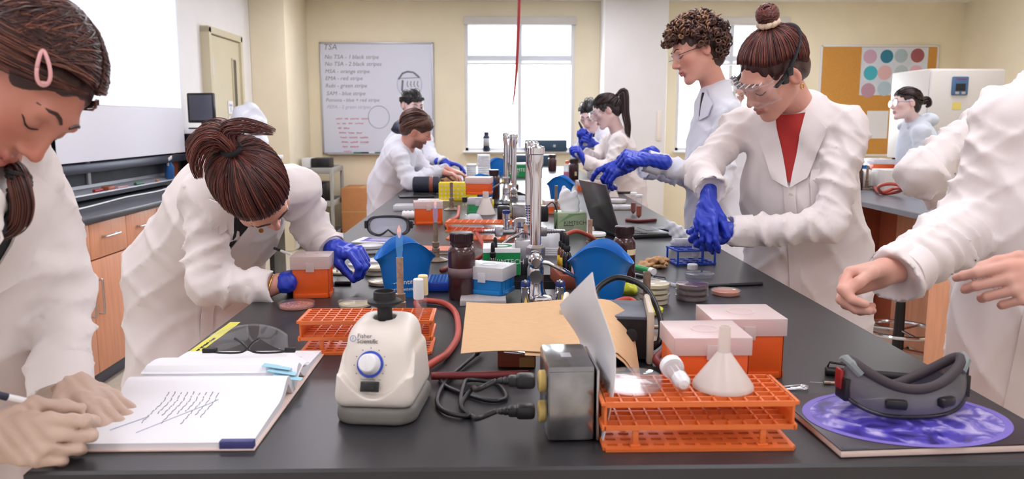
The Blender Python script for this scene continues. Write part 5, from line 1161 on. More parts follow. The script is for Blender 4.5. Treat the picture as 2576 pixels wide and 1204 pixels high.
tipbox(bb(1205, 540, .1), .115, .09, .06, .03, 'green tip box under the stacked orange one', 'tip_green', 'lid_white', -10, 'tip_yellow')
bucket(bb(1215, 502, .06), 'blue tip bucket beyond the stacked tip boxes', 15)
bottle(bb(1243, 500, .04), 'brown bottle standing behind the far left bucket', .037, .18)
bucket(bb(1412, 508, .06), 'blue tip bucket in the far middle beside the tissue', -15)
burner(bb(1400, 540, .04), 'far bunsen burner before the middle blue bucket', 0, .15)
tipbox(bb(1400, 540, .08), .12, .09, .05, .03, 'low orange tip box behind the middle far burner', rz=5, latch=False)
tag(obj('sticky_pad', M().box((0, 0, .02), (.06, .06, .04), b=.002), 'tip_yellow', loc=bb(1362, 533, .04)), 'yellow pad beside the low far orange tip box', 'pad')
t = thing('speaker', 'dark navy cylinder speaker lying before the bearded man', 'speaker', bb(1072, 489, .04)); obj('body', M().lathe([(0, 0), (.045, 0), (.055, .01), (.055, .17), (.045, .18), (0, .18)], 28, (-.09, 0, .062), RY(90)), 'speaker_navy', t); obj('stripe', M().lathe([(.0555, .11), (.0555, .135)], 28, (-.09, 0, .062), RY(90)), 'agar_brown', t, 180); obj('foot', M().box((-.01, 0, .006), (.15, .09, .012), b=.003), 'black_rubber', t)
tag(obj('tablet', M().box((0, 0, .006), (.22, .15, .01), RZ(10), b=.003), 'black_plastic', loc=bb(1045, 497, .05)), 'black tablet lying under the navy speaker', 'tablet')
tag(obj('paper_sheet', M().box((0, 0, .001), (.2, .14, .002)), 'paper', loc=bb(1090, 505, .05)), 'white sheets beside the navy speaker', 'paper')
tag(obj('tray_box', M().box((0, 0, .015), (.11, .12, .03), b=.004), 'lid_white', loc=bb(1015, 530, .05)), 'pale low tray at the left edge beyond the goggles', 'tray')
t = thing('cotton_jar', 'small white ribbed jar beside the orange tip box at the left', 'jar', bb(1027, 552, .02)); obj('body', M().cyl((-.03, 0, .02), (.03, 0, .02), .02, n=18), 'cap_white', t)
for k in range(3): obj('rib', M().lathe([(.02, 0), (.023, 0), (.023, .006), (.02, .006)], 18, (-.025+k*.02, 0, .02), RY(90), closed=True), 'cap_white', t)
V = Vol((-.12, -.06, -.004), (.12, .06, .12), .005); rg = random.Random(9)
for k in range(10): V.ell((rg.uniform(-.07, .05), rg.uniform(-.02, .02), rg.uniform(.015, .05)), (rg.uniform(.02, .045), rg.uniform(.015, .03), rg.uniform(.012, .03)), RY(rg.uniform(-30, 30)), k=.006)
V.warp(lambda X, Y, Z: .004*np.abs(np.sin(70*X+40*Y+50*Z))-.002)
tag(obj('paper_bag', npM(*V.mesh()), 'kraft_crumple', smooth=60, loc=bb(1130, 462, .06)), 'crumpled brown paper bag before the bearded man\'s hands', 'bag')
V = Vol((-.14, -.06, -.004), (.14, .06, .1), .005)
for k in range(9): V.ell((rg.uniform(-.09, .08), rg.uniform(-.02, .02), rg.uniform(.015, .045)), (rg.uniform(.02, .05), rg.uniform(.015, .03), rg.uniform(.012, .025)), RY(rg.uniform(-30, 30)), k=.006)
V.warp(lambda X, Y, Z: .004*np.sin(80*X+60*Z))
tag(obj('plastic_bag', npM(*V.mesh()), 'film_white', smooth=180, loc=bb(1180, 468, .06)), 'crinkled clear plastic bag beside the brown paper bag', 'bag')
ORD = ['lowest', 'second', 'third', 'fourth', 'fifth', 'sixth', 'seventh', 'eighth', 'ninth', 'tenth', 'eleventh', 'twelfth', 'thirteenth', 'topmost']
def dishtower(px, py, n, label, r=.05, h=.016, mt='cap_white'):
    p = bb(px, py, r)
    for k in range(n):
        t = thing('petri_dish', f'{ORD[k]} {label}, counting upwards', 'petri dish', p+Vector((0, 0, k*h)), 0, label)
        obj('base', M().lathe([(0, 0), (r-.002, 0), (r-.002, h*.5)], 24), mt, t); obj('lid', M().lathe([(r, h*.35), (r, h*.92), (0, h*.92)], 24), 'lid_white', t)
dishtower(1217, 462, 14, 'white dish in the tall wrapped tower'); dishtower(1186, 445, 7, 'white dish in the low tower left of the wrapped one', .045)
dishtower(1500, 452, 7, 'white dish in the tower beside the far brown bottle', .05)
bottle(bb(1444, 452, .04), 'squat brown bottle beside the ponytailed student', .042, .17, sticker=(.2, .4, .1, .6, 'label_cream')); bottle(bb(1390, 430, .04), 'farthest brown bottle behind the tap heads', .042, .16)
t = thing('wash_bottle', 'white bottle with an orange cap beside the ponytailed student', 'bottle', bb(1428, 447, .03)); obj('body', M().lathe([(.033, 0), (.035, .004), (.035, .05)], 20), 'pink_liquid', t); obj('shoulder', M().lathe([(.035, .05), (.035, .09), (.02, .12), (.018, .125)], 20), 'lid_white', t); obj('cap', M().lathe([(.02, .12), (.02, .145), (0, .147)], 18), 'orange_plastic', t)
wipebox(bb(1302, 445, .06), 'distant green wipe carton behind the far taps', 'kim_green', 1, 0, .2, .13, .12)
bucket(bb(1252, 440, .06), 'distant blue bucket beside the tall dish tower', 10)
tag(obj('instrument_case', M().box((0, 0, .06), (.55, .22, .12), b=.008), 'teal_case', loc=bb(1330, 418, .12)), 'dark case lying across the far end of the bench', 'case')
t = thing('equipment_case', 'dark teal equipment case on the window sill', 'case', (.62, 9.53, 1.052)); obj('shell', M().box((0, 0, .065), (.5, .14, .13), b=.01), 'teal_case', t); obj('latch', M().box((.1, -.072, .06), (.03, .008, .03), b=.003), 'alu', t)
t = thing('reagent_bottle', 'black bottle with a white label on the window sill', 'bottle', (-.085, 9.53, 1.052)); obj('body', M().lathe([(.04, 0), (.043, .005), (.043, .17), (.028, .19)], 20), 'navy', t); obj('label', M().lathe([(.0435, .06), (.0435, .15)], 20), 'lid_white', t, 180); obj('cap', M().lathe([(.03, .185), (.032, .19), (.032, .225), (0, .226)], 18), 'navy', t)
# clutter right of the far taps
tipbox(bb(1490, 480, .05), .2, .12, .05, .03, 'flat orange tip box before the ponytailed student', rz=4, latch=False)
for k, (px, py, lb) in enumerate(((1545, 528, 'cream dish pile member under the white bowl'), (1570, 528, 'cream dish at the right of the far pile'), (1555, 512, 'white dish behind the far cream dishes'))): petri(bb(px, py, .05), lb, 'agar_cream', r=.055, lid='lid_white', h=.022)
t = thing('funnel_flask', 'small milky flask beside the far dishes', 'flask', bb(1545, 497, .03)); obj('cone', M().lathe([(.035, 0), (.036, .003), (.014, .05), (.012, .085), (.01, .085), (.012, .05), (.034, .003)], 22), 'funnel_milk', t); obj('base', M().lathe([(0, 0), (.034, 0), (.034, .003), (0, .003)], 22), 'funnel_milk', t)
t = thing('marker_case', 'black narrow case lying before the ponytailed student', 'case', bb(1572, 488, .02)); obj('shell', M().box((0, 0, .008), (.09, .03, .016), b=.004), 'black_plastic', t)
for k, (px, py, r, h, c, lb) in enumerate(((1340, 470, .03, .1, 'orange_liquid', 'far vial of orange liquid right of the far taps'), (1310, 505, .03, .05, 'black_plastic', 'black-capped jar left of the far taps'), (1345, 480, .02, .07, 'black_plastic', 'small black jar right of the far taps'), (1285, 505, .028, .045, 'black_plastic', 'short black jar in front of the far outlet'))):
    t = thing('sample_jar', lb, 'jar', bb(px, py, r)); obj('body', M().lathe([(r*.9, 0), (r, .004), (r, h*.6), (r*.8, h*.7)], 18), 'lid_white' if c != 'orange_liquid' else c, t); obj('cap', M().lathe([(r*.9, h*.66), (r*.92, h), (0, h)], 18), c if c != 'orange_liquid' else 'cap_white', t)
# ================================================================== right bench: second mixer, burner, hose
t = thing('vortex_mixer', 'white mixer at the far right bench behind a looped red hose', 'mixer', bb(2196, 474, .1), 62)
V = Vol((-.16, -.12, -.005), (.16, .12, .17), .006); V.hull([((0, 0, -1), (0, 0, 0)), ((0, 0, 1), (0, 0, .13)), ((1, 0, .05), (.13, 0, .05)), ((-1, 0, .05), (-.13, 0, .05)), ((0, 1, .05), (0, .09, .05)), ((0, -1, .7), (0, -.075, .06))], .03); obj('housing', npM(*V.mesh()), 'vortex_cream', t, 180); obj('knob', M().lathe([(.02, 0), (.018, .015), (0, .016)], 16, (0, -.07, .075), basis((0, -1, .7))), 'cap_white', t)
tag(obj('control_unit', M().box((0, 0, .075), (.16, .2, .15), b=.008), 'fridge', loc=bb(2252, 482, .1)), 'pale control box beside the far right mixer', 'instrument')
tag(obj('grey_unit', M().box((0, 0, .07), (.06, .12, .14), b=.004), 'instr_grey', loc=bb(2226, 478, .06)), 'narrow grey box between the far right mixer and control box', 'instrument')
burner(bb(2186, 478, .04), 'dark bunsen burner on the right bench', 0, .17)
o_ = bb(2190, 478, .03)
hose([o_+Vector((.03, -.02, .02)), H(2215, 484, .02), H(2250, 474, .05), H(2276, 470, .08), H(2240, 462, .10), H(2210, 470, .07), H(2222, 486, .012), H(2258, 482, .03), H(2280, 470, .075)], .011, 'looped red hose on the right bench')
bottle(bb(2157, 478, .02), 'brown bottle on the right bench beside the masked student', .042, .18)
bucket(bb(2166, 466, .05), 'blue bucket at the back of the right bench', 10)
t = thing('tip_box', 'orange tip box far on the right bench before the hooded student', 'tip box', bb(2220, 466, .04)); obj('body', M().box((0, 0, .08), (.16, .1, .16), b=.004), 'orange_box', t); obj('lid', M().box((0, 0, .178), (.165, .105, .035), b=.003), 'lid_white', t)
t = thing('wipe_box', 'white tissue box far on the right bench', 'tissue box', bb(2206, 460, .05)); obj('carton', M().box((0, 0, .095), (.14, .1, .19), b=.003), 'cap_white', t); obj('slot_rim', M().lathe([(.02, .191), (.03, .191), (.03, .192), (.02, .192)], 16, closed=True), 'alu', t)
# ================================================================== people
mat('skin', (214, 160, 140), .45, attr=True, spec=.35, sss=.08); mat('coat', (238, 230, 228), .85, bump=.08, bscale=900, fold=.9); mat('coat_cool', (232, 234, 244), .85, bump=.08, bscale=900, fold=.8)
mat('glove_blue', (36, 62, 190), .38, bump=.25, bscale=90); mat('glove_pale', (206, 178, 160), .5, bump=.25, bscale=110); mat('trousers_dark', (34, 36, 44), .8); mat('shoe_black', (26, 26, 28), .5); mat('shirt_black', (22, 22, 28), .8); mat('shirt_red', (176, 44, 40), .75); mat('hoodie', (214, 222, 234), .9, bump=.15, bscale=400)
for nm, c in (('brown', ((84, 46, 40), (58, 32, 30), (122, 74, 58))), ('auburn', ((92, 46, 42), (60, 30, 30), (128, 70, 58))), ('black', ((30, 26, 30), (20, 18, 22), (48, 42, 46))), ('curly', ((96, 62, 50), (64, 40, 36), (150, 110, 80))), ('tan', ((104, 72, 60), (80, 54, 48), (130, 94, 76))), ('dark', ((56, 38, 40), (40, 28, 32), (78, 54, 52)))):
    for i, q in enumerate(c): mat(f'hair_{nm}_{i}', q, .38, var=.15, scale=60, spec=.45)
mat('lash', (34, 22, 22), .6); mat('gold', (212, 170, 96), .25, 1); mat('hair_tie', (18, 18, 22), .7); mat('scrunchie', (232, 206, 180), .7); mat('clip_pink', (240, 180, 182), .3); mat('button', (232, 224, 214), .4); mat('seam', (196, 184, 180), .9)
SK = {'a': (194, 130, 112), 'b': (222, 164, 146), 'c': (216, 168, 150), 'pale': (240, 208, 204)}
def nv(v): return Vector(v).normalized()
def frame(f, u): f = nv(f); u = nv(Vector(u)-f*Vector(u).dot(f)); x = f.cross(u); return Matrix((x, f, u)).transposed()
def smooth01(a): return np.clip(a, 0, 1)**2*(3-2*np.clip(a, 0, 1))
class Head:
    """a head in its own frame: x = the person's right, y = where the face looks, z = crown"""
    def __init__(s, c, f, u, sc=1.0, neck=None, h=.0036, skin='b', beard=None, jaw=1.0):
        s.c = Vector(c); s.R = frame(f, u); s.sc = sc
        lo, hi = [-.1, -.13, -.2], [.1, .135, .14]
        nb = (s.R.transposed() @ (Vector(neck)-s.c))/sc if neck is not None else Vector((0, -.05, -.17))
        for i in range(3): lo[i] = min(lo[i], nb[i]-.07); hi[i] = max(hi[i], nb[i]+.07)
        V = Vol(lo, hi, h/sc); s.V = V
        V.ell((0, -.012, .035), (.073, .095, .083)); V.ell((0, .03, -.02), (.057*jaw, .064, .084), k=.03)
        for q in (-1, 1):
            V.cap((q*.047*jaw, .002, -.045), (q*.018, .064, -.09), .017, .014, k=.025); V.ell((q*.04, .06, -.012), (.022, .021, .019), k=.022)
        V.ell((0, .072, -.095), (.018, .016, .015), k=.02); V.cap((-.033, .081, .03), (.033, .081, .03), .011, k=.02)
        V.cap((0, -.026, -.04), tuple(nb), .047, .056, k=.03)
        for q in (-1, 1): V.ell((q*.031, .103, .012), (.019, .018, .0125), k=.012, op='s')
        V.cap((0, .09, .02), (0, .107, -.016), .0068, .0098, k=.012); V.ell((0, .1095, -.021), (.0105, .0105, .009), k=.005)
        for q in (-1, 1):
            V.ell((q*.0115, .099, -.026), (.0072, .009, .0066), k=.006); V.ell((q*.031, .077, .011), (.0155, .0135, .0125), k=.004)
            V.ell((q*.006, .103, -.031), (.0035, .005, .003), k=.002, op='s')
        V.chain([(-.023, .083, -.054), (-.008, .0945, -.0505), (.008, .0945, -.0505), (.023, .083, -.054)], [.003, .0052, .0052, .003], k=.006)
        V.chain([(-.021, .083, -.0585), (0, .0935, -.0625), (.021, .083, -.0585)], [.003, .0064, .003], k=.006)
        V.chain([(-.024, .087, -.0555), (0, .1, -.0565), (.024, .087, -.0555)], [.0012, .0014, .0012], k=.003) if False else V.cap((-.022, .094, -.0562), (.022, .094, -.0562), .0018, k=.004, op='s')
        for q in (-1, 1):
            R = RZ(q*18) @ RX(-10); V.ell((q*.077, -.008, .002), (.0085, .019, .031), R, k=.006); V.ell((q*.086, -.003, .004), (.006, .010, .018), R, k=.004, op='s')
        P, Fq = V.mesh(); b = np.array(lin(*SK[skin])); col = np.tile(np.append(b, 1), (len(P), 1))
        x, y, z = P.T
        def mix(w, c): col[:, :3] = col[:, :3]*(1-w[:, None])+np.array(lin(*c))*w[:, None]
        rb = tuple(int(v*k) for v, k in zip(SK[skin], (.98, .78, .76))); d = lambda cx, cy, cz, r: smooth01(1-np.sqrt((np.abs(x)-cx)**2+(y-cy)**2+(z-cz)**2)/r)
        mix(d(.04, .07, -.02, .04)*.5, rb); mix(d(0, .11, -.02, .022)*.45, rb); mix(d(.078, -.005, 0, .05)*.35, rb)
        lw = smooth01((.0245-np.abs(x))/.006)*smooth01((z+.0715)/.005)*smooth01((-.0445-z)/.005)*smooth01((y-.083)/.005); mix(lw*.65, (172, 92, 88))
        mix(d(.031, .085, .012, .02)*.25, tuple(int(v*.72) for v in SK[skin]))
        if beard:
            bw = smooth01((-.03-z)/.02)*smooth01((y-.0)/.03)*(1-lw)*smooth01((z+.125)/.01); mix(np.maximum(bw, 0)*.85, beard)
        s.P, s.F, s.col = P, Fq, col
    def w(s, p): return s.R @ (Vector(p)*s.sc)+s.c                     # head frame to room
    def put(s, m, o): 
        V = (s.P*s.sc) @ np.array(s.R).T+np.array(s.c)-np.array(o); return npM(V, s.F, m, col=s.col)
    def surf(s, x, z, off=0): p = s.V.hit((x, .17, z), (0, -1, 0), .2); return Vector((p.x, p.y+off, p.z))
    def side(s, q, y, z, off=0): p = s.V.hit((q*.14, y, z), (-q, 0, 0), .14); return Vector((p.x+q*off, p.y, p.z))
    def loc(s, m, o):                                                  # builder with head-frame vertices into thing-relative room
        m.v = [s.w(p)-Vector(o) for p in m.v]; return m
    def find(s, px, py):                                               # scalp direction that a sight line of the photograph meets
        best = None; dr = ray(px, py).normalized()
        for i in range(60):
            for j in range(60):
                z = -1+2*(i+.5)/60; a = 2*PI*j/60; q = math.sqrt(1-z*z); d = Vector((q*math.cos(a), q*math.sin(a), z)); v = s.w(scalp(d, .006))-CAM
                if (s.R @ d).dot(v) > 0: continue
                e = (v-dr*v.dot(dr)).length
                if best is None or e < best[0]: best = (e, d)
        return best[1]
    def features(s, root, hair, o, eyes='down', brow=.0026):
        for q in (-1, 1):
            pts = [s.surf(q*x, z, .0008) for x, z in ((.011, .034), (.02, .039), (.03, .041), (.04, .0385), (.048, .032))]
            obj('eyebrow', s.loc(M().tube(pts, [brow*.8, brow*1.1, brow, brow*.8, brow*.35], 6, .8), o), f'hair_{hair}_1', root)
            if eyes == 'down':
                pts = [s.surf(q*x, z, .0006) for x, z in ((.0165, .0065), (.023, .0025), (.031, .001), (.039, .0025), (.0465, .0075), (.049, .009))]
                obj('eyelash', s.loc(M().tube(pts, [.0006, .0011, .0014, .0014, .0013, .0005], 6), o), 'lash', root)
            else:
                p = s.surf(q*.031, .011, -.0002)
                e = obj('eye', s.loc(M().add(*ball(.0098, (p.x, p.y-.0075, p.z), (1.2, 1, .62))), o), 'cap_white', root); obj('iris', s.loc(M().add(*ball(.0052, (p.x, p.y+.0002, p.z), (1, .5, 1))), o), 'lash', e)
                pts = [s.surf(q*x, z, .001) for x, z in ((.0165, .012), (.024, .0165), (.032, .018), (.04, .016), (.047, .011))]; obj('eyelash', s.loc(M().tube(pts, .0012, 6), o), 'lash', root)
def ball(r, c, s=(1, 1, 1), n=12):
    v = []; f = []; k = n//2
    for i in range(k+1):
        for j in range(n): a, b = PI*i/k, 2*PI*j/n; v.append((c[0]+r*s[0]*math.sin(a)*math.cos(b), c[1]+r*s[1]*math.sin(a)*math.sin(b), c[2]+r*s[2]*math.cos(a)))
    for i in range(k):
        for j in range(n): f.append((i*n+j, (i+1)*n+j, (i+1)*n+(j+1) % n, i*n+(j+1) % n))
    return v, f
SC, SR = Vector((0, -.016, .04)), Vector((.083, .105, .091))
def scalp(d, lift=0): d = nv(d); return Vector((SC.x+d.x*(SR.x+lift), SC.y+d.y*(SR.y+lift), SC.z+d.z*(SR.z+lift)))
def slerp(a, b, t):
    a, b = nv(a), nv(b); w = math.acos(max(-1, min(1, a.dot(b))))
    return a if w < 1e-4 else a*(math.sin((1-t)*w)/math.sin(w))+b*(math.sin(t*w)/math.sin(w))
HLINE = [(0, .86, .47), (.35, .8, .42), (.62, .66, .28), (.86, .4, .22), (.97, .1, .22), (.98, -.18, -.02), (.86, -.45, -.36), (.55, -.72, -.55), (.2, -.82, -.62), (0, -.84, -.62)]
def hairline(t, q):
    i = min(int(t*(len(HLINE)-1)), len(HLINE)-2); f = t*(len(HLINE)-1)-i; a, b = Vector(HLINE[i]), Vector(HLINE[i+1]); d = a.lerp(b, f); return Vector((d.x*q, d.y, d.z))
def hair_cap(hd, root, o, col, h=.004, extra=(), low=0, cut=(.125, -.04, .115), name='hair_cap', ears=True):
    V = Vol((-.13, -.2, -.16), (.13, .15, .2), h); V.ell(SC, SR-Vector((.002, .002, .002))); V.ell((0, -.065, -.015-low), (.066, .05, .055+low), k=.03)
    for c, r in extra: V.ell(c, r, k=.02)
    V.ell((0, cut[0], cut[1]), (.105, .09, cut[2]), k=.006, op='s')
    if ears:
        for q in (-1, 1): V.ell((q*.09, .012, -.02), (.03, .034, .05), k=.008, op='s')
    V.warp(lambda X, Y, Z: .0012*np.sin(260*X+60*Z)+.001*np.sin(190*Y+140*X))
    P, F_ = V.mesh(-.0035); m = npM(P, F_); return obj(name, hd.loc(m, o), f'hair_{col}_1', root, 180)
def strands(hd, root, o, col, tie, n=260, seed=1, r=.0022, lift=.004, t0=0, t1=1, part=None, bulge=.006, name='hair_strands', inner=.35, stop=1.0, front=0):
    """hair combed over the scalp from the hairline (or a parting) to one gathering point"""
    g = random.Random(seed); ms = [M() for _ in range(3)]
    for k in range(n):
        q = 1 if k % 2 else -1
        if part is None:
            a = hairline(t0+(t1-t0)*g.random(), q); a = nv(a+Vector((0, 0, front*max(0, a.y)+g.uniform(0, .03))))
            if g.random() < inner: a = slerp(a, tie, g.uniform(.05, .6))
        else: u = g.random(); a = nv(Vector(part[0]).lerp(Vector(part[1]), u)+Vector((q*.03, 0, 0)))
        mid = hairline(g.uniform(*part[2]), q) if part is not None else None
        ls = lift*g.uniform(.2, 1.2); pts = []
        for i in range(9):
            t = i/8*stop
            if mid is None: d = slerp(a, tie, t)
            else: d = slerp(a, mid, t*2) if t < .5 else slerp(mid, tie, t*2-1); d = nv(d)
            if mid is not None: d = nv(slerp(a, tie, t)*.12+d*.88)
            pts.append(scalp(d, ls+bulge*math.sin(PI*min(1, t))*g.uniform(.5, 1)))
        rr = r*g.uniform(.7, 1.3); ms[k % 3 if g.random() < .75 else 1].tube(pts, [rr*.5, rr, rr, rr, rr, rr, rr, rr, rr*.9], 5, .6)
    for i, m in enumerate(ms): tag(obj(name, hd.loc(m, o), f'hair_{col}_{i}', root, 180), kind='stuff')
def bundle(root, o, col, path, rad, n=60, seed=2, r=.0022, spread=None, name='ponytail', twist=.6):
    """a lock of hair: many strands along a path given in the room"""
    g = random.Random(seed); P = spline(path, 6); k = len(P); ms = [M() for _ in range(3)]; fr = []
    for i in range(k):
        t = (P[min(i+1, k-1)]-P[max(i-1, 0)]).normalized(); fr.append(basis(t, (.3, .9, .2)))
    R_ = rad if callable(rad) else (lambda t: rad*(1-.75*t*t))
    for s in range(n):
        a, q = g.uniform(0, 2*PI), math.sqrt(g.random()); ph = g.uniform(-.3, .3); L = k if g.random() < .6 else max(4, int(k*g.uniform(.7, 1)))
        pts = [P[i]+fr[i] @ Vector((math.cos(a+ph*i/k*twist)*q*R_(i/(k-1)), math.sin(a+ph*i/k*twist)*q*R_(i/(k-1)), 0))-Vector(o) for i in range(L)]
        rr = r*g.uniform(.7, 1.3); ms[s % 3].tube(pts, [rr*(1-.6*i/L) for i in range(L)], 5, .6)
    ob = None
    for i, m in enumerate(ms): ob = tag(obj(name, m, f'hair_{col}_{i}', root, 180), kind='stuff')
    return ob
def hand(wr, d, n, side, curls, thumb=((.5, .8, .3), (.8, .4, .4)), sc=1.0, h=.003, spread=.08, glove=False, cuff=.05, fa=None):
    """wrist point, direction of the hand, palm normal; returns a mesh in room space"""
    wr = Vector(wr); d = nv(d); n = nv(Vector(n)-d*Vector(n).dot(d)); t = d.cross(n)*side
    W = lambda a, b, c: wr+(d*a+t*b+n*c)*sc
    pts = []; g = 1.12 if glove else 1.0; prim = []
    off = (.029, .0098, -.0095, -.027); L0 = (.088, .092, .087, .078); ln = ((.043, .026, .021), (.047, .029, .022), (.043, .027, .021), (.034, .021, .019))
    for i in range(4): prim.append((W(.015, off[i]*.55, 0), W(L0[i]-.004, off[i], .001), .0155, .0115, .012))
    prim.append((W(.02, .022, .008), W(.06, .026, .010), .013, .011, .012)); prim.append((W(.02, -.018, .006), W(.06, -.022, .006), .013, .011, .012))
    prim.append((Vector(fa) if fa is not None else W(-cuff, 0, 0), W(.012, 0, 0), .029, .0245, .012))
    for i in range(4):
        p = W(L0[i], off[i], 0); a = 0; r = (.0095, .0095, .009, .008)[i]*g
        for j in range(3):
            a += math.radians(curls[i][j]); q = p+(d*math.cos(a)+n*math.sin(a)+t*(spread*(1.5-i)/1.5*math.cos(a)))*ln[i][j]*sc
            prim.append((p, q, r*(1-.06*j), r*(.94-.08*j), .0035)); p = q
    p = W(.024, .024, .006); r = .0125*g
    for j, (v, l) in enumerate(zip((*thumb, thumb[-1] if len(thumb) < 3 else thumb[2]), (.04, .033, .026))):
        q = p+(d*v[0]+t*v[1]+n*v[2]).normalized()*l*sc; prim.append((p, q, r*(1-.1*j), r*(.92-.1*j), .006)); p = q
    A = np.array([tuple(x) for pr in prim for x in pr[:2]]); lo, hi = A.min(0)-.045, A.max(0)+.045
    V = Vol(lo, hi, h)
    for a, b, ra, rb, k in prim: V.cap(tuple(a), tuple(b), ra*sc, rb*sc, k)
    if glove: V.warp(lambda X, Y, Z: .0009*np.sin(260*X+180*Z+2*np.sin(150*Y))+.0008*np.sin(230*Y-210*Z))
    return V
def coat(root, o, J, face, h=.009, mt='coat', seed=0, flat=.66, girth=1.0, hem=.52, arm=1.0, wr_=1.0, cuffs=(1, 1), name='lab_coat', collar=True):
    """long-sleeved coat round the joints J (pelvis, chest, neck, shR/L, elR/L, wrR/L)"""
    pts = np.array([tuple(v) for v in J.values()]); lo = pts.min(0)-.24; hi = pts.max(0)+.14; lo[2] = hem-.02
    for i in (0, 1): lo[i] = min(lo[i], J['pelvis'][i]-.3); hi[i] = max(hi[i], J['pelvis'][i]+.3)
    V = Vol(lo, hi, h); f = nv(face); pe, ch, nk = J['pelvis'], J['chest'], J['neck']; G = girth
    up_ = nk-(nk-ch).normalized()*.07; wa = pe.lerp(ch, .45)
    V.chain([Vector((pe.x, pe.y, hem))-f*.01, pe, wa, ch, up_], [.245*G, .2*G, .175*G, .175*G, .12*G], k=.06, flat=(tuple(f), flat))
    A = []
    for s in 'RL':
        sh, el, w = J['sh'+s], J['el'+s], J['wr'+s]
        V.cap(up_+(sh-up_)*.25, sh, .066*G, .052*arm, k=.06)
    V.Dt = V.D.copy()
    for s in 'RL':
        sh, el, w = J['sh'+s], J['el'+s], J['wr'+s]; L1 = (el-sh).length; L2 = (w-el).length
        V.cap(sh, el, .06*arm, .053*arm, k=.035, wr=(.0075*wr_, max(2, L1*12), seed+ord(s))); V.cap(el, w, .053*arm, .044*arm, k=.02, wr=(.0075*wr_, max(2, L2*15), seed*2+ord(s)))
    for s, c in zip('RL', cuffs):
        el, w = J['el'+s], J['wr'+s]; d = (w-el).normalized(); V.cap(w, w+d*.03, .046*arm, .046*arm, k=.01); V.cap(w+d*(.012+.075), w+d*.2, .075, .075, k=.0, op='s')
    g = random.Random(seed+3); a1, a2, a3 = [g.uniform(0, 6) for _ in range(3)]
    V.warp(lambda X, Y, Z: wr_*(-.012*(1-np.abs(np.sin(17*(X*f.y-Y*f.x)+2.2*np.sin(4.2*Z+a1)+1.2*np.sin(6*(X+Y)+a2))))**2*np.clip((1.2-Z)*1.8, .12, 1)-.009*(1-np.abs(np.sin(15*Z+11*X-9*Y+a2+1.6*np.sin(7*X+6*Y+a3))))**3-.007*(1-np.abs(np.sin(21*Z-17*X+14*Y+a3+1.3*np.sin(9*Z+a1))))**3+.002*np.sin(9*Z+12*X+a1)))
    if collar:
        ax = (nk-ch).normalized(); side = ax.cross(f).normalized(); fr = side.cross(ax).normalized()
        ring = [nk+side*(math.cos(a)*.072)+(-fr)*(math.sin(a)*.062)+ax*(.012+.02*math.sin(a)) for a in np.linspace(-.5, PI+.5, 14)]
        V.chain([tuple(p) for p in ring], [.015]*14, k=.012, flat=None)
        ring2 = [nk+side*(math.cos(a)*.088)+(-fr)*(math.sin(a)*.08)-ax*(.008-.012*math.sin(a)) for a in np.linspace(-.35, PI+.35, 14)]
        V.chain([tuple(p) for p in ring2], [.012]*14, k=.01)
    P, F_ = V.mesh(); m = npM(P-np.array(o), F_); ob = obj(name, m, mt, root, 180)
    for s in 'RL':
        el, w = J['el'+s], J['wr'+s]; d = (w-el).normalized(); rr = .0475*arm; g2 = random.Random(ord(s)+seed); ph = g2.uniform(0, 6)
        fn = lambda u, v: tuple(w-d*.03+basis(d) @ Vector(((rr+.0018*math.sin(3*2*PI*u+ph))*math.cos(2*PI*u), (rr+.0018*math.sin(3*2*PI*u+ph))*math.sin(2*PI*u), .052*v+.003*math.sin(2*PI*u+ph)))-Vector(o))
        obj('cuff', M().sheet(fn, 32, 4, .0028), mt, ob, 60)
    return V, ob
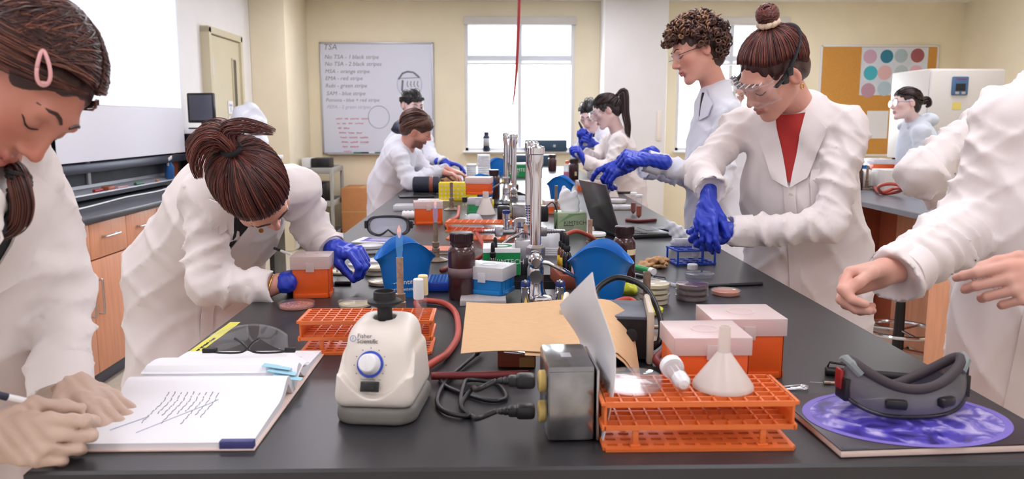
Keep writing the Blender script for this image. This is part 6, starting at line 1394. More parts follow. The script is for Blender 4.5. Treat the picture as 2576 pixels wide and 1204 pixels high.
class Front:
    """pieces sewn to the front of a coat: found by feeling for its surface"""
    def __init__(s, V, J, face, o, ob, twist=0):
        s.V = V; T = (J['neck']-J['pelvis']).normalized(); f = nv(Vector(face)-T*Vector(face).dot(T)); s.T, s.f = T, f; s.S = T.cross(f); s.c = J['neck']; s.o = Vector(o); s.ob = ob
    def p(s, a, b, off):
        o_ = s.c+s.S*a+s.T*b+s.f*.3; q = s.V.hit(o_, -s.f, .6, 300); D, s.V.D = s.V.D, s.V.Dt; qt = s.V.hit(o_, -s.f, .6, 300); s.V.D = D
        return (q if (q-qt).length < .03 else qt)+s.f*off-s.o
    def quad(s, name, c4, off, mt, n=8, th=.003, off2=None, parent=None):
        (a0, b0), (a1, b1), (a2, b2), (a3, b3) = c4
        def fn(u, v): a = (a0*(1-u)+a1*u)*(1-v)+(a3*(1-u)+a2*u)*v; b = (b0*(1-u)+b1*u)*(1-v)+(b3*(1-u)+b2*u)*v; return s.p(a, b, off+((off2-off)*u if off2 is not None else 0))
        return obj(name, M().sheet(fn, n, n, th), mt, parent or s.ob, 60)
    def button(s, a, b, r=.0075):
        R = basis(s.f); m = M().lathe([(r*.35, .0025), (r*.7, .0022), (r, .004), (r, .001), (r*.6, 0)], 16, s.p(a, b, .002), R); return obj('button', m, 'button', s.ob)
    def dress(s, shirt='shirt_black', open_=.2, w=.05, lap=.1, pocket=True, mt='coat', buttons=3, shift=0, top=.0, placket=True):
        s.quad('shirt_front', [(-w+shift, top), (w+shift, top), (.006+shift, -open_), (-.006+shift, -open_)], .0035, shirt, 10, .004)
        for q in (-1, 1):
            s.quad('lapel', [(shift+q*w*.95, top+.012), (shift+q*(w+lap*.62), top-.045), (shift+q*.052, -open_*.95), (shift+q*.002, -open_-.015)] if q > 0 else [(shift+q*(w+lap*.62), top-.045), (shift+q*w*.95, top+.012), (shift+q*.002, -open_-.015), (shift+q*.052, -open_*.95)], .009, mt, 10, .004)
        if placket: s.quad('placket', [(shift-.018, -open_-.01), (shift+.018, -open_-.01), (shift+.018, -open_-.42), (shift-.018, -open_-.42)], .003, mt, 10, .003)
        for k in range(buttons): s.button(shift+.004, -open_-.04-k*.11)
        if pocket: s.quad('chest_pocket', [(.06, -.17), (.16, -.16), (.16, -.29), (.06, -.30)], .0035, mt, 8, .003)
def legs(root, o, J, face, feet, mt='trousers_dark', shoe='shoe_black'):
    f = nv(face); S = Vector((0, 0, 1)).cross(f); m = M(); pe = J['pelvis']; V = Vol((pe.x-.4, pe.y-.4, .02), (pe.x+.4, pe.y+.4, pe.z+.05), .014)
    c = Vector((pe.x, pe.y, 0)); V.ell((pe.x, pe.y, pe.z-.05), (.1, .1, .1), k=.05)
    for q in (-1, 1): hp = c+S*(q*.06)+Vector((0, 0, pe.z-.06)); kn = c+S*(q*.075)+f*.01+Vector((0, 0, .48)); an = c+S*(q*.08)+Vector((0, 0, .07)); V.chain([hp, kn, an], [.07, .058, .05], k=.03)
    P, F_ = V.mesh(); obj('trousers', npM(P-np.array(o), F_), mt, root, 180)
    for q in (-1, 1):
        a = c+S*(q*.08); W = Vol((a.x-.2, a.y-.2, 0), (a.x+.2, a.y+.2, .13), .01); W.cap(tuple(a-f*.04+UP*.045), tuple(a+f*.13+UP*.036), .044, .036, k=.02).cap(tuple(a-f*.02+UP*.06), tuple(a-f*.02+UP*.1), .045, .046, k=.02); P, F_ = W.mesh(); obj('shoe', npM(P-np.array(o), F_), shoe, root, 180)
def inner(m, o, J, skin):
    """the clothed part of the body: torso and arms inside the coat"""
    pts = np.array([tuple(v) for v in J.values()]); V = Vol(pts.min(0)-.14, pts.max(0)+.14, .014); pe, ch, nk = J['pelvis'], J['chest'], J['neck']
    V.chain([pe, ch, nk], [.1, .1, .055], k=.04)
    for s in 'RL': V.cap(nk.lerp(ch, .25), J['sh'+s], .04, .04, k=.03).cap(J['sh'+s], J['el'+s], .038, .032, k=.02).cap(J['el'+s], J['wr'+s], .032, .024, k=.02)
    P, F_ = V.mesh(); return npM(P-np.array(o), F_, m, col=np.tile(np.append(np.array(lin(*SK[skin])), 1), (len(P), 1)))
def addhand(m, o, V, skin, nails=()):
    P, F_ = V.mesh(); col = np.tile(np.append(np.array(lin(*SK[skin])), 1), (len(P), 1)); k = .95+.05*np.sin(P[:, 2]*60+P[:, 0]*40); col[:, 1:3] *= k[:, None]; return npM(P-np.array(o), F_, m, col=col)
def person(label, J, head, face, skin='b', hands=(), h_body=None):
    o = Vector((J['pelvis'].x, J['pelvis'].y, 0)); root = thing('person', label, 'person', o); m = M()
    head.put(m, o); inner(m, o, J, skin)
    for V in hands: addhand(m, o, V, skin)
    obj('body', m, 'skin', root, 180); return root, o
def glove(root, o, V, mt='glove_blue'): P, F_ = V.mesh(); return obj('glove', npM(P-np.array(o), F_), mt, root, 180)
Y_ = atY
FIST = [(62, 78, 40), (66, 82, 42), (68, 84, 42), (70, 84, 42)]; EASY = [(18, 24, 14), (22, 28, 16), (26, 30, 18), (30, 32, 20)]
# ------------------------------------------------------------------ 1 the writing student, left foreground
J = dict(pelvis=Vector((-.98, 1.36, .95)), chest=Vector((-.87, 1.3, 1.2)), neck=Y_(-55, 385, 1.17), shR=Y_(-150, 520, 1.03), shL=Y_(55, 505, 1.33), elR=Y_(-220, 1150, .98), elL=Y_(150, 745, 1.37), wrR=Y_(-95, 1105, 1.05), wrL=Y_(158, 950, 1.3))
hd = Head(Y_(22, 206, 1.12), (.536, -.211, -.817), (.843, .169, .51), .985, J['neck'], .0034, 'a'); fc = (.8, -.6, 0)
rt, o = person('student with a pink hair clip bending over her open notebook, writing', J, hd, fc, 'a')
V, ob = coat(rt, o, J, fc, .008, 'coat', 1, girth=.95); Front(V, J, fc, o, ob).dress('shirt_black', .19, .04, .09, False, buttons=3, shift=.0)
hd.features(rt, 'brown', o, 'down', .0028)
hair_cap(hd, rt, o, 'brown', cut=(.125, -.034, .118)); strands(hd, rt, o, 'brown', (0, -.82, -.5), 1100, 4, .0013, .005, part=((0, .8, .55), (0, -.3, .95), (.25, .75)))
strands(hd, rt, o, 'brown', (0, -.82, -.5), 600, 5, .0012, .004, .03, .8)
strands(hd, rt, o, 'brown', (0, -.82, -.5), 900, 15, .0013, .005, .03, .8, inner=1.0)
d0 = hd.find(108, 168); c0 = hd.w(scalp(d0, .011))-o; e1 = nv(Vector((.06, 0, 1))); nn = nv(hd.R @ d0); e1 = nv(e1-nn*e1.dot(nn)); e2 = nn.cross(e1)
pp = [c0+e1*(.022*math.sin(a))+e2*(.0072*math.cos(a)*(1-.42*math.sin(a)))-nn*(.004*abs(math.sin(a))**2) for a in np.linspace(0, 2*PI, 29)]
k_ = obj('hair_clip', M().tube(pp, .0026, 8), 'clip_pink', rt, 180); obj('clip_pad', M().tube([c0-e1*.0165-nn*.002, c0-e1*.0215-nn*.003], [.0068, .0055], 10, .4), 'clip_pink', k_, 180)
bundle(rt, o, 'brown', [Y_(10, 370, 1.2), Y_(30, 415, 1.16), Y_(46, 438, 1.12), Y_(49, 470, 1.1), Y_(56, 520, 1.1), Y_(44, 560, 1.1), Y_(5, 585, 1.11), Y_(-40, 590, 1.12)], lambda t: .008+.007*math.sin(PI*t), 160, 6, .0012)
t_ = Y_(48, 455, 1.11)-o; obj('hair_tie', M().tube([t_+Vector((.013*math.cos(a), .013*math.sin(a), .012*math.sin(a*.5)-.006+.01*(i/40))) for i, a in enumerate(np.linspace(0, 6*PI, 41))], .004, 6), 'hair_tie', rt)
gl = hand(J['wrR']+Vector((.022, .004, .004)), (.92, .12, -.14), (.05, .9, -.35), 1, [(14, 74, 40), (20, 80, 44), (26, 84, 46), (32, 86, 46)], ((.6, .5, .5), (.9, .0, .4)), .98, .0026, .02, True, .06); glove(rt, o, gl, 'glove_pale')
gl = hand(J['wrL']+Vector((.02, -.02, -.004)), (.84, -.42, -.22), (0, -.1, -1), -1, [(16, 30, 18), (14, 28, 18), (14, 26, 18), (16, 26, 18)], ((.6, .75, .1), (.8, .5, .2)), 1.0, .0028, .12, True, fa=J['wrL'].lerp(J['elL'], .02)); glove(rt, o, gl, 'glove_pale')
A, B = Y_(-40, 985, 1.06), Y_(228, 1046, 1.16); t = thing('pen', 'white pen with a dark end in the writing student\'s gloved hand', 'pen', (A+B)/2); c = (A+B)/2; d = B-A
obj('barrel', M().cyl(A-c+d*.2, A-c+d*.86, .0052, n=12), 'cap_white', t); obj('end', M().cyl(A-c, A-c+d*.2, .0054, n=12), 'navy', t); obj('tip', M().cyl(A-c+d*.86, B-c, .0046, .0008, n=12), 'chrome', t)
# ------------------------------------------------------------------ 2 the stooping student
J = dict(pelvis=Vector((-.95, 2.5, .93)), chest=Vector((-.80, 2.38, 1.13)), neck=Vector((-.67, 2.15, 1.255)), shR=Y_(522, 505, 2.18), shL=Y_(748, 472, 2.34), elR=Y_(525, 715, 2.12), elL=Y_(790, 585, 2.42), wrR=Y_(650, 722, 2.14), wrL=Y_(828, 622, 2.34))
hd = Head(Y_(634, 472, 1.97), (.489, .047, -.871), (.323, -.937, .131), 1.02, J['neck'], .004, 'b'); fc = (.75, -.66, 0)
rt, o = person('student stooping over the bench edge with her face down, ponytail towards the viewer', J, hd, fc, 'b')
V, ob = coat(rt, o, J, fc, .009, 'coat', 2, girth=1.0, hem=.45); Front(V, J, Vector((.55, -.8, -.2)), o, ob).dress('shirt_black', .2, .04, .1, False, buttons=2)
hd.features(rt, 'auburn', o); hair_cap(hd, rt, o, 'auburn', .004)
tie = (0, -.62, .76); strands(hd, rt, o, 'auburn', tie, 1100, 8, .0014, .005)
tp = hd.w(scalp(tie, .012)); Td = hd.R @ nv(tie)
R = basis(Td); obj('hair_tie', M().tube([tp+Td*.006+R @ Vector((.017*math.cos(a), .017*math.sin(a), 0))-o for a in np.linspace(0, 2*PI, 22)], .008, 8), 'hair_tie', rt, 180)
for k, of in enumerate((((-.02, -.01, .01), (-.05, -.015, -.005), (-.07, -.01, -.045), (-.072, 0, -.075)), ((-.02, 0, .02), (-.055, .01, .02), (-.09, .03, .005), (-.11, .05, -.005)), ((.0, .0, .03), (.03, .01, .042), (.06, .03, .038), (.085, .06, .03)), ((-.02, -.01, .015), (-.05, -.01, .01), (-.08, 0, -.02), (-.09, .01, -.04)), ((-.01, .01, .03), (-.03, .03, .04), (-.06, .05, .04), (-.1, .08, .025)))):
    bundle(rt, o, 'auburn', [tp-Td*.01, tp+Td*.015]+[tp+Td*.02+Vector(v) for v in of], lambda t: .010+.013*math.sin(PI*t), 90, 10+k, .0014)
for s, q in ((-1, 1),): obj('earring', hd.loc(M().tube([Vector((q*-.086, -.006+.009*math.cos(a), -.035+.010*math.sin(a))) for a in np.linspace(0, 2*PI, 16)], .0022, 6), o), 'gold', rt)
gl = hand(J['wrR']+Vector((.078, .03, .012)), (.22, .97, .06), (.6, -.1, -.75), 1, FIST, ((.6, .5, .4), (.8, .1, .5)), 1.05, .0032, glove=True, cuff=.02); glove(rt, o, gl)
d_ = (J['wrR']-J['elR']).normalized(); w0 = J['wrR']-o
obj('wrist', M().tube([w0-d_*.03, w0+d_*.02, w0+Vector((.055, .012, .01)), w0+Vector((.08, .032, .012))], [.031, .03, .027, .025], 14), 'skin_plain' if 'skin_plain' in MATS else mat('skin_plain', (216, 156, 136), .5), rt, 180)
R = basis(d_); obj('bracelet', M().tube([w0+d_*.03+R @ Vector((.034*math.cos(a), .036*math.sin(a), .006*math.sin(a)))for a in np.linspace(0, 2*PI, 26)], .0028, 6), 'gold', rt, 180)
gl = hand(J['wrL']+Vector((.02, -.03, .004)), (.75, -.5, -.05), (.3, -.1, -.95), -1, [(40, 62, 30), (52, 66, 34), (58, 66, 36), (60, 66, 36)], ((.7, .3, .6), (.8, -.1, .6)), 1.05, .0032, glove=True, fa=J['wrL'].lerp(J['elL'], .02)); glove(rt, o, gl)
pen(Y_(733, 640, 2.15), Y_(690, 624, 2.2), .004, 'thin pen held upright in the stooping student\'s glove', ('cap_white', 'black_plastic'), .6, 'pen')
obj('pendant', M().lathe([(0, 0), (.006, 0), (.006, .0015), (0, .0015)], 16, Y_(657, 580, 2.0)-o, basis((.3, -.9, .3))), 'gold', rt)
# ------------------------------------------------------------------ 3 the masked student with the bun
J = dict(pelvis=Vector((1.06, 2.62, .93)), chest=Vector((.99, 2.57, 1.2)), neck=Vector((.955, 2.52, 1.44)), shR=Vector((.83, 2.67, 1.385)), shL=Vector((1.085, 2.44, 1.385)), elR=Y_(1768, 428, 2.58), elL=Y_(2085, 568, 2.36), wrR=Y_(1784, 470, 2.45), wrL=Y_(1868, 580, 2.42))
hd = Head(Y_(1946, 190, 2.42), (-.72, -.22, -.60), (-.50, -.36, .78), 1.03, J['neck'], .004, 'b'); fc = (-.6, -.8, 0)
rt, o = person('student with a high bun and clear goggles capping a tube at the blue rack', J, hd, fc, 'b')
V, ob = coat(rt, o, J, fc, .008, 'coat', 3, girth=.98, hem=.45); Front(V, J, fc, o, ob).dress('shirt_red', .2, .05, .1, True, buttons=2)
hd.features(rt, 'auburn', o); hair_cap(hd, rt, o, 'auburn', cut=(.125, -.028, .118)); tie = (0, -.3, .95); strands(hd, rt, o, 'auburn', tie, 1100, 12, .0014, .005, front=.13)
tp = hd.w(scalp(tie, .01)); Td = hd.R @ nv(tie); ux = Vector((0, 0, 1)); g = random.Random(3); R = basis(Td)
V2 = Vol((-.06, -.06, -.03), (.06, .06, .1), .004); V2.ell((0, 0, .034), (.031, .031, .029)).cap((0, 0, -.01), (0, 0, .025), .018, .02, k=.01); P_, F_ = V2.mesh(); obj('bun_core', npM(P_ @ np.array(R).T+np.array(tp-o), F_), 'hair_auburn_1', rt, 180)
ms = [M() for _ in range(3)]
for k in range(110):
    ax = nv(Vector((g.gauss(0, .38), g.gauss(0, .38), 1))); Rb = basis(ax); a0 = g.uniform(0, 2*PI); hz = g.uniform(-.85, .85); rr = .033*math.sqrt(1-hz*hz)
    ms[k % 3].tube([tp-o+R @ (Vector((0, 0, .034))+Rb @ Vector((rr*math.cos(a0+i*.4), rr*math.sin(a0+i*.4), .031*hz))) for i in range(11)], .0019, 5)
for i, m in enumerate(ms): tag(obj('bun', m, f'hair_auburn_{i}', rt, 180), kind='stuff')
obj('scrunchie', M().tube([tp-o+R @ Vector(((.024+.003*math.sin(9*a))*math.cos(a), (.024+.003*math.sin(9*a))*math.sin(a), .008+.003*math.cos(11*a))) for a in np.linspace(0, 2*PI, 60)], .009, 8), 'scrunchie', rt, 180)
# clear goggles with strap on her face
def worn_goggles(hd, label, o):
    t = thing('goggles', label, 'goggles', o)
    def fn(u, v): a = -1.35+2.7*u; x = .083*math.sin(a); y = .028+.093*math.cos(a*.9); z = .04-.062*v+(.016*v*math.exp(-(x/.02)**2)); return (x*(1+.04*math.sin(PI*v)), y+.008*math.sin(PI*v), z)
    obj('lens', hd.loc(M().sheet(fn, 28, 6, .0018), o), 'clear', t, 60)
    for v in (0, 1): obj('rim', hd.loc(M().tube([fn(u, v) for u in np.linspace(0, 1, 29)], .0032, 8), o), 'clear', t, 180)
    def tp(u, v): q = Vector(fn(u, 0)); return (q.x*(1-.12*v), q.y-.03*v*(1-abs(u-.5)*1.2), q.z+.004-.002*v)
    obj('top_shield', hd.loc(M().sheet(tp, 24, 3, .0015), o), 'clear', t, 60)
    for k in range(7): u = .2+.1*k; obj('vent_rib', hd.loc(M().tube([Vector(tp(u, .1))+Vector((0, 0, .002)), Vector(tp(u, .9))+Vector((0, 0, .002))], .0016, 5), o), 'lid_white', t)
    sd_ = [(.93, .38, -.12), (.98, .08, .1), (.9, -.3, .32), (.6, -.68, .48), (.2, -.85, .55)]
    st = [fn(1, .3)]+[scalp(v, .009) for v in sd_]+[scalp((-v[0], v[1], v[2]), .009) for v in reversed(sd_)]+[fn(0, .3)]
    obj('strap', hd.loc(M().tube(spline(st, 4), .009, 8, .2), o), 'black_rubber', t, 180)
    for q in (-1, 1): obj('buckle', hd.loc(M().box((q*.086, .03, .02), (.01, .022, .024), RX(25), b=.003).box((q*.092, .01, .034), (.009, .02, .024), RX(25), b=.003), o), 'black_plastic', t)
    return t
worn_goggles(hd, 'clear splash goggles worn by the student with the bun', hd.w((0, .08, .01)))
obj('earring', hd.loc(M().tube([Vector((-.088, -.01+.006*math.cos(a), -.034+.008*math.sin(a))) for a in np.linspace(0, 2*PI, 14)], .0018, 6), o), 'gold', rt)
gl = hand(J['wrR']+Vector((-.008, -.02, -.04)), (-.2, -.5, -.85), (.45, .7, -.5), 1, [(22, 34, 20), (26, 40, 22), (32, 46, 24), (38, 50, 26)], ((.75, .55, .3), (.9, .25, .3)), .98, .0032, glove=True, fa=J['wrR'].lerp(J['elR'], .02)); glove(rt, o, gl)
gl = hand(J['wrL']+Vector((-.03, -.004, .0)), (-.97, -.05, -.1), (.1, .8, -.6), -1, FIST, ((.7, .4, .4), (.9, .0, .45)), 1.08, .0032, glove=True, fa=J['wrL'].lerp(J['elL'], .02)); glove(rt, o, gl)
t = thing('screw_cap', 'white cap pinched between the masked student\'s blue fingers', 'cap', Y_(1768, 588, 2.4)); obj('shell', M().lathe([(.013, -.008), (.0135, .006), (.011, .008), (0, .008)], 20), 'cap_white', t)
# ------------------------------------------------------------------ 4 the curly-haired student
J = dict(pelvis=Vector((1.05, 3.68, .98)), chest=Vector((1.02, 3.65, 1.28)), neck=Y_(1800, 228, 3.63), shR=Y_(1790, 275, 3.84), shL=Y_(1832, 285, 3.46), elR=Y_(1770, 450, 3.8), elL=Y_(1810, 455, 3.38), wrR=Y_(1630, 425, 3.6), wrL=Y_(1640, 408, 3.4))
hd = Head(Y_(1752, 135, 3.58), (-.91, -.18, -.33), (-.38, .1, .9), 1.07, J['neck'], .0045, 'b', jaw=1.06); fc = (-.97, .2, 0)
rt, o = person('tall curly-haired student pulling on a blue glove beside the bench', J, hd, fc, 'b')
V, ob = coat(rt, o, J, fc, .01, 'coat_cool', 4, girth=1.08, hem=.5); Front(V, J, Vector((-.7, -.7, 0)), o, ob).dress('shirt_black', .1, .014, .09, False, mt='coat_cool', buttons=0, placket=False)
hd.features(rt, 'curly', o); hair_cap(hd, rt, o, 'curly', .005, low=.01)
g = random.Random(21); ms = [M() for _ in range(3)]
for k in range(900):
    z = g.uniform(-.85, 1); a = g.uniform(0, 2*PI); d = Vector((math.sqrt(max(0, 1-z*z))*math.cos(a), math.sqrt(max(0, 1-z*z))*math.sin(a), z))
    if d.y > .35 and d.z < .3: continue
    if d.z < -.3 and d.y > -.25: continue
    p0 = scalp(d, g.uniform(.002, .026)); N_ = nv(d+Vector((0, 0, .3))); R = basis(nv(Vector((g.gauss(0, 1), g.gauss(0, 1), g.gauss(0, 1)))+N_*.8)); rr = g.uniform(.007, .013); L = g.uniform(.02, .04); tu = g.uniform(1.2, 2.2)
    ms[k % 3 if d.z > .2 else (k % 2)].tube([p0+N_*.008+R @ Vector((rr*math.cos(t*tu*2*PI), rr*math.sin(t*tu*2*PI), L*(t-.4))) for t in np.linspace(0, 1, 12)], [.0022]+[.0035]*10+[.0015], 5)
for i, m in enumerate(ms): tag(obj('curls', hd.loc(m, o), f'hair_curly_{i}', rt, 180), kind='stuff')
t = thing('eyeglasses', 'thin glasses worn by the curly-haired student', 'glasses', hd.w((0, .09, .012)))
for q in (-1, 1): obj('lens', hd.loc(M().lathe([(0, 0), (.021, 0), (.021, .001), (0, .001)], 20, (q*.033, .1, .01), RX(90)), t.location), 'clear', t); obj('temple', hd.loc(M().tube([(q*.055, .1, .014), (q*.072, .06, .014), (q*.08, -.005, .012)], .0015, 6), t.location), 'black_plastic', t)
gl = hand(J['wrL']+Vector((-.06, .06, .004)), (-.92, .1, -.38), (-.3, .5, -.8), -1, [(8, 30, 16), (40, 50, 20), (48, 54, 22), (34, 40, 20)], ((.8, .4, .2), (.9, .2, .3)), 1.25, .0036, .1, True, .06); glove(rt, o, gl)
gl = hand(J['wrL']+Vector((-.02, -.03, .012)), (-.95, .1, .15), (.1, .5, -.8), -1, FIST, ((.7, .3, .5), (.7, .0, .6)), 1.12, .0036, .08, True, .06); glove(rt, o, gl)
# ------------------------------------------------------------------ 5 the bearded man
J = dict(pelvis=Vector((-.79, 5.9, .93)), chest=Vector((-.69, 5.82, 1.14)), neck=Y_(1022, 372, 5.78), shR=Y_(1004, 392, 5.62), shL=Y_(1036, 388, 5.98), elR=Y_(1030, 458, 5.55), elL=Y_(1080, 440, 5.95), wrR=Y_(1098, 432, 5.65), wrL=Y_(1118, 428, 5.85))
hd = Head(Y_(1046, 327, 5.72), (.9, .1, -.4), (.43, -.3, .83), 1.06, J['neck'], .006, 'b', beard=(110, 72, 58)); fc = (.95, -.2, 0)
hs = [hand(J['wrR']+Vector((.03, 0, 0)), (.95, .1, -.2), (0, 0, -1), 1, EASY, sc=1.05, h=.005), hand(J['wrL']+Vector((.03, 0, 0)), (.95, -.1, -.2), (0, 0, -1), -1, EASY, sc=1.05, h=.005)]
rt, o = person('bearded man in a lab coat leaning over a brown paper bag', J, hd, fc, 'b', hs); coat(rt, o, J, fc, .012, 'coat_cool', 5, girth=.92, hem=.5)
hd.features(rt, 'tan', o); hair_cap(hd, rt, o, 'tan', .006, extra=(((0, .02, .07), (.078, .085, .06)),), cut=(.15, -.05, .1)); strands(hd, rt, o, 'tan', (0, .6, .75), 160, 31, .004, .006, .25, 1, inner=.7, stop=.85)
# ------------------------------------------------------------------ 6 the dark-haired student behind him
J = dict(pelvis=Vector((-.80, 6.65, .93)), chest=Vector((-.74, 6.62, 1.18)), neck=Y_(1034, 318, 6.62), shR=Y_(1012, 345, 6.6), shL=Y_(1072, 352, 6.7), elR=Y_(1005, 410, 6.6), elL=Y_(1085, 395, 6.5), wrR=Y_(1060, 425, 6.4), wrL=Y_(1112, 408, 6.35))
hd = Head(Y_(1038, 266, 6.58), (.5, -.76, -.32), (.2, -.35, .85), 1.06, J['neck'], .006, 'pale'); fc = (.7, -.7, 0)
rt, o = person('dark-haired student with a fringe looking up behind the bearded man', J, hd, fc, 'pale'); coat(rt, o, J, fc, .013, 'coat_cool', 6, girth=.95, hem=.5)
hd.features(rt, 'black', o, 'open', .003); hair_cap(hd, rt, o, 'black', .006, cut=(.15, -.055, .1)); strands(hd, rt, o, 'black', (0, -.85, -.4), 120, 41, .004, .005, 0, 1); strands(hd, rt, o, 'black', (.3, .85, .2), 40, 42, .004, .008, 0, .25, inner=.9, name='fringe')
obj('dark_scarf', M().tube([Y_(1020, 305, 6.5)-o, Y_(1006, 318, 6.46)-o, Y_(997, 330, 6.42)-o], [.05, .06, .05], 10, .6), 'navy', rt, 180)
gl = hand(J['wrL']+Vector((.02, -.02, .0)), (.95, -.2, -.1), (0, 0, -1), -1, EASY, sc=1.1, h=.005, glove=True); glove(rt, o, gl)
# ------------------------------------------------------------------ 7 the ponytailed student
J = dict(pelvis=Vector((1.02, 6.0, .93)), chest=Vector((.95, 5.95, 1.16)), neck=Y_(1555, 335, 5.93), shR=Y_(1540, 350, 6.15), shL=Y_(1556, 355, 5.74), elR=Y_(1500, 400, 6.2), elL=Y_(1535, 428, 5.66), wrR=Y_(1480, 390, 6.0), wrL=Y_(1478, 410, 5.68))
hd = Head(Y_(1525, 282, 5.88), (-.92, -.06, -.38), (-.34, .08, .92), .98, J['neck'], .006, 'pale'); fc = (-.97, -.15, 0)
rt, o = person('student with a long dark ponytail and goggles at the far right of the bench', J, hd, fc, 'pale'); coat(rt, o, J, fc, .012, 'coat', 7, girth=.9, hem=.5)
hd.features(rt, 'dark', o); hair_cap(hd, rt, o, 'dark', .006); tie = (0, -.93, .36); strands(hd, rt, o, 'dark', tie, 200, 51, .0034, .004); tp = hd.w(scalp(tie, .01))
bundle(rt, o, 'dark', [tp, tp+Vector((.05, 0, .03)), Y_(1574, 280, 5.86), Y_(1580, 320, 5.84), Y_(1578, 355, 5.84)], lambda t: .022+.022*math.sin(PI*t)*(1-t), 90, 52, .004)
obj('hair_tie', M().tube([tp-o+Vector((.006, .018*math.cos(a), .018*math.sin(a))) for a in np.linspace(0, 2*PI, 16)], .006, 6), 'cap_white', rt, 180)
worn_goggles(hd, 'clear goggles worn by the ponytailed student', hd.w((0, .08, .01)))
gl = hand(J['wrL']+Vector((-.02, 0, .02)), (-.45, -.1, .75), (-.6, 0, .5), -1, FIST, sc=1.1, h=.005, glove=True); glove(rt, o, gl)
# ------------------------------------------------------------------ 8 the student with the pipette
J = dict(pelvis=Vector((1.0, 6.9, .93)), chest=Vector((.92, 6.85, 1.2)), neck=Y_(1492, 330, 6.8), shR=Y_(1470, 345, 6.85), shL=Y_(1525, 345, 6.75), elR=Y_(1452, 395, 6.7), elL=Y_(1520, 390, 6.5), wrR=Y_(1468, 360, 6.5), wrL=Y_(1490, 362, 6.45))
hd = Head(Y_(1484, 290, 6.75), (-.4, -.75, -.5), (-.2, -.4, .88), 1.05, J['neck'], .007, 'pale'); fc = (-.5, -.85, 0)
rt, o = person('student holding a pipette up, half hidden behind the ponytailed student', J, hd, fc, 'pale'); V, ob = coat(rt, o, J, fc, .013, 'coat_cool', 8, girth=.9, hem=.5); Front(V, J, fc, o, ob).dress('shirt_black', .14, .04, .08, False, mt='coat_cool', buttons=0)
hd.features(rt, 'black', o); hair_cap(hd, rt, o, 'black', .007); strands(hd, rt, o, 'black', (0, -.85, -.4), 90, 61, .005, .005)
for s, p_ in (('R', (1466, 352)), ('L', (1492, 352))): gl = hand(Y_(*p_, 6.42)-Vector((0, 0, .03)), (.05 if s == 'R' else -.5, -.2, .9 if s == 'R' else .3), (-.3, -.6, .3), 1 if s == 'R' else -1, FIST, sc=1.15, h=.006, glove=True, cuff=.03); glove(rt, o, gl)
a_ = Y_(1456, 306, 6.4); tag(obj('pipette', M().tube([a_-a_, Y_(1464, 322, 6.4)-a_, Y_(1470, 338, 6.4)-a_], [.006, .012, .014], 8), 'navy', loc=a_), 'dark pipette held up by the student behind the ponytail', 'pipette')
tag(obj('sample_tube', M().cyl((0, 0, 0), (0, 0, .1), .02, n=12), 'lid_white', loc=Y_(1472, 372, 6.38)), 'white sample tube gripped under the pipette', 'tube')
# ------------------------------------------------------------------ 9 someone far behind, only the back of the hair in view
J = dict(pelvis=Vector((1.95, 6.4, .93)), chest=Vector((1.95, 6.4, 1.2)), neck=Vector((1.93, 6.4, 1.48)), shR=Vector((2.1, 6.4, 1.4)), shL=Vector((1.77, 6.4, 1.4)), elR=Vector((2.16, 6.35, 1.13)), elL=Vector((1.71, 6.35, 1.13)), wrR=Vector((2.1, 6.2, .98)), wrL=Vector((1.78, 6.2, .98)))
hd = Head((1.92, 6.38, 1.62), (0, -.9, -.4), (0, -.3, .95), 1.0, J['neck'], .008, 'b'); fc = (0, -1, 0)
rt, o = person('distant dark-haired student between the curly-haired and the masked student', J, hd, fc, 'b'); coat(rt, o, J, fc, .016, 'coat_cool', 9, girth=.85, hem=.5); hd.features(rt, 'dark', o, 'open'); hair_cap(hd, rt, o, 'dark', .008); strands(hd, rt, o, 'dark', (0, -.85, -.3), 60, 63, .006, .005)
# ------------------------------------------------------------------ 10 the hooded student at the back right
J = dict(pelvis=Vector((3.19, 5.88, .93)), chest=Vector((3.13, 5.83, 1.2)), neck=Y_(2298, 305, 5.85), shR=Y_(2290, 335, 6.05), shL=Y_(2318, 335, 5.66), elR=Y_(2285, 430, 6.1), elL=Y_(2318, 440, 5.62), wrR=Y_(2240, 440, 6.0), wrL=Y_(2262, 455, 5.6))
hd = Head(Y_(2278, 264, 5.8), (-.99, -.05, .02), (.05, .15, .96), .97, J['neck'], .006, 'pale'); fc = (-.95, -.25, 0)
rt, o = person('student in a pale hoodie with safety glasses before the incubator', J, hd, fc, 'pale'); coat(rt, o, J, fc, .012, 'hoodie', 10, girth=.98, hem=.8, name='hoodie', wr_=.6, collar=False)
hd.features(rt, 'dark', o, 'open'); hair_cap(hd, rt, o, 'dark', .006); tie = (0, -.98, -.1); strands(hd, rt, o, 'dark', tie, 150, 71, .0036, .004); tp = hd.w(scalp(tie, .012))
bundle(rt, o, 'dark', [tp, tp+Vector((.03, 0, .01)), tp+Vector((.05, 0, -.02)), tp+Vector((.03, 0, -.04))], .03, 50, 72, .004, name='low_bun')
V2 = Vol((-.16, -.16, -.1), (.18, .16, .12), .009); V2.chain([(.0+.1*math.sin(a), .085*math.cos(a), -.02+.035*math.sin(a)) for a in np.linspace(-.6, PI+.6, 12)], [.026]*12, k=.02).ell((.12, 0, .01), (.06, .07, .05), k=.03); P_, F_ = V2.mesh(); obj('hood', npM(P_+np.array(J['neck']-o), F_), 'hoodie', rt, 180)
t = thing('safety_glasses', 'clear safety glasses worn by the hooded student', 'safety glasses', hd.w((0, .09, .012)))
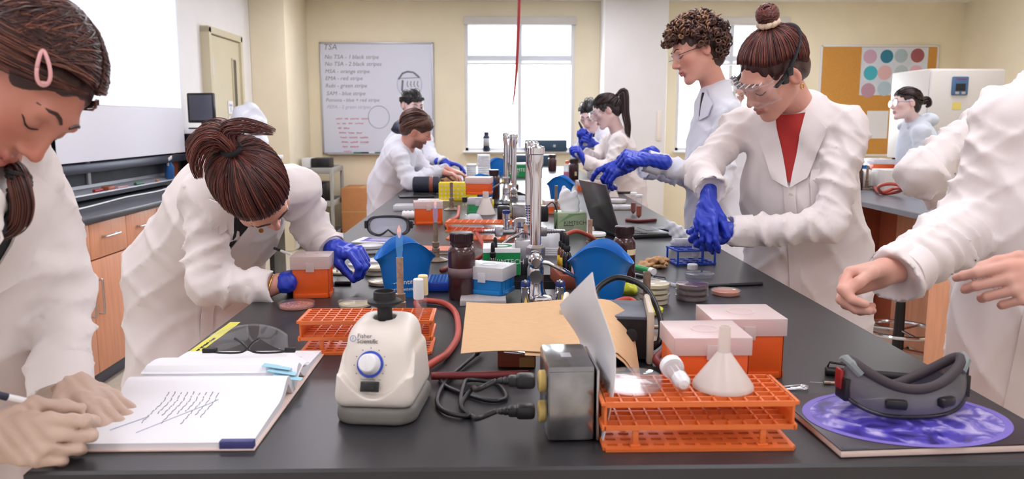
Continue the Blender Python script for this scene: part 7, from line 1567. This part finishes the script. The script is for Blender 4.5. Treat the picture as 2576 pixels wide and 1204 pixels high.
for q in (-1, 1): obj('lens', hd.loc(M().lathe([(0, 0), (.026, 0), (.026, .0015), (0, .0015)], 20, (q*.034, .102, .01), RX(90)), t.location), 'clear', t); obj('temple', hd.loc(M().tube([(q*.058, .1, .016), (q*.074, .06, .016), (q*.08, -.005, .014)], .003, 6), t.location), 'ink_pale', t)
# ------------------------------------------------------------------ 11 the person at the right edge, bare hands
J = dict(pelvis=Vector((1.2, 1.62, .93)), chest=Vector((1.2, 1.57, 1.22)), neck=Vector((1.2, 1.54, 1.5)), shR=Vector((1.10, 1.68, 1.40)), shL=Vector((1.33, 1.42, 1.42)), elR=Y_(2455, 555, 1.70), elL=Y_(2850, 800, 1.27), wrR=Y_(2268, 682, 1.53), wrL=Y_(2740, 690, 1.3))
hd = Head((1.16, 1.5, 1.68), (-.7, -.65, -.3), (-.2, -.2, .95), 1.05, J['neck'], .006, 'a'); fc = (-.78, -.62, 0)
h1 = hand(Y_(2236, 680, 1.5), (-.9, -.12, -.2), (-.05, -.72, -.66), 1, [(44, 60, 34), (54, 64, 36), (64, 66, 36), (74, 66, 38)], ((.86, .38, .3), (.93, -.05, .35), (.9, -.25, .3)), 1.06, .0028, .04, fa=J['wrR'].lerp(J['elR'], .1))
h2 = hand(Y_(2690, 690, 1.3), (-.93, .12, -.2), (.1, .9, -.35), -1, [(24, 34, 20), (36, 42, 24), (46, 46, 26), (54, 50, 28)], ((.88, .45, .1), (.98, .0, .18), (.98, -.1, .15)), 1.04, .0028, .05, fa=J['wrL'].lerp(J['elL'], .1))
rt, o = person('bare-handed person in a buttoned lab coat at the right edge', J, hd, fc, 'c', [h1, h2])
V, ob = coat(rt, o, J, fc, .0075, 'coat', 11, girth=1.0, hem=.42, arm=1.2); Fr = Front(V, J, fc, o, ob)
Fr.quad('placket', [(-.03, -.05), (.03, -.05), (.03, -.75), (-.03, -.75)], .003, 'coat', 14, .003)
for b in (-.12, -.26, -.40, -.54): Fr.button(.0, b, .0085)
hd.features(rt, 'brown', o); hair_cap(hd, rt, o, 'brown', .006); strands(hd, rt, o, 'brown', (0, -.85, -.3), 220, 91, .003, .005)
# ------------------------------------------------------------------ 12 the person behind, elbow out
J = dict(pelvis=Vector((1.58, 2.25, .95)), chest=Vector((1.58, 2.25, 1.25)), neck=Vector((1.58, 2.25, 1.5)), shR=Vector((1.75, 2.3, 1.42)), shL=Vector((1.40, 2.2, 1.42)), elR=Vector((1.85, 2.3, 1.15)), elL=Y_(2312, 436, 2.06), wrR=Vector((1.72, 2.2, .95)), wrL=Y_(2440, 520, 2.2))
hd = Head((1.6, 2.25, 1.68), (.5, .85, -.1), (0, 0, 1), 1.05, J['neck'], .008, 'b'); fc = (.1, 1, 0)
rt, o = person('person in a lab coat with one elbow out behind the bare-handed person', J, hd, fc, 'b'); coat(rt, o, J, fc, .009, 'coat', 12, girth=1.0, hem=.42, arm=1.02, wr_=1.3); hd.features(rt, 'dark', o, 'open'); hair_cap(hd, rt, o, 'dark', .007); strands(hd, rt, o, 'dark', (0, -.85, -.3), 160, 92, .0035, .005)
V2 = Vol((-.1, -.08, -.26), (.1, .08, .12), .006); V2.cap((0, 0, .06), (-.03, 0, -.2), .03, .05, .02, flat=((0, 1, 0), .4)); V2.warp(lambda X, Y, Z: .006*np.abs(np.sin(60*X+50*Z))+.004*np.sin(120*Z-80*X)); P_, F_ = V2.mesh()
ap = obj('crinkled_bag', npM(P_, F_), 'film_white', rt, 60, loc=Y_(2455, 790, 2.0)-o)  # crinkled white bag hanging at the coat, parented with the clothing
# trousers and shoes
for r_ in [q for q in COL.objects if q.name.startswith('person') and q.type == 'EMPTY']:
    p_ = Vector((r_.location.x, r_.location.y, .93)); legs(r_, r_.location, {'pelvis': p_}, (1, 0, 0) if r_.location.x < 0 else (-1, 0, 0), None)
